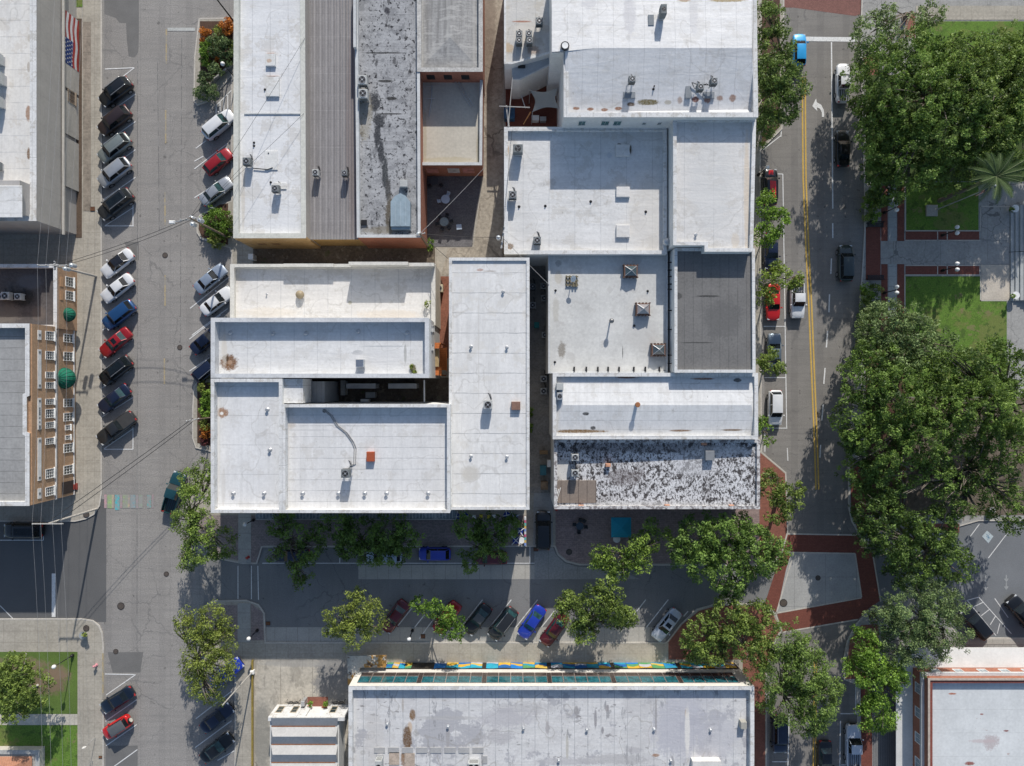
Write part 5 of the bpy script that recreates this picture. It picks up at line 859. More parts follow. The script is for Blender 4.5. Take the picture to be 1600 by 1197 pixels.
# pyramid skylights
for (x, y, lb, gm) in ((984, 425, "pyramid skylight with dark panes, the one nearest the wide white roof", (.06, .09, .1)), (1003, 484, "pyramid skylight with pale reflective panes, middle of the diagonal three", (.3, .28, .28)), (1027, 547, "pyramid skylight with dark panes, the one nearest the shallow gabled roof", (.08, .1, .11))):
    r = empty("pyramid_skylight", W(x, y, 7.45), lb, "skylight", "rust edged pyramid skylights"); A_ = .82; B_ = .68
    mb = MB(); mb.box(-A_, -B_, 0, A_, B_, .75, bev=.02); mb.build("curb", plain("rust_dark", (.12, .07, .05), .7), r, world=False)
    mb = MB(); c = [(-A_ * .88, -B_ * .88, .76), (A_ * .88, -B_ * .88, .76), (A_ * .88, B_ * .88, .76), (-A_ * .88, B_ * .88, .76)]
    for k in range(4): mb.face([c[k], c[(k + 1) % 4], (0, 0, 1.3)])
    mb.build("glazing", plain("skylight_glass_%s" % ("pale" if gm[0] > .2 else "dark%d" % int(gm[0] * 100)), gm, .2, 0, .6), r, world=False)
    mb = MB()
    for k in range(4): mb.tube([c[k], (0, 0, 1.32)], .045, n=5)
    for k in range(4): mb.tube([c[k], c[(k + 1) % 4]], .05, n=5, mi=1)
    mb.build("glazing_bar", [galv, plain("rust_mid", (.2, .1, .07), .7)], r, world=False)
    mb = MB()
    for k in range(5): u = -A_ + 2 * A_ * k / 4; mb.box(u - .08, B_, .1, u + .08, B_ + .12, .8); mb.box(u - .08, -B_ - .12, .1, u + .08, -B_, .8)
    mb.build("bracket", plain("rust_dark", (.12, .07, .05), .7), r, world=False)
# dish on frame
r = empty("satellite_dish", W(893, 439, 7.45), "satellite dish on a weighted square frame on the skylight roof", "satellite dish"); mb = MB()
for k in range(4): mb.box(-.7 + k * .4, -.65, 0, -.55 + k * .4, .65, .12)
for k in range(3): mb.box(-.7, -.6 + k * .5, .12, .8, -.45 + k * .5, .25)
mb.box(.1, -.75, .12, .3, -.2, .35); mb.box(.45, -.75, .12, .65, -.2, .35); mb.build("frame", plain("frame_olive", (.14, .12, .07)), r, world=False)
mb = MB(); mb.cyl(0, 0, .2, 1.3, .05, n=8); n = 16; i = len(mb.v)
for j, rad in enumerate((0.02, .22, .42)):
    for k in range(n): a = 2 * math.pi * k / n; u, v = rad * math.cos(a) * .75, rad * math.sin(a); mb.v.append((.1 + u, .05 + v * .8, 1.3 + u * .3 + v * .9 + rad * rad * .3))
for j in range(2):
    for k in range(n): mb.f.append((i + j * n + k, i + j * n + (k + 1) % n, i + (j + 1) * n + (k + 1) % n, i + (j + 1) * n + k)); mb.m.append(0)
mb.build("dish", whitem, r, world=False)
r = empty("turbine_vent", W(953, 503, 7.45), "round turbine vent on a tall thin stalk on the skylight roof", "roof vent"); mb = MB(); mb.cyl(0, 0, 0, 1.2, .09, n=10); mb.build("stalk", galv, r, world=False); mb = MB(); mb.lathe(0, 0, [(.12, 1.15), (.27, 1.3), (.3, 1.45), (.22, 1.6), (.06, 1.66)]); mb.build("turbine", plain("turbine_grey", (.2, .2, .2), .4, .5), r, smooth=True, world=False)
# cables on E
mb = MB(); mb.tube([W(1081, 129, 12.0), W(1085, 138, 12.0), W(1094, 134, 12.1), W(1104, 131, 12.2), W(1109, 134, 12.3)], .05); mb.tube([W(1081, 129, 12.0), W(1090, 132, 12.0), W(1106, 133, 12.2)], .05); tag(recenter(mb.build("cable_loop", wirem)), "black cables looping between the two fan units on the gabled roof", "cable")
mb = MB(); mb.tube([W(396, 263, 6.15), W(418, 265, 6.15), W(426, 262, 6.15)], .06); tag(recenter(mb.build("duct_pipe", dark_metal)), "thin pipe from the dark fan unit to the flat duct", "pipe")
# ================================================================== CARS
tyre = plain("tyre", (.018, .018, .018), .8, 0, 0, .2); rimm = plain("wheel_rim", (.4, .41, .42), .35, .8); cglass = plain("car_glass", (.008, .012, .015), .1, 0, .0, .45, var=.3); cglass_t = plain("car_glass_teal", (.02, .055, .06), .1, 0, .0, .5, var=.5)
lampw = plain("headlight_glass", (.6, .62, .63), .1, .2, .6); lampr = plain("tail_light_glass", (.35, .015, .012), .15, 0, .6); trim = plain("car_trim", (.02, .02, .02), .5)
PM = {}
def paint(name, col, metal=.35, rough=.32):
    k = "paint_" + name
    if k not in PM: PM[k] = plain(k, col, rough, metal, .8, .5, var=.04)
    return PM[k]
# type: L, W, H, hood z, belt z, trunk z, x of: windshield base, roof front, roof rear, rear glass base
CT = dict(sedan=(4.75, 1.84, 1.44, .86, .93, .98, .95, .28, -.95, -1.62), suv=(4.75, 1.92, 1.76, 1.02, 1.08, 1.1, 1.25, .62, -1.75, -2.15), hatch=(4.2, 1.78, 1.5, .9, .98, 1.0, 1.05, .42, -1.45, -1.95),
          pickup=(5.6, 1.96, 1.84, 1.08, 1.12, 1.1, 1.15, .55, -.55, -.85), offroad=(4.1, 1.85, 1.82, 1.1, 1.12, 1.1, .75, .6, -1.6, -1.75), bigsuv=(5.05, 2.0, 1.85, 1.08, 1.14, 1.15, 1.35, .75, -1.95, -2.3), coupe=(4.5, 1.84, 1.3, .82, .88, .92, .75, .1, -.85, -1.65))
def hw_at(x, L, Wd):
    t_ = abs(x) / (L / 2); return Wd / 2 * (1 - .10 * max(0, (t_ - .55) / .45) ** 1.5 - .20 * max(0, (t_ - .86) / .14) ** 2)
def make_car(ty, body, opts=()):
    L, Wd, H, zh, zb, ztk, xw, xr, xrr, xb_ = CT[ty]; root = empty("parked_car", (0, 0, 0), "x", "car"); pk = ty == "pickup"
    mb = MB(); xs = [-L / 2, -L / 2 + .06, -L / 2 + .22, -L / 2 + .5, -L * .3, xb_, (xb_ + xw) / 2, xw, L * .3, L / 2 - .55, L / 2 - .25, L / 2 - .08, L / 2]
    secs = []
    for x in sorted(xs):
        t_ = (x + L / 2) / L
        if x >= xw: f = (x - xw) / (L / 2 - xw); zt_ = zb + (zh - zb) * min(1, f * 2) - .22 * f ** 4
        elif x <= xb_: f = (xb_ - x) / (L / 2 + xb_) if L / 2 + xb_ > 0 else 0; zt_ = ztk - .10 * f ** 3
        else: zt_ = zb
        hw = hw_at(x, L, Wd); zlo = .28 if abs(x) < L * .44 else .38
        e = .8 if abs(x) >= L / 2 - .01 else 1
        secs.append([(x, -hw * .93, zlo), (x, -hw, .55), (x, -hw * .985, zt_ - .2 * e), (x, -hw * .92, zt_ - .05), (x, -hw * .78, zt_ + .0), (x, -hw * .4, zt_ + .025), (x, 0, zt_ + .03), (x, hw * .4, zt_ + .025), (x, hw * .78, zt_), (x, hw * .92, zt_ - .05), (x, hw * .985, zt_ - .2 * e), (x, hw, .55), (x, hw * .93, zlo)])
    if pk:   # open bed: drop the top behind the cab
        for s_ in secs:
            if -L / 2 + .1 < s_[0][0] < xb_ - .02 or abs(s_[0][0] - xb_) < 1e-6:
                pass
    n = 13
    for s_ in secs: mb.v += s_
    for j in range(len(secs) - 1):
        for k in range(n - 1):
            if pk and secs[j + 1][0][0] <= xb_ + .001 and j >= 1 and 4 <= k <= 7: continue
            mb.f.append((j * n + k, (j + 1) * n + k, (j + 1) * n + k + 1, j * n + k + 1)); mb.m.append(0)
        mb.f.append((j * n + n - 1, (j + 1) * n + n - 1, (j + 1) * n, j * n)); mb.m.append(1)
    mb.f.append(tuple(range(n))); mb.m.append(0); m0 = (len(secs) - 1) * n; mb.f.append(tuple(m0 + k for k in range(n))[::-1]); mb.m.append(0)
    bo = mb.build("body", [body, trim], root, smooth=True, world=False)
    if pk:
        mb = MB(); hw = Wd / 2 * .78; xa_, xc = -L / 2 + .1, xb_ - .02
        mb.face([(xa_, -hw, .65), (xc, -hw, .65), (xc, hw, .65), (xa_, hw, .65)], 0)
        for s_ in (-1, 1): mb.face([(xa_, s_ * hw, .65), (xc, s_ * hw, .65), (xc, s_ * hw, 1.1), (xa_, s_ * hw, 1.1)], 1)
        for x in (xa_, xc): mb.face([(x, -hw, .65), (x, hw, .65), (x, hw, 1.1), (x, -hw, 1.1)], 1)
        for k in range(6): y = -hw + (k + .5) * hw / 3; mb.box(xa_ + .05, y - .05, .65, xc - .05, y + .05, .67, 1)
        if 'cover' in opts: mb.box(xa_ - .05, -hw - .02, 1.1, xc + .02, hw + .02, 1.15, 2)
        mb.build("cargo_bed", [trim, body, plain("bed_cover", (.045, .045, .045), .6)], root, world=False)
    # greenhouse
    wb, wr = Wd / 2 * .86, Wd / 2 * .66
    if ty in ('suv', 'bigsuv', 'offroad', 'pickup'): wr = Wd / 2 * .72
    if 'convertible' in opts:
        mb = MB(); mb.box(xrr - .2, -wb * .85, .7, xw - .2, wb * .85, zb + .045); mb.build("cabin", plain("cabin_black", (.02, .02, .02), .7), root, world=False)
        for y in (-.38, .38): mb = MB(); mb.box(-.5, y - .24, zb, .1, y + .24, zb + .12, bev=.04); mb.box(-.65, y - .24, zb, -.5, y + .24, zb + .4, bev=.04); mb.build("seat", plain("seat_black", (.03, .03, .03), .7), root, world=False)
    else:
        ring0 = [(xw, -wb * .96, zb - .03), (xw, wb * .96, zb - .03), (xb_, wb * .93, zb - .03), (xb_, -wb * .93, zb - .03)]; ring1 = [(xr, -wr, H - .05), (xr, wr, H - .05), (xrr, wr * .96, H - .06), (xrr, -wr * .96, H - .06)]
        mid = (wb + wr) / 2
        mb = MB(); mb.hexa(ring0[::-1] + ring1[::-1]); mb.build("pillars", [body], root, world=False)
        rfm = body if 'blackroof' not in opts else plain("roof_gloss_black", (.015, .015, .018), .08, 0, .9)
        if 'softtop' in opts: rfm = plain("soft_top_grey", (.09, .10, .11), .8)
        mb = MB(); cr = .05
        gx = [xrr - .05, xrr + .12, (xr + xrr) / 2, xr - .12, xr + .05]; gy = [-1, -.85, -.4, 0, .4, .85, 1]
        for gi, x in enumerate(gx):
            for y in gy: mb.v.append((x, y * wr * (.985 if gi in (0, 4) else 1.0), H - .05 + cr * (1 - y * y) ** .5 * (.2 if gi in (0, 4) else 1) + (.012 if abs(y) < 1 else 0)))
        for i_ in range(4):
            for j_ in range(6): mb.f.append((i_ * 7 + j_, (i_ + 1) * 7 + j_, (i_ + 1) * 7 + j_ + 1, i_ * 7 + j_ + 1)); mb.m.append(0)
        mb.build("roof", [rfm], root, smooth=True, world=False)
        gl = cglass_t if 'teal' in opts else cglass
        def pane(nm, p4, off, sh=.07):
            c = sum((Vector(p) for p in p4), Vector()) / 4; q = [c + (Vector(p) - c) * (1 - sh) + Vector(off) for p in p4]; mb_ = MB(); mb_.face(q); e = [v - Vector(off) * .8 for v in q]
            for k in range(4): mb_.face([e[k], e[(k + 1) % 4], q[(k + 1) % 4], q[k]])
            return mb_.build(nm, gl, root, world=False)
        pane("windshield", [ring0[0], ring0[1], ring1[1], ring1[0]], (.012, 0, .012)); pane("rear_window", [ring0[2], ring0[3], ring1[3], ring1[2]], (-.012, 0, .012), .12)
        for s_ in (0, 1):
            a0, a1, a2, a3 = (ring0[0], ring0[3], ring1[3], ring1[0]) if s_ == 0 else (ring0[1], ring0[2], ring1[2], ring1[1])
            v = [Vector(p) for p in (a0, a1, a2, a3)]; mid0 = v[0].lerp(v[1], .48); mid1 = v[3].lerp(v[2], .45); of = (0, -.012 if s_ == 0 else .012, .008)
            pane("side_window", [v[0], mid0, mid1, v[3]], of, .1); pane("side_window", [mid0, v[1], v[2], mid1], of, .1)
        if 'sunroof' in opts: mb = MB(); mb.box(xr - .75, -wr * .6, H - .01, xr - .2, wr * .6, H + .018); mb.build("sunroof", cglass, root, world=False)
        if 'bigsunroof' in opts: mb = MB(); mb.box(xrr + .3, -wr * .62, H - .01, xr - .2, wr * .62, H + .018); mb.build("sunroof", cglass, root, world=False)
        if 'rails' in opts:
            for s_ in (-1, 1): mb = MB(); mb.tube([(xrr, s_ * wr * .9, H - .02), (xrr + .1, s_ * wr * .9, H + .05), (xr - .1, s_ * wr * .9, H + .05), (xr, s_ * wr * .9, H - .02)], .025); mb.build("roof_rail", galv, root, world=False)
    for (x, s_) in ((L * .31, -1), (L * .31, 1), (-L * .30, -1), (-L * .30, 1)):
        rw = .33 if ty in ('sedan', 'hatch', 'coupe') else .39; y0 = s_ * (Wd / 2 - .2); y1 = s_ * (Wd / 2 + .012); wh = MB(); nn = 16; i = 0
        for y, r_ in ((y0, rw), (y1 - s_ * .03, rw), (y1, rw * .9)): wh.v += [(x + r_ * math.cos(2 * math.pi * k / nn), y, rw + r_ * math.sin(2 * math.pi * k / nn)) for k in range(nn)]
        for j in range(2):
            for k in range(nn): wh.f.append((j * nn + k, j * nn + (k + 1) % nn, (j + 1) * nn + (k + 1) % nn, (j + 1) * nn + k)); wh.m.append(0)
        wh.f.append(tuple(2 * nn + k for k in range(nn))); wh.m.append(0); wo = wh.build("wheel", tyre, root, world=False)
        rm = MB(); rm.face([(x + rw * .62 * math.cos(2 * math.pi * k / nn), y1 + s_ * .006, rw + rw * .62 * math.sin(2 * math.pi * k / nn)) for k in range(nn)]); rm.build("rim", rimm, wo, world=False)
    for s_ in (-1, 1):
        hwf = hw_at(L / 2 - .15, L, Wd); mb = MB(); mb.box(L / 2 - .32, s_ * hwf * .78 - .17, zh - .28, L / 2 - .045, s_ * hwf * .78 + .17, zh - .13, bev=.03); mb.build("headlight", lampw, root, world=False)
        mb = MB(); mb.box(-L / 2 - .012, s_ * hwf * .74 - .16, ztk - .32, -L / 2 + .14, s_ * hwf * .74 + .16, ztk - .1, bev=.02); mb.build("tail_light", lampr, root, world=False)
        mb = MB(); mb.box(xw - .28, s_ * (Wd / 2 + .08) - .1, zb - .02, xw - .12, s_ * (Wd / 2 + .08) + .1, zb + .14, bev=.03); mb.build("mirror", body, root, world=False)
        mb = MB(); mb.box(xw - .05, s_ * .35 - .3, zb + .045, xw + .02, s_ * .35 + .3, zb + .06); mb.build("wiper", trim, root, world=False)
    mb = MB(); mb.box(L / 2 - .05, -Wd * .22, .45, L / 2 + .012, Wd * .22, zh - .24); mb.build("grille", trim, root, world=False)
    if 'spare' in opts: mb = MB(); mb.cyl(0, 0, 0, .22, .38, n=18, bottom=True); o = mb.build("spare_wheel", tyre, root, world=False); o.rotation_euler = (0, -math.pi / 2, 0); o.location = (-L / 2, .15, 1.0); m2 = MB(); m2.cyl(0, 0, .22, .26, .3, n=18); m2.build("spare_cover", plain("cover_cream", (.55, .52, .45)), o, world=False)
    return root
CARP = {}
def car(px, py, ang, ty, col, label, opts=(), z=0.0, name="parked_car", cat="car", group="parked cars and trucks", s=1.0):
    o = make_car(ty, col, opts); o.name = name; p = W(px, py, .9 + z); p.z = z; o.location = p; o.rotation_euler.z = math.radians(ang)
    o.scale = (s, s, s); tag(o, label, cat, group); return o
blk = paint("black", (.012, .013, .015)); blk2 = paint("charcoal", (.03, .032, .034)); brn = paint("dark_brown", (.035, .02, .018)); slv = paint("silver", (.42, .44, .46), .5); sage = paint("sage_grey", (.22, .25, .24)); wht = paint("white", (.68, .69, .70), .0); red = paint("red", (.34, .01, .015), .2); redb = paint("bright_red", (.55, .012, .01), .1)
nvy = paint("navy", (.012, .02, .05)); blu = paint("blue", (.015, .07, .19), .3); cob = paint("cobalt", (.02, .05, .42), .2); mrn = paint("maroon", (.11, .008, .014), .2); azure = paint("azure", (.02, .32, .66), .1); teal_p = paint("teal", (.015, .07, .085), .3); dgr = paint("dark_green", (.03, .045, .045), .3); slb = paint("silver_blue", (.36, .42, .5), .5); gbl = paint("grey_blue", (.14, .18, .22), .4); crim = paint("crimson", (.30, .008, .012), .15)
A1 = 218
car(180, 143, A1, "suv", blk, "black boxy car with sunroof, first in the angled row beside the flag mural", ("sunroof", "rails")); car(178, 188, A1, "suv", brn, "dark brown hatchback with red rear lights in the angled row by the store", ()); car(178, 231, A1, "suv", sage, "sage grey car with pale roof rails in the angled row by the store", ("rails",)); 
car(178, 269, A1, "suv", slv, "silver hatchback parked between the sage grey car and the big dark one", ()); car(180, 319, A1, "bigsuv", blk2, "large dark brown black car with roof panels, last before the square drain", ("bigsunroof", "rails"))
car(182, 411, A1, "sedan", wht, "white saloon with glossy black roof on the hotel side of the street", ("blackroof",)); car(182, 450, A1, "sedan", wht, "plain white saloon with white roof next to a blue car", ()); car(185, 492, A1, "suv", blu, "bright blue car in the angled row opposite the hotel annex", ()); car(179, 535, A1 + 2, "sedan", crim, "crimson saloon with sunroof in the angled row by the hotel", ("sunroof", "teal"))
car(180, 579, A1, "suv", blk, "black car with long roof glass beside the crimson saloon", ("bigsunroof", "rails")); car(177, 623, A1, "sedan", nvy, "navy saloon with red rear lights in the row by the hotel sign boards", ("teal",)); car(181, 669, A1 - 1, "pickup", blk2, "dark pickup truck with covered bed, last in the row by the hotel", ("cover",), cat="pickup truck", name="pickup_truck")
car(182, 1095, 212, "sedan", paint("deep_blue_black", (.01, .018, .035)), "blue black saloon parked above the red off-road car with grey top", ()); car(182, 1137, 212, "offroad", redb, "small red off-road car with grey soft top and spare wheel", ("softtop", "spare"), s=.95)
car(341, 194, 40, "suv", wht, "white car at the ladder marked bay beside the planted island", ("teal",)); car(340, 252, 40, "hatch", crim, "red car in the angled bays under the white roofed shop", ("teal",)); car(337, 298, 38, "sedan", slv, "silver saloon with teal tinted windows beside the leaning utility pole's island", ("teal",))
car(328, 435, 40, "sedan", slb, "silver blue saloon facing the low cream building, with dark rear window", ()); car(338, 470, 38, "sedan", wht, "white saloon half tucked beside the low cream building", ()); car(322, 530, 40, "sedan", nvy, "dark blue car nearly hidden by the corner of the white parapet building", ()); car(326, 574, 40, "suv", nvy, "navy car partly hidden by the white parapet building near the orange shrubs", ("rails",))
car(271, 770, 72, "pickup", teal_p, "teal pickup truck half under the corner street tree", (), cat="pickup truck", name="pickup_truck"); car(353, 1052, 38, "sedan", cob, "blue car mostly hidden beneath the tree south of the junction", ()); car(338, 1123, 38, "sedan", nvy, "blue black saloon in the angled bays beside the concrete yard", ()); car(338, 1170, 38, "sedan", blk, "black saloon with teal tinted screen at the bottom of the angled bays", ("teal",))
A2 = 234
car(617, 964, A2, "sedan", mrn, "maroon saloon with pale rear window beside the leafy street tree", ("teal",)); car(698, 966, A2, "sedan", crim, "red car mostly covered by the small split tree", ()); car(746, 969, A2 - 2, "coupe", blk, "low black car with matt grey soft top between the red car and the wagon", ("softtop", "teal"), z=.02); car(786, 975, A2 - 2, "suv", blk2, "black wagon with silver roof rails and teal screen", ("rails", "teal"), z=.02); car(831, 973, A2 + 2, "sedan", cob, "cobalt blue saloon in the middle street's angled bays", ("teal",), z=.02); car(866, 985, A2, "sedan", mrn, "maroon saloon half hidden by the broad tree", ("teal",), z=.02)
car(1042, 977, A2 - 2, "sedan", paint("pale_silver", (.5, .55, .62), .2), "pale silver blue saloon with sunroof by the red brick corner", ("sunroof",), z=.02)
car(679, 866, 180, "hatch", cob, "bright blue car parked along the shaded kerb", (), z=.02); car(767, 872, 180, "hatch", mrn, "maroon car with teal screen under the tree by the blue umbrella tables", ("teal",), z=.02); car(600, 868, 180, "suv", slb, "pale blue car hidden beneath the long row of shaded trees", (), z=.02); car(455, 868, 180, "sedan", nvy, "dark blue car hidden under the bare limbed shaded tree", (), z=.02)
car(849, 829, 90, "bigsuv", blk, "black car parked nose in down the driveway beside the rose paving", (), z=T); car(36, 829, 180, "bigsuv", blk, "black car parked along the shadowed side street below the hotel", ("bigsunroof",), z=.006)
car(1250, 77, 90, "hatch", azure, "bright azure car peeping out from under the big kerb tree", (), z=.01); car(1318, 129, 90, "pickup", wht, "white pickup truck half covered by the park trees", (), z=.01, s=.9, cat="pickup truck", name="pickup_truck"); car(1318, 231, 90, "sedan", blk, "black saloon driving in the tree shade by the park kerb", (), z=.01); car(1322, 411, 90, "suv", dgr, "dark green car driving past the park walk", (), z=.01)
car(1204, 292, 90, "suv", blk, "black car with red roof stripes parked behind the small split tree", (), z=.01); o = COL.objects[-1]
car(1206, 392, 270, "sedan", nvy, "dark blue car parked between two small kerb trees", (), z=.01); car(1209, 472, 270, "sedan", redb, "bright red saloon parked beside the white pickup with loaded bed", (), z=.01); pk = car(1247, 466, 270, "pickup", wht, "white pickup truck with a cluttered open bed driving beside the yellow lines", (), z=.01, cat="pickup truck", name="pickup_truck", s=.93); car(1211, 549, 90, "sedan", gbl, "grey blue saloon parked under a small leafy clump", (), z=.01); car(1212, 637, 270, "suv", wht, "white wagon parked alone by the shallow gabled building", (), z=.01, s=.96)
car(1219, 1147, 270, "bigsuv", nvy, "navy car poking out from under the broad tree south of the junction", ("rails",), z=.01); car(1290, 1187, 270, "sedan", blk, "black car with bright rear trim driving next to the yellow line at the bottom", ("teal",), z=.01); car(1334, 1166, 90, "pickup", paint("pale_silver", (.5, .55, .62), .2), "pale silver pickup truck with dark bed parked by the brick pavement", (), z=.01, cat="pickup truck", name="pickup_truck")
car(1526, 974, 130, "suv", blk, "black car tucked under the grey green tree in the car park", (), z=.014); car(1599, 958, 130, "bigsuv", blk, "black car cut by the edge of the shaded car park", (), z=.014)
# red stripes on black car roof
for ch in bpy.data.objects:
    if ch.parent and ch.parent.get('label', '').startswith("black car with red roof") and ch.name.startswith("roof") and not ch.name.startswith("roof_r"):
        mb = MB(); 
        mb.box(-1.6, -.38, 1.755, .55, .38, 1.775); mb.build("roof_stripe", redb, ch.parent, world=False); mb = MB()
        mb.box(1.45, -.3, 1.05, 2.15, .3, 1.07); mb.build("bonnet_stripe", redb, ch.parent, world=False); break
mb = MB(); rr = random.Random(3); q = W(1247, 441, 1.0)
for k in range(16):
    x, y = q.x + rr.uniform(-.55, .55), q.y + rr.uniform(-.75, .75); s_ = rr.uniform(.12, .3); mb.box(x - s_, y - s_ * .5, .72, x + s_, y + s_ * .5, .85 + rr.uniform(.1, .45), rr.randrange(4), rot=rr.uniform(0, 3))
tag(recenter(mb.build("truck_load", [plain("load_a", (.4, .28, .18)), plain("load_b", (.08, .09, .16)), plain("load_c", (.5, .5, .48)), plain("load_d", (.1, .05, .03))])), "jumbled tools and boxes heaped in the white pickup's bed", "load")
# ================================================================== TREES
def leaves_mesh(name, pts, nrm, size, mat, parent, tint, spread=.9, asp=.5):
    n = len(pts); d = nrm + RNG.normal(0, spread, (n, 3)); d /= np.linalg.norm(d, axis=1)[:, None] + 1e-9
    a = RNG.normal(0, 1, (n, 3)); u = np.cross(d, a); u /= np.linalg.norm(u, axis=1)[:, None] + 1e-9; v = np.cross(d, u)
    sz = size * RNG.uniform(.6, 1.35, n)[:, None]; u = u * sz; v = v * sz * asp
    V = np.stack([pts - u, pts - v * 1.0 + u * .1, pts + u, pts + v * 1.0 + u * .1], 1).reshape(-1, 3)
    me = bpy.data.meshes.new(name); me.vertices.add(4 * n); me.vertices.foreach_set('co', V.astype('f').ravel()); me.loops.add(4 * n); me.loops.foreach_set('vertex_index', np.arange(4 * n, dtype='i'))
    me.polygons.add(n); me.polygons.foreach_set('loop_start', np.arange(0, 4 * n, 4, dtype='i')); me.polygons.foreach_set('loop_total', np.full(n, 4, 'i'))
    at = me.attributes.new("tint", 'FLOAT', 'POINT'); at.data.foreach_set('value', np.repeat(np.clip(tint, 0, 1), 4).astype('f')); me.materials.append(mat); me.update(); me.validate()
    o = bpy.data.objects.new(name, me); COL.objects.link(o); o.parent = parent; return o
L_oak = leafmat("leaves_oak", (.03, .07, .012), (.19, .29, .06)); L_oakb = leafmat("leaves_street", (.04, .08, .014), (.24, .32, .07)); L_grey = leafmat("leaves_grey_green", (.06, .095, .035), (.25, .34, .13)); L_bright = leafmat("leaves_bright", (.05, .12, .012), (.23, .37, .055)); L_yel = leafmat("leaves_yellow_green", (.07, .105, .02), (.31, .37, .08)); L_orange = leafmat("leaves_orange", (.2, .06, .01), (.62, .24, .04)); L_holly = leafmat("leaves_round_shrub", (.04, .08, .03), (.2, .28, .11)); L_palm = leafmat("palm_leaf", (.05, .09, .02), (.3, .34, .12))
def tree(name, label, cat, lobes, mat, base=None, ground=T, leaf=.21, dens=85, group=None, clump=.62, flat=.62, gap=.0, trunk=True, bare=0, tr=.3, under=False):
    """lobes: (px,py,rpx,ztop)"""
    bx, by = base if base else (sum(l[0] for l in lobes) / len(lobes), sum(l[1] for l in lobes) / len(lobes)); zt = max(l[3] for l in lobes)
    bp = W(bx, by, zt * .6) if base is None else W(bx, by, 0); bp.z = ground; root = empty(name, bp, label, cat, group)
    P, N_, Tn = [], [], []; C = []; todo = [(l, 0) for l in lobes] + [(l, 1) for l in lobes if under]
    for ((px, py, rp, z), low) in todo:
        r = rp * S * (HC - z) / HC; rz = min(r * flat, z * .5); c = np.array(W(px, py, z)) - np.array((0, 0, rz))
        if low: c = c - np.array((0, 0, rz * 1.1)); r *= .9
        else: C.append((c, r, rz))
        lt = RNG.normal(0, .09); big = trunk; cr = min(clump, r * .42); nc = max(5, int((r / cr) ** 2 * (3.6 if not low else 1.8)))
        v = RNG.normal(0, 1, (nc, 3)); v[:, 2] = np.abs(v[:, 2]) * 1.0 - .35; v /= np.linalg.norm(v, axis=1)[:, None]
        rad = RNG.uniform(.45, 1.06, nc) ** .7 ; rad[RNG.random(nc) < .22] *= 1.0 + RNG.uniform(.05, .28)
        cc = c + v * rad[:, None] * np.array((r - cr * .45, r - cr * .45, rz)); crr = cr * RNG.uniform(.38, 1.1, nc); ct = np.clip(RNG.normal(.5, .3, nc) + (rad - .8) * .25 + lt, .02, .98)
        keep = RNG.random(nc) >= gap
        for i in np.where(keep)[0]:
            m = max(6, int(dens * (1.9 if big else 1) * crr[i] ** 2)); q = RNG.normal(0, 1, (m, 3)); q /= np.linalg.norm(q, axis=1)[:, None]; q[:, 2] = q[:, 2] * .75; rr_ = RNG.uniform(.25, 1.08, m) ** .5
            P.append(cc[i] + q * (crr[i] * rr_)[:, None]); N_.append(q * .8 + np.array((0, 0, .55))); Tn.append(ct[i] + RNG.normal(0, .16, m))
    P = np.concatenate(P); N_ = np.concatenate(N_); Tn = np.concatenate(Tn); P[:, 2] = np.maximum(P[:, 2], ground + .05)
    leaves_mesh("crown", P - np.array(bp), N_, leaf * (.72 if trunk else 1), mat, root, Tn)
    if trunk:
        mb = MB(); b0 = Vector(bp); fork = b0 + Vector((0, 0, min(3.0, zt * .33)))
        cen = sum((Vector(c[0]) for c in C), Vector()) / len(C); fork.x += (cen.x - b0.x) * .12; fork.y += (cen.y - b0.y) * .12
        mb.tube([b0 - Vector((0, 0, .1)), b0 + Vector((0, 0, .3)), b0.lerp(fork, .6), fork], [tr * 1.4, tr, tr * .85, tr * .7], n=9)
        rr2 = random.Random(len(label))
        for (c, r, rz) in C:
            c = Vector(c); mid = fork.lerp(c, .5) + Vector((rr2.uniform(-.4, .4), rr2.uniform(-.4, .4), rr2.uniform(-.1, .6))); k = min(.6, .25 + r / 10)
            mb.tube([fork - Vector((0, 0, .15)), mid, c], [tr * .6 * k * 1.6, tr * .4 * k * 1.6, tr * .2], n=6)
            for j in range(5 + (bare if r > 1 else 0)):
                an = rr2.uniform(0, 6.28); e = c + Vector((math.cos(an) * r * .8, math.sin(an) * r * .8, rz * rr2.uniform(.0, .8 if not bare else 1.05))); m2 = mid.lerp(e, .6) + Vector((rr2.uniform(-.3, .3), rr2.uniform(-.3, .3), .3)); mb.tube([mid, m2, e], [tr * .28, tr * .17, tr * .05], n=5)
        mb.build("trunk", bark, root)
    return root
PG = "park shade trees"; SG = "street trees"
tree("shade_tree", "huge dark green tree filling the upper park beside the turn lane", "tree", [(1404, 110, 58, 11), (1400, 190, 50, 9.5), (1450, 78, 50, 11), (1460, 140, 65, 13), (1440, 225, 62, 11), (1388, 262, 30, 8), (1400, 290, 30, 7), (1500, 190, 58, 12), (1354, 158, 22, 7)], L_oak, (1445, 165), tr=.55, group=PG, under=True, gap=.2, dens=95)
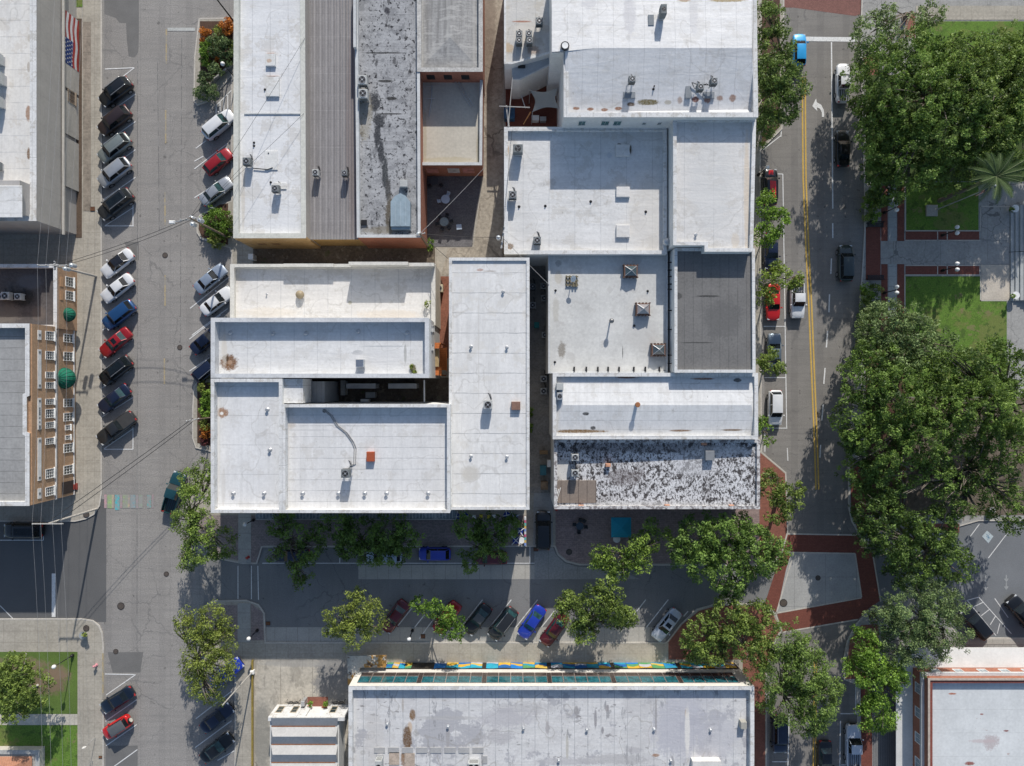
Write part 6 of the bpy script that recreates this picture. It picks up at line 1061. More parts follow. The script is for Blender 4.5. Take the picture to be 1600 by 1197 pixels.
tree("shade_tree", "broad park tree with lighter crown toward the courthouse lawn", "tree", [(1530, 88, 54, 12), (1580, 110, 60, 12), (1570, 190, 52, 11), (1525, 130, 50, 13), (1592, 80, 44, 10), (1640, 120, 60, 11), (1630, 210, 45, 10), (1660, 60, 55, 11), (1700, 130, 60, 11), (1690, 60, 50, 11), (1680, 190, 45, 9), (1500, 260, 38, 8.5), (1540, 225, 36, 9), (1600, 170, 50, 11)], leafmat("leaves_park_light", (.04, .085, .015), (.235, .33, .075)), (1555, 125), tr=.5, group=PG, under=True, gap=.2, dens=95)  # lobes beyond the right frame edge are unseen, added to shade the park walk
tree("shade_tree", "narrow park corner tree leaning by the brick street", "tree", [(1372, 40, 34, 8), (1395, 20, 26, 8), (1360, 80, 24, 7), (1412, 62, 30, 8), (1460, 16, 26, 7)], L_grey, (1412, 30), tr=.3, group=PG, under=True, gap=.15, dens=60)
tree("shade_tree", "pale grey green round tree beside the sunny lawn", "tree", [(1400, 505, 42, 8), (1440, 520, 40, 9), (1370, 530, 26, 7), (1475, 540, 34, 8), (1425, 555, 40, 9)], L_grey, (1420, 535), tr=.4, group=PG, under=True, gap=.15, dens=85)
tree("shade_tree", "large oak spreading over the road edge below the hedge", "tree", [(1375, 590, 50, 10), (1360, 655, 46, 10), (1425, 620, 55, 12), (1400, 690, 48, 11), (1340, 690, 24, 8), (1350, 740, 30, 8), (1470, 680, 50, 12), (1385, 560, 40, 9)], L_oak, (1415, 655), tr=.55, group=PG, under=True, gap=.2, dens=95)
tree("shade_tree", "large oak by the courthouse with bright clumps below the lawn", "tree", [(1520, 590, 52, 12), (1580, 570, 48, 11), (1560, 640, 55, 13), (1500, 650, 50, 12), (1600, 640, 50, 12), (1480, 590, 38, 10), (1590, 700, 44, 11)], leafmat("leaves_park_mid", (.035, .08, .014), (.21, .31, .065)), (1550, 625), tr=.55, group=PG, under=True, gap=.2, dens=95)
tree("shade_tree", "open limbed oak showing bare branches over the brick walk", "tree", [(1530, 730, 45, 10), (1575, 760, 45, 10), (1480, 745, 42, 10), (1510, 790, 32, 9), (1420, 740, 40, 10), (1600, 800, 40, 8)], L_oak, (1500, 735), tr=.5, group=PG, under=True, gap=.34, bare=9, dens=75)
tree("shade_tree", "dark drooping tree over the park corner at the junction", "tree", [(1380, 800, 40, 9), (1420, 840, 46, 10), (1370, 850, 28, 8), (1460, 870, 45, 9), (1480, 830, 36, 9), (1500, 885, 38, 8), (1430, 895, 34, 8), (1390, 765, 34, 9)], leafmat("leaves_dark_corner", (.025, .06, .012), (.17, .26, .055)), (1425, 850), tr=.45, group=PG, under=True, gap=.2, dens=85)
tree("street_tree", "grey green fine leaved tree at the car park corner", "tree", [(1440, 960, 50, 9), (1490, 990, 42, 8), (1480, 945, 40, 8.5), (1425, 1005, 40, 8), (1455, 1020, 42, 7.5), (1395, 975, 30, 7.5)], L_grey, (1448, 975), group=SG, leaf=.16, dens=125, tr=.35)
tree("street_tree", "bright green tall narrow tree on the brick corner beside the awning", "tree", [(1355, 1015, 30, 7.5), (1365, 1055, 34, 8), (1390, 1080, 36, 8), (1375, 1120, 28, 7.5), (1405, 1060, 26, 7), (1345, 1040, 20, 6.5), (1385, 1135, 20, 6)], L_bright, (1370, 1060), group=SG, dens=90)
tree("street_tree", "wide round tree overhanging the yellow line south of the junction", "tree", [(1235, 1010, 36, 8), (1225, 1060, 42, 9), (1270, 1060, 44, 9), (1285, 1105, 40, 9), (1235, 1110, 40, 8.5), (1265, 1030, 30, 8), (1275, 1135, 28, 7.5), (1300, 1085, 28, 7.5)], leafmat("leaves_round_tree", (.035, .075, .018), (.21, .31, .07)), (1210, 1075), group=SG, leaf=.17, dens=110, tr=.35)
tree("street_tree", "spreading tree on the red brick corner beside the silver blue saloon", "tree", [(1100, 1000, 34, 8), (1140, 975, 38, 8), (1170, 1005, 40, 8.5), (1195, 1030, 30, 8), (1115, 1025, 26, 7), (1185, 970, 30, 7.5), (1090, 1025, 20, 6.5)], L_oakb, (1150, 995), group=SG, dens=85)
tree("street_tree", "big round tree under the mottled roof corner with grey twigs", "tree", [(1095, 845, 40, 8), (1140, 850, 44, 9), (1190, 870, 44, 9), (1145, 895, 42, 9), (1100, 880, 36, 8), (1215, 865, 26, 7), (1170, 835, 30, 8), (1150, 925, 24, 7), (1070, 865, 26, 7)], leafmat("leaves_big_round", (.035, .08, .015), (.20, .31, .065)), (1130, 865), group=SG, dens=90, tr=.35)
tree("street_tree", "yellow green tree beside the teal umbrella", "tree", [(942, 872, 22, 6.5), (968, 878, 28, 7), (995, 866, 26, 7), (970, 898, 22, 6.5), (1003, 886, 20, 6.5), (1012, 850, 22, 6.5), (1035, 840, 18, 6), (1020, 822, 16, 6)], leafmat("leaves_umbrella_tree", (.04, .09, .016), (.27, .38, .07)), (975, 862), group=SG, dens=75, gap=.1)
tree("street_tree", "broad yellow green tree covering the angled bays by the maroon saloon", "tree", [(900, 965, 32, 7), (935, 950, 34, 7.5), (960, 960, 30, 7.5), (950, 925, 24, 7), (915, 990, 24, 6.5), (980, 970, 20, 6.5), (885, 945, 20, 6)], L_oakb, (925, 965), group=SG, dens=80)
tree("street_tree", "yellow green tree just above the rusty canopy corner", "tree", [(530, 970, 30, 7), (560, 955, 30, 7.5), (580, 975, 26, 7), (550, 995, 26, 7), (515, 985, 16, 6), (555, 935, 16, 6.5)], L_yel, (552, 972), group=SG, dens=80, leaf=.18)
tree("street_tree", "small split tree between the two angled red cars", "tree", [(655, 945, 15, 6), (675, 955, 20, 6.5), (695, 965, 18, 6), (712, 990, 20, 6), (690, 985, 14, 5.5)], L_bright, (682, 968), group=SG, dens=85, tr=.18, clump=.6)
tree("street_tree", "tree with pale branches at the corner beside the paved island", "tree", [(300, 985, 30, 7.5), (325, 975, 30, 7.5), (335, 1010, 30, 7.5), (305, 1030, 32, 8), (340, 1050, 28, 7.5), (315, 1075, 28, 7.5), (295, 1050, 22, 7), (280, 975, 16, 6.5), (350, 985, 20, 6.5), (330, 1095, 16, 6)], L_yel, (318, 1020), group=SG, leaf=.17, dens=85, bare=3)
tree("street_tree", "leafy tree leaning over the teal pickup truck", "tree", [(290, 755, 24, 7), (300, 790, 32, 8), (280, 815, 26, 7.5), (310, 830, 30, 8), (300, 860, 28, 7.5), (340, 855, 28, 7), (325, 740, 16, 6), (290, 880, 20, 6.5), (315, 735, 20, 6.5)], leafmat("leaves_corner", (.045, .09, .016), (.25, .35, .075)), (310, 805), group=SG, leaf=.18, dens=85)
tree("street_tree", "shaded tree with pale bare branches beside the concrete band", "tree", [(430, 825, 22, 6), (455, 840, 28, 6.5), (480, 860, 26, 6.5), (465, 895, 22, 6.5), (425, 865, 16, 5.5), (495, 835, 20, 6), (445, 810, 18, 6), (468, 910, 16, 5.5)], L_oak, (458, 850), group=SG, gap=.25, bare=7, dens=80)
tree("street_tree", "widest shaded tree in front of the long canopy", "tree", [(525, 825, 26, 6.5), (560, 840, 34, 7), (600, 835, 34, 7), (630, 850, 28, 6.5), (575, 865, 28, 6.5), (540, 860, 22, 6), (620, 870, 22, 6)], L_oak, (580, 845), group=SG, dens=90)
tree("street_tree", "shaded tree among the blue umbrella tables", "tree", [(730, 830, 26, 6.5), (765, 835, 30, 6.5), (795, 825, 22, 6), (740, 860, 24, 6.5), (775, 860, 20, 6), (735, 885, 14, 5.5)], L_oak, (758, 838), group=SG, dens=90)
tree("street_tree", "tall kerb tree hiding the azure car", "tree", [(1205, 20, 30, 8), (1220, 60, 34, 8.5), (1225, 105, 38, 9), (1220, 150, 38, 8.5), (1200, 185, 26, 7.5), (1245, 130, 26, 8), (1200, 100, 26, 8), (1235, 170, 22, 7)], leafmat("leaves_kerb_tree", (.04, .08, .02), (.21, .30, .075)), (1212, 95), group=SG, dens=90, tr=.35)
tree("street_tree", "low bright shrubby tree in the bed under the tall kerb tree", "shrub", [(1195, 205, 20, 3), (1205, 180, 18, 3.2), (1193, 60, 14, 3)], L_bright, (1196, 195), dens=90, leaf=.16, tr=.12)
tree("street_tree", "small tree over the black car with red stripes", "tree", [(1205, 320, 22, 6), (1215, 345, 24, 6.5), (1205, 365, 22, 6), (1228, 335, 14, 5.5), (1203, 305, 12, 5)], L_bright, (1196, 340), group=SG, dens=85, tr=.15, clump=.6, gap=.1)
tree("street_tree", "small yellow green tree touching the white pickup's loaded bed", "tree", [(1205, 440, 22, 6), (1225, 430, 18, 6), (1245, 437, 16, 5.5), (1198, 465, 16, 5.5), (1215, 415, 12, 5)], leafmat("leaves_young", (.05, .10, .015), (.30, .40, .07)), (1196, 445), group=SG, dens=75, tr=.15, clump=.6)
tree("street_tree", "small leafy clump tree over the grey blue saloon", "tree", [(1210, 565, 22, 5.5), (1222, 575, 12, 5), (1195, 565, 12, 5)], L_oakb, (1194, 565), group=SG, dens=85, tr=.14, clump=.6)
tree("street_tree", "tiny sparse sapling by the wall of the mottled roof building", "tree", [(1197, 672, 12, 4.5), (1204, 690, 10, 4), (1193, 655, 8, 4)], L_bright, (1193, 675), group=SG, dens=70, tr=.1, clump=.5, gap=.15)
tree("street_tree", "open round tree on the red brick corner pavement", "tree", [(1210, 765, 26, 6), (1235, 780, 24, 6.5), (1220, 800, 22, 6), (1205, 745, 12, 5.5), (1248, 765, 14, 5.5)], L_oakb, (1212, 782), group=SG, dens=80, gap=.1)
tree("lawn_tree", "bushy tree on the bare patched lawn by the stone path", "tree", [(15, 1055, 30, 6), (35, 1080, 32, 6.5), (5, 1095, 28, 6), (50, 1095, 20, 5.5), (15, 1115, 24, 5.5), (0, 1070, 30, 6)], L_oakb, (22, 1075), dens=85)
# shrubs
SHG = "planted shrubs on the kerb islands"
for (x, y, r_, z, m_, lb) in [(336, 65, 14, 2.2, L_holly, "largest round green shrub in the island by the ladder bay"), (318, 72, 11, 1.8, L_bright, "green shrub beside the kerb below an orange bush"), (352, 72, 11, 1.9, L_holly, "pale green shrub nearest the shop wall"), (318, 86, 9, 1.6, L_bright, "small bright shrub on the kerb edge of the planted island"), (350, 88, 9, 1.7, L_holly, "green shrub above the diagonal kerb wall"), (334, 105, 10, 1.7, L_holly, "grey green shrub in the middle of the diagonal wall"), (316, 118, 10, 1.8, L_holly, "lone round shrub above the twin shrubs"), (310, 140, 11, 1.9, L_holly, "left one of the twin round shrubs at the island tip"), (324, 138, 11, 1.9, L_holly, "right one of the twin round shrubs at the island tip"),
    (318, 48, 7, 1.1, L_orange, "orange croton bush at the kerb corner of the planted island"), (338, 46, 7, 1.2, L_yel, "yellowish croton bush in the middle of the mulch bed"), (350, 36, 9, 1.5, L_orange, "largest orange croton bush near the street lamp"), (359, 45, 9, 1.4, L_orange, "orange croton bush against the shop"), (316, 62, 5, .9, L_orange, "small orange bush beside the kerb above the green shrub"), (338, 94, 5, .9, L_orange, "small orange bush amid the round shrubs"), (361, 65, 6, 1.2, L_yel, "yellowish bush beside the shop wall"),
    (334, 345, 20, 2.4, L_bright, "wide green shrub in the island by the leaning utility pole"), (348, 352, 14, 2.2, leafmat("leaves_island", (.03, .06, .01), (.17, .24, .04)), "dark green half of the island hedge under the pole"), (335, 372, 12, 1.6, L_yel, "yellow green croton at the tip of the pole island"),
    (319, 606, 11, 1.8, L_yel, "yellow shrub at the head of the island by the hotel street"), (320, 622, 10, 1.8, L_bright, "green shrub in the island opposite the white name boards"), (318, 640, 10, 1.7, L_bright, "green shrub above the small island pole"), (318, 664, 8, 1.3, L_yel, "yellow shrub below the small island pole"), (320, 676, 8, 1.2, L_orange, "orange bush at the end of the island"), (316, 690, 6, .9, leafmat("leaves_maroon", (.05, .015, .02), (.2, .06, .06)), "maroon bush at the rounded island tip"),
    (1193, 660, 5, 1, L_bright, "small green tuft by the gabled building corner")]:
    tree("shrub", lb, "shrub", [(x, y, r_ * 1.3, z)], m_, dens=300, leaf=.12, clump=.42, trunk=False, group=SHG, flat=.8)
hb = 0
for i, (x, y) in enumerate([(1356, 450), (1371, 450), (1355, 463), (1370, 466), (1354, 478), (1370, 482), (1352, 493), (1366, 498), (1351, 507), (1364, 512), (1350, 521), (1350, 535), (1360, 318), (1372, 320), (1358, 335), (1370, 338), (1362, 304), (1377, 306)]):
    tree("hedge_shrub", "clipped dark green shrub, one of the rounded ones %s the red brick seat bay" % ("below" if y > 400 else "above"), "shrub", [(x, y, 10.5, 1.6)], L_oakb if i % 3 else L_bright, dens=330, leaf=.11, clump=.42, trunk=False, group="clipped shrubs %s the brick seat bay" % ("below" if y > 400 else "above"), flat=.8)
for (x, y, r_, lb) in ((829, 640, 5, "green weeds against the long white building in the alley"), (829, 665, 4, "small weeds low in the alley by the long white building"), (672, 378, 7, "leafy weeds at the foot of the brick corner by the courtyard")): tree("weeds", lb, "weeds", [(x, y, r_, .9), (x, y + 8, r_ * .8, .7)], L_bright, dens=150, leaf=.12, clump=.4, trunk=False)
tree("weeds", "yellowish weed growing on the cream roof end", "weeds", [(668, 474, 6, 6.8)], L_yel, dens=110, leaf=.12, clump=.35, trunk=False, ground=6.0)
tree("weeds", "curved streak of weeds in the corner of the bright white roof", "weeds", [(643, 573, 3, 11.3), (647, 581, 3.5, 11.3)], L_yel, dens=110, leaf=.12, clump=.3, trunk=False, ground=10.9)
for (x, lb) in ((484, "potted green plant to the left of the small building's entrance"), (508, "potted green plant to the right of the small building's entrance")):
    r = tree("potted_plant", lb, "plant", [(x, 1101, 4.5, 1.3)], L_bright, dens=200, leaf=.12, clump=.35, trunk=False); mb = MB(); mb.lathe(*W(x, 1104, .2).xy, [(.25, .17), (.38, .6), (.36, .62)]); mb.build("pot", rustm, r)
# palm
pb = W(1463, 313, 0); tp = W(1556, 276, 10.6); pb = Vector((tp.x, tp.y, T)); r = empty("palm_tree", pb, "tall palm with a star of pale fronds by the courthouse", "palm tree"); mb = MB()
mb.tube([pb, pb.lerp(tp, .5), tp], [.32, .24, .2], n=10); mb.build("trunk", bark, r)
for k in range(26):
    an = k * 2.399 + .2; el = (.15 + .85 * (k / 26)) * 1.0; LL = 3.0 + .3 * math.sin(k); n = 14; pts, nr, tn = [], [], []; mbx = MB(); prev = None; sp = []
    for j in range(n + 1):
        f = j / n; rr_ = LL * f * (math.cos(.9 - el * .9) * .5 + .5); zz = (1.1 - el) * LL * f * .7 - f * f * LL * .42 * el - f * f * .3; sp.append(tp + Vector((math.cos(an) * rr_, math.sin(an) * rr_, zz + .1)))
    side = Vector((-math.sin(an), math.cos(an), 0))
    for j in range(n):
        a_, b_ = sp[j], sp[j + 1]; wl = .42 * math.sin(math.pi * (.12 + .8 * j / n)) + .08
        for s_ in (-1, 1):
            for h_ in (0, .5):
                p = a_.lerp(b_, h_); d = (b_ - a_).normalized(); tip = p + side * s_ * wl + d * .35 - Vector((0, 0, .12)); mbx.face([p, p + d * .1, tip])
    mbx.tube(sp, .025, n=4, mi=1)
    o = mbx.build("frond", [surf("palm_green", (.05, .085, .025), .3, 1, .3, 5), plain("palm_rib", (.14, .17, .07))], r)
# ================================================================== POLES, LAMPS, WIRES
def pole(label, base, top, z, arm=None, r0=.16, name="utility_pole", g0=T, mat=None, transformers=(), grp="utility poles"):
    b = W(*base); b.z = g0; t_ = Vector((b.x, b.y, z)); rt = empty(name, b, label, "utility pole" if 'utility' in name else "lamp post", grp)
    mb = MB(); mb.tube([b, b.lerp(t_, .5), t_], [r0, r0 * .85, r0 * .65], n=10); mb.build("pole_shaft", mat or polem, rt)
    if arm:
        for (dx, dy, dz, L_) in arm:
            d = Vector((dx, dy, 0)).normalized(); c = t_ - Vector((0, 0, dz)); A_, B_ = c - d * L_ / 2, c + d * L_ / 2; n_ = Vector((-d.y, d.x, 0)) * .06; mb = MB()
            mb.hexa([A_ - n_, B_ - n_, B_ + n_, A_ + n_, A_ - n_ + Vector((0, 0, .13)), B_ - n_ + Vector((0, 0, .13)), B_ + n_ + Vector((0, 0, .13)), A_ + n_ + Vector((0, 0, .13))]); mb.build("crossarm", surf("crossarm_grey", (.38, .37, .35), .15, 2, .2, 6), rt)
            for q in (0.03, .3, .7, .97): p = A_.lerp(B_, q); mb = MB(); mb.lathe(p.x, p.y, [(.05, p.z + .12), (.09, p.z + .2), (.06, p.z + .3), (.02, p.z + .33)], n=8); mb.build("insulator", galv, rt)
    for (dx, dy, dz) in transformers:
        mb = MB(); mb.cyl(t_.x + dx, t_.y + dy, t_.z - dz - .8, t_.z - dz, .26, n=12, bottom=True); mb.cyl(t_.x + dx, t_.y + dy, t_.z - dz, t_.z - dz + .1, .2, .05, n=12); mb.build("transformer", plain("transformer_grey", (.5, .53, .55), .4, .2), rt)
    return rt, t_
P1, t1 = pole("leaning wooden utility pole with three transformers over the street planter", (358, 372), None, 11, arm=[(1, .1, .5, 2.6)], transformers=((.5, .1, 1.3), (-.45, .35, 1.3), (-.4, -.35, 1.4)))
mb = MB(); hx_ = W(270, 347, 10.2); mb.tube([t1 - Vector((0, 0, .6)), hx_], .06); mb.build("lamp_arm", galv, P1); mb = MB(); mb.box(hx_.x - .45, hx_.y - .18, hx_.z - .12, hx_.x + .25, hx_.y + .18, hx_.z + .06, bev=.05); mb.build("lamp_head", whitem, P1)
P2_, t2 = pole("utility pole with white crossarms and transformers at the hotel annex corner", (151, 432), None, 8.6, arm=[(1, 0, .1, 3.6), (0, 1, .5, 1.0)], transformers=((1.1, -.3, .5), (1.9, .1, .4)), mat=surf("pole_pale", (.4, .38, .35), .2, 1, .2, 6))
P3_, t3 = pole("long pale utility pole with crossarm standing at the hotel street corner", (152, 795), None, 9.6, arm=[(1, 0, .1, 3.6)], mat=MC["pole_pale"])
P4_, t4 = pole("utility pole with blue white crossarms in the alley gap above the ribbed roof", (787, 397), None, 10.2, arm=[(.15, 1, .1, 2.6), (.1, 1, .9, 2.2)], transformers=((-.5, .2, .8),))
P5_, t5 = pole("short utility pole at the brick corner where courtyard wires meet", (669, 386), None, 8.0, arm=[(1, .3, .4, 1.2)], transformers=((-.3, .2, .9),))
P6_, t6 = pole("slim pale utility pole rising beside the yellow line at the concrete yard", (396, 1048), None, 9.6, mat=MC["pole_pale"], r0=.1)
mb = MB(); q = W(396, 1048); mb.box(q.x - .26, q.y - .26, T, q.x + .26, q.y + .26, T + .5, bev=.08); mb.build("footing", whitem, P6_)
P7_, t7 = pole("small pole with short arm in the island opposite the name boards", (335, 652), None, 6, arm=[(1, .2, .1, 1.6)], r0=.1)
def lamp(label, base, head, z, double=False, grp="black street lamps", g0=T, hd=None):
    b = W(*base); b.z = g0; rt = empty("street_lamp", b, label, "street lamp", grp); mb = MB(); mb.lathe(b.x, b.y, [(.2, g0), (.2, g0 + .35), (.1, g0 + .5), (.065, g0 + .7), (.05, z - .5)], n=10); mb.tube([(b.x, b.y, z - .6), (b.x, b.y, z - .35)], .05)
    mb.build("lamp_post", dark_metal, rt); offs = ((0, -.38), (0, .38)) if double else ((0, 0),)
    if double: mb = MB(); mb.tube([(b.x, b.y - .38, z - .4), (b.x, b.y - .2, z - .5), (b.x, b.y, z - .4), (b.x, b.y + .2, z - .5), (b.x, b.y + .38, z - .4)], .03); mb.build("arm", dark_metal, rt)
    for (dx, dy) in offs: mb = MB(); mb.lathe(b.x + dx, b.y + dy, [(.1, z - .4), (.24, z - .25), (.27, z - .1), (.2, z + .08), (.05, z + .14)], n=14); mb.build("globe", plain("globe_white", (.8, .8, .78), .25), rt, smooth=True)
    return rt
for a_ in [("double globe lamp beside the path above the brick seat bay", (1380, 333), 3.3, True), ("double globe lamp beside the path below the brick seat bay", (1380, 458), 3.3, True), ("double globe lamp above the concrete walk near the lawn with the flagpole", (1471, 368), 3.3, True), ("double globe lamp below the concrete walk near the sunny lawn", (1471, 423), 3.3, True), ("single globe lamp on the lawn corner beside the pavement", (115, 1023), 4.0, False), ("single lamp on the rounded kerb of the shaded middle street", (403, 984), 3.3, False), ("single lamp between the angled red cars", (645, 984), 3.4, False), ("single lamp on the grey concrete band under the corner building", (397, 812), 3.2, False), ("lamp beside the hatch marked bay under the shop wall", (370, 124), 4.5, False), ("lamp beside the parked black car with red stripes", (1184, 274), 3.5, False)]: lamp(a_[0], a_[1], None, a_[2], a_[3], g0=T)
b = W(372, 42); rt = empty("street_lamp", Vector((b.x, b.y, T)), "tall dark lamp post leaning past the orange bushes", "street lamp", "black street lamps"); mb = MB(); mb.tube([(b.x, b.y, T), (b.x, b.y, 7.0)], [.11, .07], n=9); mb.build("lamp_post", dark_metal, rt); mb = MB(); mb.tube([(b.x, b.y, 7.0), (b.x - .8, b.y, 7.3), (b.x - 1.8, b.y - .1, 7.2)], .05); mb.build("arm", dark_metal, rt); mb = MB(); mb.box(b.x - 2.2, b.y - .25, 7.05, b.x - 1.5, b.y + .1, 7.25, bev=.05); mb.build("lamp_head", galv, rt)
def wire(a, b, label, sag=.5, r=.016, m=None, grp="overhead wires"):
    a, b = Vector(a), Vector(b); pts = []
    for k in range(9): f = k / 8; p = a.lerp(b, f); p.z -= sag * 4 * f * (1 - f); pts.append(p)
    mb = MB(); mb.tube(pts, r, n=4); o = mb.build("overhead_wire", m or wirem); o['label'] = label; o['category'] = "wire"; o['group'] = grp
    me = o.data; c = Vector(a); me.transform(Matrix.Translation(-c)); o.location = c
for k, dx in enumerate((-1.7, -.7, .7, 1.7)):
    wire(t2 + Vector((dx, 0, .2)), t3 + Vector((dx, 0, .2)), "bright overhead wire along the hotel front between the two crossarmed poles", .5, .013, wirel, "wires along the hotel front")
    wire(t3 + Vector((dx, 0, .2)), t3 + Vector((dx + 1, -60, 0)), "overhead wire running from the long pale pole down over the lawn", 1, .013, wirel, "wires over the lawn")
    wire(t2 + Vector((dx, 0, .2)), t2 + Vector((dx + 2.5, 50, 0)), "bright overhead wire above the flag store's grey wall", .6, .012, wirel, "wires above the flag store wall")
for dy in (-.2, .2): wire(t7 + Vector((0, dy, 0)), t3 + Vector((0, dy * 2, -.6)), "dark wire slanting across the street from the island pole to the corner pole", .4, .035, wirem, "dark wires across the street")
wire(t1, t2 + Vector((.4, 0, 0)), "dark wire from the transformer pole to the annex corner pole", .7, .03, wirem, "wires between the transformer pole and the annex pole"); wire(t1 - Vector((0, 0, .7)), t2 + Vector((.4, 0, -.8)), "dark wire from the transformer pole to the annex corner pole", 1.0, .03, wirem, "wires between the transformer pole and the annex pole")
for i, (e, lb) in enumerate([((475, 177, 6.7), "thin wire over the white roof's step from the transformer pole"), ((476, 60, 6.7), "thin wire over the white roof up to its hatch side from the transformer pole"), ((392, 245, 6.6), "thin wire from the transformer pole to the dark roof fan unit")]): wire(t1, W(*e), lb, .3, .02, wirem)
wire(t5, W(757, 262, 4.7), "pale cable slanting over the courtyard tables", .3, .03, wirel); wire(t5, t4, "cable from the brick corner pole to the alley pole", .5, .025, wirem); wire(t5, W(700, 404, 10.3), "cable from the brick corner pole to the ribbed roof corner", .2, .025, wirem)
wire(t4, W(800, 204, 8.7), "thin wire along the edge of the alley to the wide white roof", .3, .02, wirem); wire(t4, W(858, 445, 7.7), "cable dropping from the alley pole into the narrow alley", .3, .03, wirel); wire(W(794, 198, 8.7), W(801, 118, 6.4), "beaded cable along the shaded courtyard edge", .1, .05, wirel)
# flagpole
b = W(1460, 329); rt = empty("flagpole", Vector((b.x, b.y, T)), "tall white flagpole with small red and white flag on the park lawn", "flagpole"); mb = MB(); mb.tube([(b.x, b.y, T), (b.x, b.y, 11.2)], [.09, .05], n=10); mb.lathe(b.x, b.y, [(.02, 11.2), (.1, 11.3), (.1, 11.4), (.02, 11.5)]); mb.build("pole_shaft", galv, rt)
mb = MB(); n = 8
for k in range(n):
    for j in range(7):
        f0, f1 = k / n, (k + 1) / n; z0, z1 = 9.6 + j * .14, 9.6 + (j + 1) * .14; g0_ = lambda f: (b.x - f * .9, b.y - f * .7 + .1 * math.sin(f * 9)); c_ = 2 if (j > 2 and k < 3) else j % 2
        mb.face([(*g0_(f0), z0 - f0 * .4), (*g0_(f1), z0 - f1 * .4), (*g0_(f1), z1 - f1 * .4), (*g0_(f0), z1 - f0 * .4)], c_)
mb.build("flag", [plain("flag_red", (.5, .05, .07), .8), plain("flag_white", (.75, .72, .72), .8), plain("flag_blue", (.05, .07, .3), .8)], rt)
mb = MB(); mb.box(b.x - .9 + -.35, b.y - .8, T, b.x + .55 - .35, b.y + .65, T + .25, bev=.03); tag(recenter(mb.build("flagpole_plinth", conc_pad)), "square pale plinth in the lawn at the flagpole foot", "plinth")
# ================================================================== SMALL THINGS
def bench(px, py, label):
    r = empty("park_bench", W(px, py) + Vector((0, 0, T)), label, "bench", "dark benches at the brick seat bay"); mb = MB()
    for k in range(5): mb.box(-1.05, -.28 + k * .12, .42, 1.05, -.19 + k * .12, .46)
    mb.build("seat", dark_metal, r, world=False); mb = MB()
    for k in range(4): mb.box(-1.05, .33, .52 + k * .1, 1.05, .37, .59 + k * .1)
    mb.build("backrest", dark_metal, r, world=False)
    for x in (-.95, .95):
        mb = MB(); mb.box(x - .04, -.28, 0, x + .04, -.2, .42); mb.box(x - .04, .25, 0, x + .04, .33, .42); mb.box(x - .04, -.28, .36, x + .04, .33, .42); mb.build("leg", dark_metal, r, world=False)
    return r
bench(1364, 353, "dark bench on the red brick bay beside the upper clipped shrubs"); o = bench(1365, 434, "dark bench on the red brick bay beside the lower clipped shrubs"); o.rotation_euler.z = math.pi
def chair(px, py, ang, label, m, grp, z=T, name="chair"):
    r = empty(name, W(px, py) + Vector((0, 0, z)), label, "chair", grp, math.radians(ang)); mb = MB(); mb.box(-.22, -.22, .42, .22, .22, .46, bev=.02); mb.build("seat", m, r, world=False); mb = MB(); mb.box(-.22, .2, .48, .22, .25, .88, bev=.02); mb.build("backrest", m, r, world=False)
    for (x, y) in ((-.18, -.18), (.18, -.18), (.18, .18), (-.18, .18)): mb = MB(); mb.box(x - .02, y - .02, 0, x + .02, y + .02, .42); mb.build("leg", m, r, world=False)
def rtable(px, py, rad, label, m, cat="table", sq=False, grp=None, h=.74):
    r = empty("table", W(px, py) + Vector((0, 0, T)), label, cat, grp); mb = MB()
    if sq: mb.box(-rad, -rad, h - .04, rad, rad, h, rot=.1, bev=.01)
    else: mb.cyl(0, 0, h - .04, h, rad, n=24, bottom=True)
    mb.build("table_top", m, r, world=False); mb = MB(); mb.cyl(0, 0, 0, h - .04, .05, n=8); mb.cyl(0, 0, 0, .04, .28, n=12); mb.build("pedestal", dark_metal, r, world=False)
bluegrey = plain("plastic_pale_blue", (.42, .5, .6), .4); dkc = plain("chair_black", (.015, .017, .02), .5)
rtable(697, 314, .58, "round pale table with two matching chairs in the brick courtyard", bluegrey); chair(687, 316, 100, "pale plastic chair beside the round pale table, on the brick wall side", bluegrey, "pale courtyard chairs"); chair(701, 305, -20, "pale plastic chair beside the round pale table, on the far side", bluegrey, "pale courtyard chairs")
rtable(695, 349, .58, "round grey glass table ringed by black chairs", plain("table_glass_grey", (.2, .25, .26), .2))
for k in range(6): an = k * 60 + 10; chair(695 + 11 * math.cos(math.radians(an)), 349 - 11 * math.sin(math.radians(an)), an - 90, "black chair, one of the six ringed round the grey glass table", dkc, "black chairs round the grey glass table")
rtable(718, 357, .34, "small square pale table alone on the courtyard paving", bluegrey, sq=True)
rtable(679, 285, .6, "dark round table in the deep shade under the low brick wall", plain("table_dark", (.05, .06, .07), .4)); 
for (x, y) in ((672, 292), (690, 291)): chair(x, y, 200, "dark chair beside the shaded round table under the brick wall", dkc, "dark chairs in the deep shade")
# bistro tables near the rose paving
rtable(905, 820, .5, "dark bistro table in the shade on the rose paving", plain("table_blueblack", (.04, .06, .08), .3))
for (x, y, a) in ((897, 818, 90), (906, 811, 0), (914, 822, -90), (904, 829, 180), (912, 813, -30)): chair(x, y, a, "dark chair at the shaded bistro table on the rose paving", dkc, "dark bistro chairs on the rose paving")
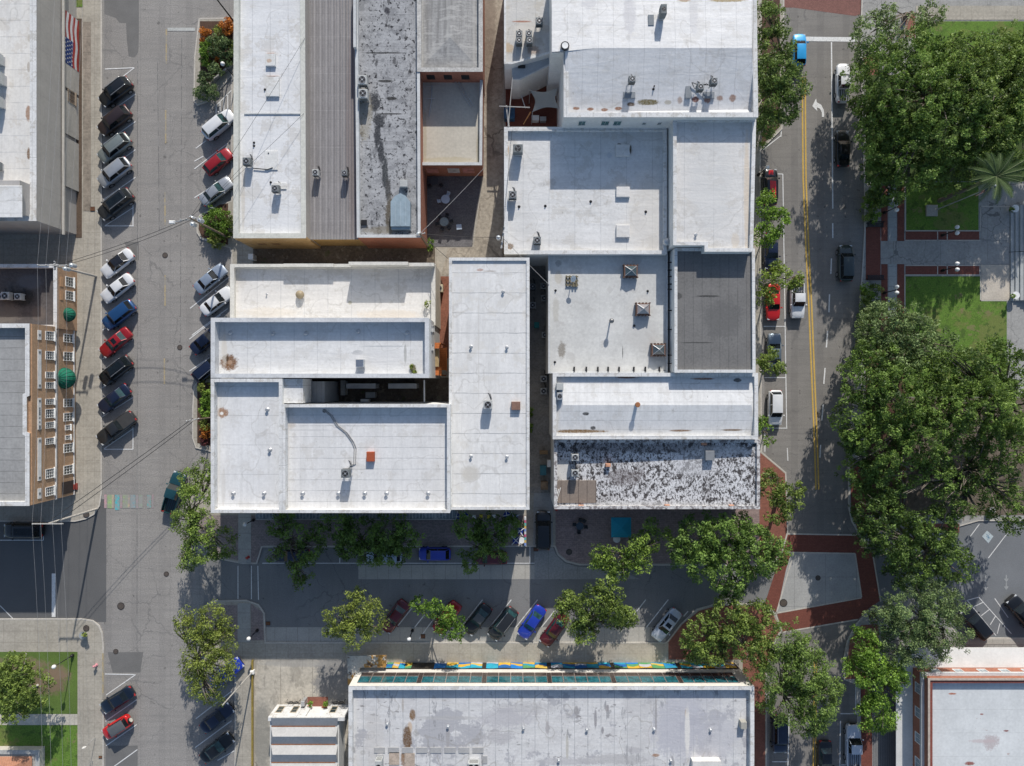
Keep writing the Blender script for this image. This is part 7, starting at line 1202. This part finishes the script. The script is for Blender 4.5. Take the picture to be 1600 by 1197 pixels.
# umbrella teal
r = empty("patio_umbrella", W(966, 818) + Vector((0, 0, T)), "square teal patio umbrella on the shaded pavement", "umbrella"); mb = MB(); mb.cyl(0, 0, 0, 2.6, .03, n=8); mb.build("pole_shaft", dark_metal, r, world=False); mb = MB(); a = 1.28
for k in range(4): c0, c1 = [(-a, -a), (a, -a), (a, a), (-a, a)][k], [(-a, -a), (a, -a), (a, a), (-a, a)][(k + 1) % 4]; mb.face([(*c0, 2.3), (*c1, 2.3), (0, 0, 2.75)]); mb.face([(*c0, 2.3), (*c1, 2.3), (c1[0], c1[1], 2.18), (c0[0], c0[1], 2.18)])
mb.build("canopy_cloth", surf("teal_cloth", (.02, .26, .36), .08, 1, .1, 6), r, world=False)
rtable(962, 840, .48, "round white table just below the teal umbrella", whitem)
# blue / white X tables in front of M
navyc = plain("navy_cloth", (.01, .03, .22), .6)
for i, (x, y, lb) in enumerate([(714, 805, "first navy and white folding table by the canopy end"), (727, 804, "second navy and white folding table by the long building's front"), (792, 803, "navy and white folding table near the alley end"), (803, 806, "last navy and white folding table at the driveway corner"), (812, 828, "navy and white folding table halfway along the striped strip"), (806, 842, "navy and white folding table at the end of the striped strip")]):
    r = empty("folding_table", W(x, y) + Vector((0, 0, T)), lb, "table", "navy and white tables before the long building", .6 + i * .2); mb = MB(); mb.box(-.42, -.42, .7, .42, .42, .74); mb.build("table_top", navyc, r, world=False); mb = MB()
    for s_ in (-1, 1): mb.tube([(-.55, -.55 * s_, .77), (.55, .55 * s_, .77)], .05, n=5)
    mb.build("cross_frame", whitem, r, world=False); mb = MB()
    for (u, v) in ((-.35, -.35), (.35, .35), (-.35, .35), (.35, -.35)): mb.box(u - .02, v - .02, 0, u + .02, v + .02, .7)
    mb.build("legs", whitem, r, world=False)
yc = plain("chair_yellow", (.6, .5, .05), .5)
for i, (x, y) in enumerate(((741, 806), (752, 805), (764, 806), (772, 805))): chair(x, y, 0, "%s before the long building" % ("white chair at the canopy end of the row", "yellow chair next to the canopy end white one", "yellow chair next to the driveway end white one", "white chair at the driveway end of the row")[i], yc if i in (1, 2) else whitem, "yellow and white pavement chairs")
rtable(815, 842, .42, "small round white table with navy centre by the driveway edge", whitem)
mb = MB()
A, B = W(820.5, 806), W(820.5, 850); cols_ = [(.6, .6, .6), (.5, .1, .2), (.1, .4, .4), (.6, .4, .1), (.2, .3, .6)]
for k in range(10): y0 = A.y + (B.y - A.y) * k / 10; y1 = A.y + (B.y - A.y) * (k + 1) / 10; mb.box(A.x - .12, y1, T, A.x + .12, y0 - .02, T + .8, k % 5)
tag(recenter(mb.build("striped_barrier", [plain("stripe_%s" % "abcde"[i], c) for i, c in enumerate(cols_)])), "low multicoloured barrier between the tables and the driveway", "barrier")
# shade sail
r = empty("shade_sail", W(848, 162) + Vector((0, 0, T)), "cream shade sail stretched over the red floored courtyard", "shade sail"); mb = MB(); z = 4.2; cs = [W(828, 141, z), W(872, 137, z), W(875, 170, z), W(832, 175, z)]; n = 10
g_ = [[None] * (n + 1) for _ in range(n + 1)]
for i in range(n + 1):
    for j in range(n + 1):
        u, v = i / n, j / n; p = cs[0].lerp(cs[1], u).lerp(cs[3].lerp(cs[2], u), v); c = (cs[0] + cs[1] + cs[2] + cs[3]) / 4
        k1 = .28 * (4 * u * (1 - u)) * (abs(v - .5) * 2) ** 3 + .28 * (4 * v * (1 - v)) * (abs(u - .5) * 2) ** 3; p = p.lerp(Vector((c.x, c.y, p.z)), k1); p.z -= .25 * (4 * u * (1 - u) * 4 * v * (1 - v)); g_[i][j] = p
for i in range(n):
    for j in range(n): mb.face([g_[i][j], g_[i + 1][j], g_[i + 1][j + 1], g_[i][j + 1]])
mb.build("sail_cloth", surf("sail_cream", (.42, .4, .36), .06, 1, .08, 6), r)
for c in cs: q = Vector((c.x, c.y, 0)); mb = MB(); mb.tube([(c.x, c.y, T), (c.x, c.y, z + .1)], .06); mb.build("post", galv, r)
for (x, y, w_, h_, hh, m_, lb, nm) in [(793, 106, 10, 20, 1.5, plain("bin_green", (.01, .09, .07)), "large green waste container beside the annex by the alley", "waste_container"), (837, 138, 11, 6, .9, whitem, "white chest just above the shade sail", "storage_chest"), (824, 144, 7, 7, 1.0, galv, "grey cabinet at the sail's upper corner", "cabinet"), (836, 189, 11, 7, .9, whitem, "white chest under the sail's lower corner", "storage_chest"), (848, 190, 9, 6, .8, galv, "pale grey chest next to the white one below the sail", "storage_chest"), (796, 183, 16, 16, 1.2, plain("tarp_blue", (.02, .07, .14), var=.4), "dark blue covered stack at the courtyard corner by the alley", "covered_stack"),
    (838, 509, 7, 8, 1.1, plain("bin_teal", (.01, .2, .2)), "teal bin in the narrow alley between fan units", "waste_bin"), (848, 733, 9, 14, 1.2, plain("bin_bluegreen", (.04, .16, .2)), "blue green bin near the low end of the narrow alley", "waste_bin"), (850, 757, 10, 12, .9, plain("crate_brown", (.25, .17, .1), var=.4), "brown crate stack near the driveway end of the alley", "crate_stack"), (849, 706, 12, 5, .7, wood, "wooden plank stack halfway down the narrow alley", "plank_stack"),
    (571, 603, 44, 7, 2.6, surf("duct_metal", (.5, .52, .54), .1, 1, .1, 5), "long metal duct in the dark light well, nearer the lean-to", "metal_duct"), (634, 603, 42, 7, 2.6, surf("duct_metal", (.5, .52, .54), .1, 1, .1, 5), "long metal duct in the dark light well, nearer the timber stair", "metal_duct"), (582, 617, 14, 8, 1.2, casing, "grey cabinet on the light well floor", "cabinet"), (573, 626, 12, 5, 1.1, whitem, "white cabinet beside the grey one in the light well", "cabinet"), (541, 606, 6, 22, 1.6, casing, "narrow grey partition across the light well", "partition_box"),
    (398, 404, 7, 8, 1.2, whitem, "small white cabinet at the mouth of the dirt alley", "cabinet"), (478, 1092, 5, 7, 1.2, galv, "grey meter box by the small building's brick path", "meter_box"), (857, 722, 5, 10, 1.6, whitem, "white curved panel leaning by the narrow alley wall", "leaning_panel")]:
    q = W(x, y); k = S; mb = MB(); mb.box(-w_ * k / 2, -h_ * k / 2, 0, w_ * k / 2, h_ * k / 2, hh, bev=.06); rt_ = empty(nm, q + Vector((0, 0, T)), lb, nm.replace('_', ' ')); mb.build("box_body", m_, rt_, world=False)
    mb = MB(); mb.box(-w_ * k / 2 - .03, -h_ * k / 2 - .03, hh + .002, w_ * k / 2 + .03, h_ * k / 2 + .03, hh + .06, bev=.02); mb.build("lid", m_, rt_, world=False)
# rail and orange brace in courtyard
mb = MB(); mb.tube([W(812, 132, 1.0), W(814, 148, 1.0), W(821, 169, 1.0)], .06); tag(recenter(mb.build("handrail", whitem)), "bent white handrail on the red courtyard floor", "handrail"); mb = MB(); mb.tube([W(818, 194, 1.5), W(829, 175, 3.5)], .08); tag(recenter(mb.build("timber_brace", plain("brace_orange", (.5, .25, .1)))), "orange timber brace running to the sail's lower corner", "brace")
mb = MB(); mb.tube([W(795, 198, 5.0), W(791, 165, 5.0)], .12); mb.tube([W(780, 166, 5.2), W(828, 168, 5.2)], .07); tag(recenter(mb.build("timber_trellis", wirel)), "pale post and beam trellis at the courtyard's alley corner", "trellis")
# timber stair by N2
r = empty("timber_stair", W(690, 560) + Vector((0, 0, T)), "orange timber stair landing against the white parapet building", "stair"); om = surf("timber_orange", (.5, .16, .05), .15, 2, .25, 8, lines=[('y', .25, .03, 0, (.2, .06, .02), .7, 0)])
for (x, y, wx, wy, z0, z1) in ((682, 540, 15, 9, 5.8, 6.0), (683, 580, 14, 13, 5.0, 5.2)): a_, b_ = W(x - wx / 2, y + wy / 2, z1), W(x + wx / 2, y - wy / 2, z1); mb = MB(); mb.box(a_.x, a_.y, z0, b_.x, b_.y, z1); mb.build("landing", om, r)
mb = MB(); a_, b_ = W(678, 573, 5.3), W(686, 545, 5.3); mb.box(a_.x, a_.y, 5.3, b_.x, b_.y, 5.45); mb.build("platform", surf("platform_tan", (.36, .27, .15), .15, 2, .25, 6), r)
mb = MB()
for k in range(12): f = k / 11; p = W(692, 545 + f * 32, 5.8 - f * 3.2); mb.box(p.x - .45, p.y - .12, p.z - .05, p.x + .45, p.y + .12, p.z)
mb.build("step_flight", om, r)
for (x, y) in ((676, 537), (689, 537), (677, 586), (690, 586)): q = W(x, y, 5.5); mb = MB(); mb.box(q.x - .07, q.y - .07, T, q.x + .07, q.y + .07, 6.4); mb.build("post", om, r)
mb = MB(); mb.tube([W(698, 543, 6.6), W(698, 580, 3.5)], .05); mb.build("railing", om, r)
# yellow barrier on wall by yard
mb = MB(); a_, b_ = W(394.6, 1030), W(397, 1300); mb.box(a_.x, b_.y, T, b_.x, a_.y, T + .3); o = recenter(mb.build("low_wall", surf("yellow_wall", (.27, .2, .05), .25, 1, .35, 5))); tag(o, "long low wall painted mustard yellow beside the concrete yard", "wall")
# diagonal island wall
mb = MB(); A, B = W(333, 130), W(364, 104); d = (B - A).normalized(); n_ = Vector((-d.y, d.x, 0)) * .12; mb.hexa([A - n_, B - n_, B + n_, A + n_] + [p + Vector((0, 0, .65)) for p in (A - n_, B - n_, B + n_, A + n_)]); tag(recenter(mb.build("low_wall", conc_grey)), "short diagonal grey wall edging the planted island", "wall")
# bike racks
for (x, y, lb) in ((460, 1092, "dark bicycle rack before the small building's double window"), (530, 1092, "dark rack before the small building's single window")):
    r = empty("bike_rack", W(x, y) + Vector((0, 0, T)), lb, "bike rack"); mb = MB(); mb.tube([(-.85, 0, 0), (-.85, 0, .8), (.85, 0, .8), (.85, 0, 0)], .035); mb.tube([(-.85, -.5, 0), (.85, -.5, 0)], .03); mb.build("frame", dark_metal, r, world=False)
    for u in (-.35, .35): mb = MB(); mb.tube([(u + .35 * math.cos(t_ * .5236), -.25, .38 + .35 * math.sin(t_ * .5236)) for t_ in range(13)], .03); mb.build("hoop", dark_metal, r, world=False)
# hydrants, planters, bins
def hydrant(px, py, label, m):
    r = empty("fire_hydrant", W(px, py) + Vector((0, 0, T)), label, "fire hydrant"); mb = MB(); mb.lathe(0, 0, [(.2, 0), (.2, .06), (.12, .1), (.12, .5), (.17, .54), (.12, .68), (.04, .76)], n=12); mb.build("barrel", m, r, world=False)
    mb = MB(); mb.tube([(-.24, 0, .45), (.24, 0, .45)], .07); mb.build("nozzle", m, r, world=False)
hydrant(389, 870, "dark red hydrant by the shaded corner kerb", plain("hydrant_red", (.3, .03, .03))); hydrant(152, 1038, "small pink hydrant beside the yellow painted kerb", plain("hydrant_pink", (.55, .25, .28))); hydrant(869, 795, "red hydrant at the foot of the mottled roof building corner", plain("hydrant_scarlet", (.5, .03, .02)))
def urn(px, py, label, m, lm=None, z=T, big=1.0):
    r = tree("planter_urn", label, "planter", [(px, py, 4.5 * big, 1.2 + z)], lm or L_oak, dens=190, leaf=.11, clump=.3, trunk=False, ground=z); q = W(px, py, .6); mb = MB(); mb.lathe(q.x, q.y, [(.18 * big, z), (.22 * big, z + .1), (.46 * big, z + .6), (.5 * big, z + .72), (.4 * big, z + .72)], n=14); mb.build("pot", m, r)
urn(131, 992, "flower urn with yellow plants on the pavement corner", plain("urn_grey", (.3, .32, .34)), L_yel); urn(1583, 327, "white urn beside the courthouse steps, above the walk", whitem, L_oak, .3); urn(1584, 462, "white urn beside the courthouse steps, below the walk", whitem, L_oak, .3)
mb = MB(); q = W(1552, 798, 1); mb.lathe(q.x, q.y, [(.3, T), (.32, .7), (.42, .75), (.42, .85)], n=16); tag(recenter(mb.build("litter_bin", plain("bin_ring", (.4, .4, .4)))), "round litter bin with pale rim in the shade by the parking kerb", "litter bin")
mb = MB(); mb.tube([W(41, 1020, .2), W(40, 1035, .2), W(33, 1047, .2), (W(20, 1056, .2))], .08, n=6); tag(recenter(mb.build("edging_strip", kerbm)), "curved pale edging strip on the lawn beside the bushy tree", "edging")
mb = MB(); q = W(58, 1071); mb.box(q.x - .35, q.y - .12, T, q.x + .35, q.y + .14, T + .3, rot=.6, bev=.08); tag(recenter(mb.build("lawn_stone", kerbm)), "pale stone lying on the bare lawn by the bushy tree", "stone")
for (x, y, lb, h_, w_) in ((168, 60, "x", 0, 0),): pass
# parking signs
for (x, y, lb, hgt) in [(344, 332, "small sign post at the edge of the pole island", 2.4), (146, 1188, "thin sign post on the lawn side pavement", 2.6), (150, 1152, "thin parking sign post beside the red off-road car", 2.6)]:
    r = empty("sign_post", W(x, y) + Vector((0, 0, T)), lb, "sign post"); mb = MB(); mb.cyl(0, 0, 0, hgt, .03, n=8); mb.build("post", galv, r, world=False); mb = MB(); mb.box(-.16, -.015, hgt - .5, .16, .015, hgt); mb.build("sign_plate", whitem, r, world=False)
# weeds strip along the alley base and grass at brick
for o in list(bpy.data.objects):
    if o.type == 'EMPTY' and o.parent is None and not o.children: bpy.data.objects.remove(o)
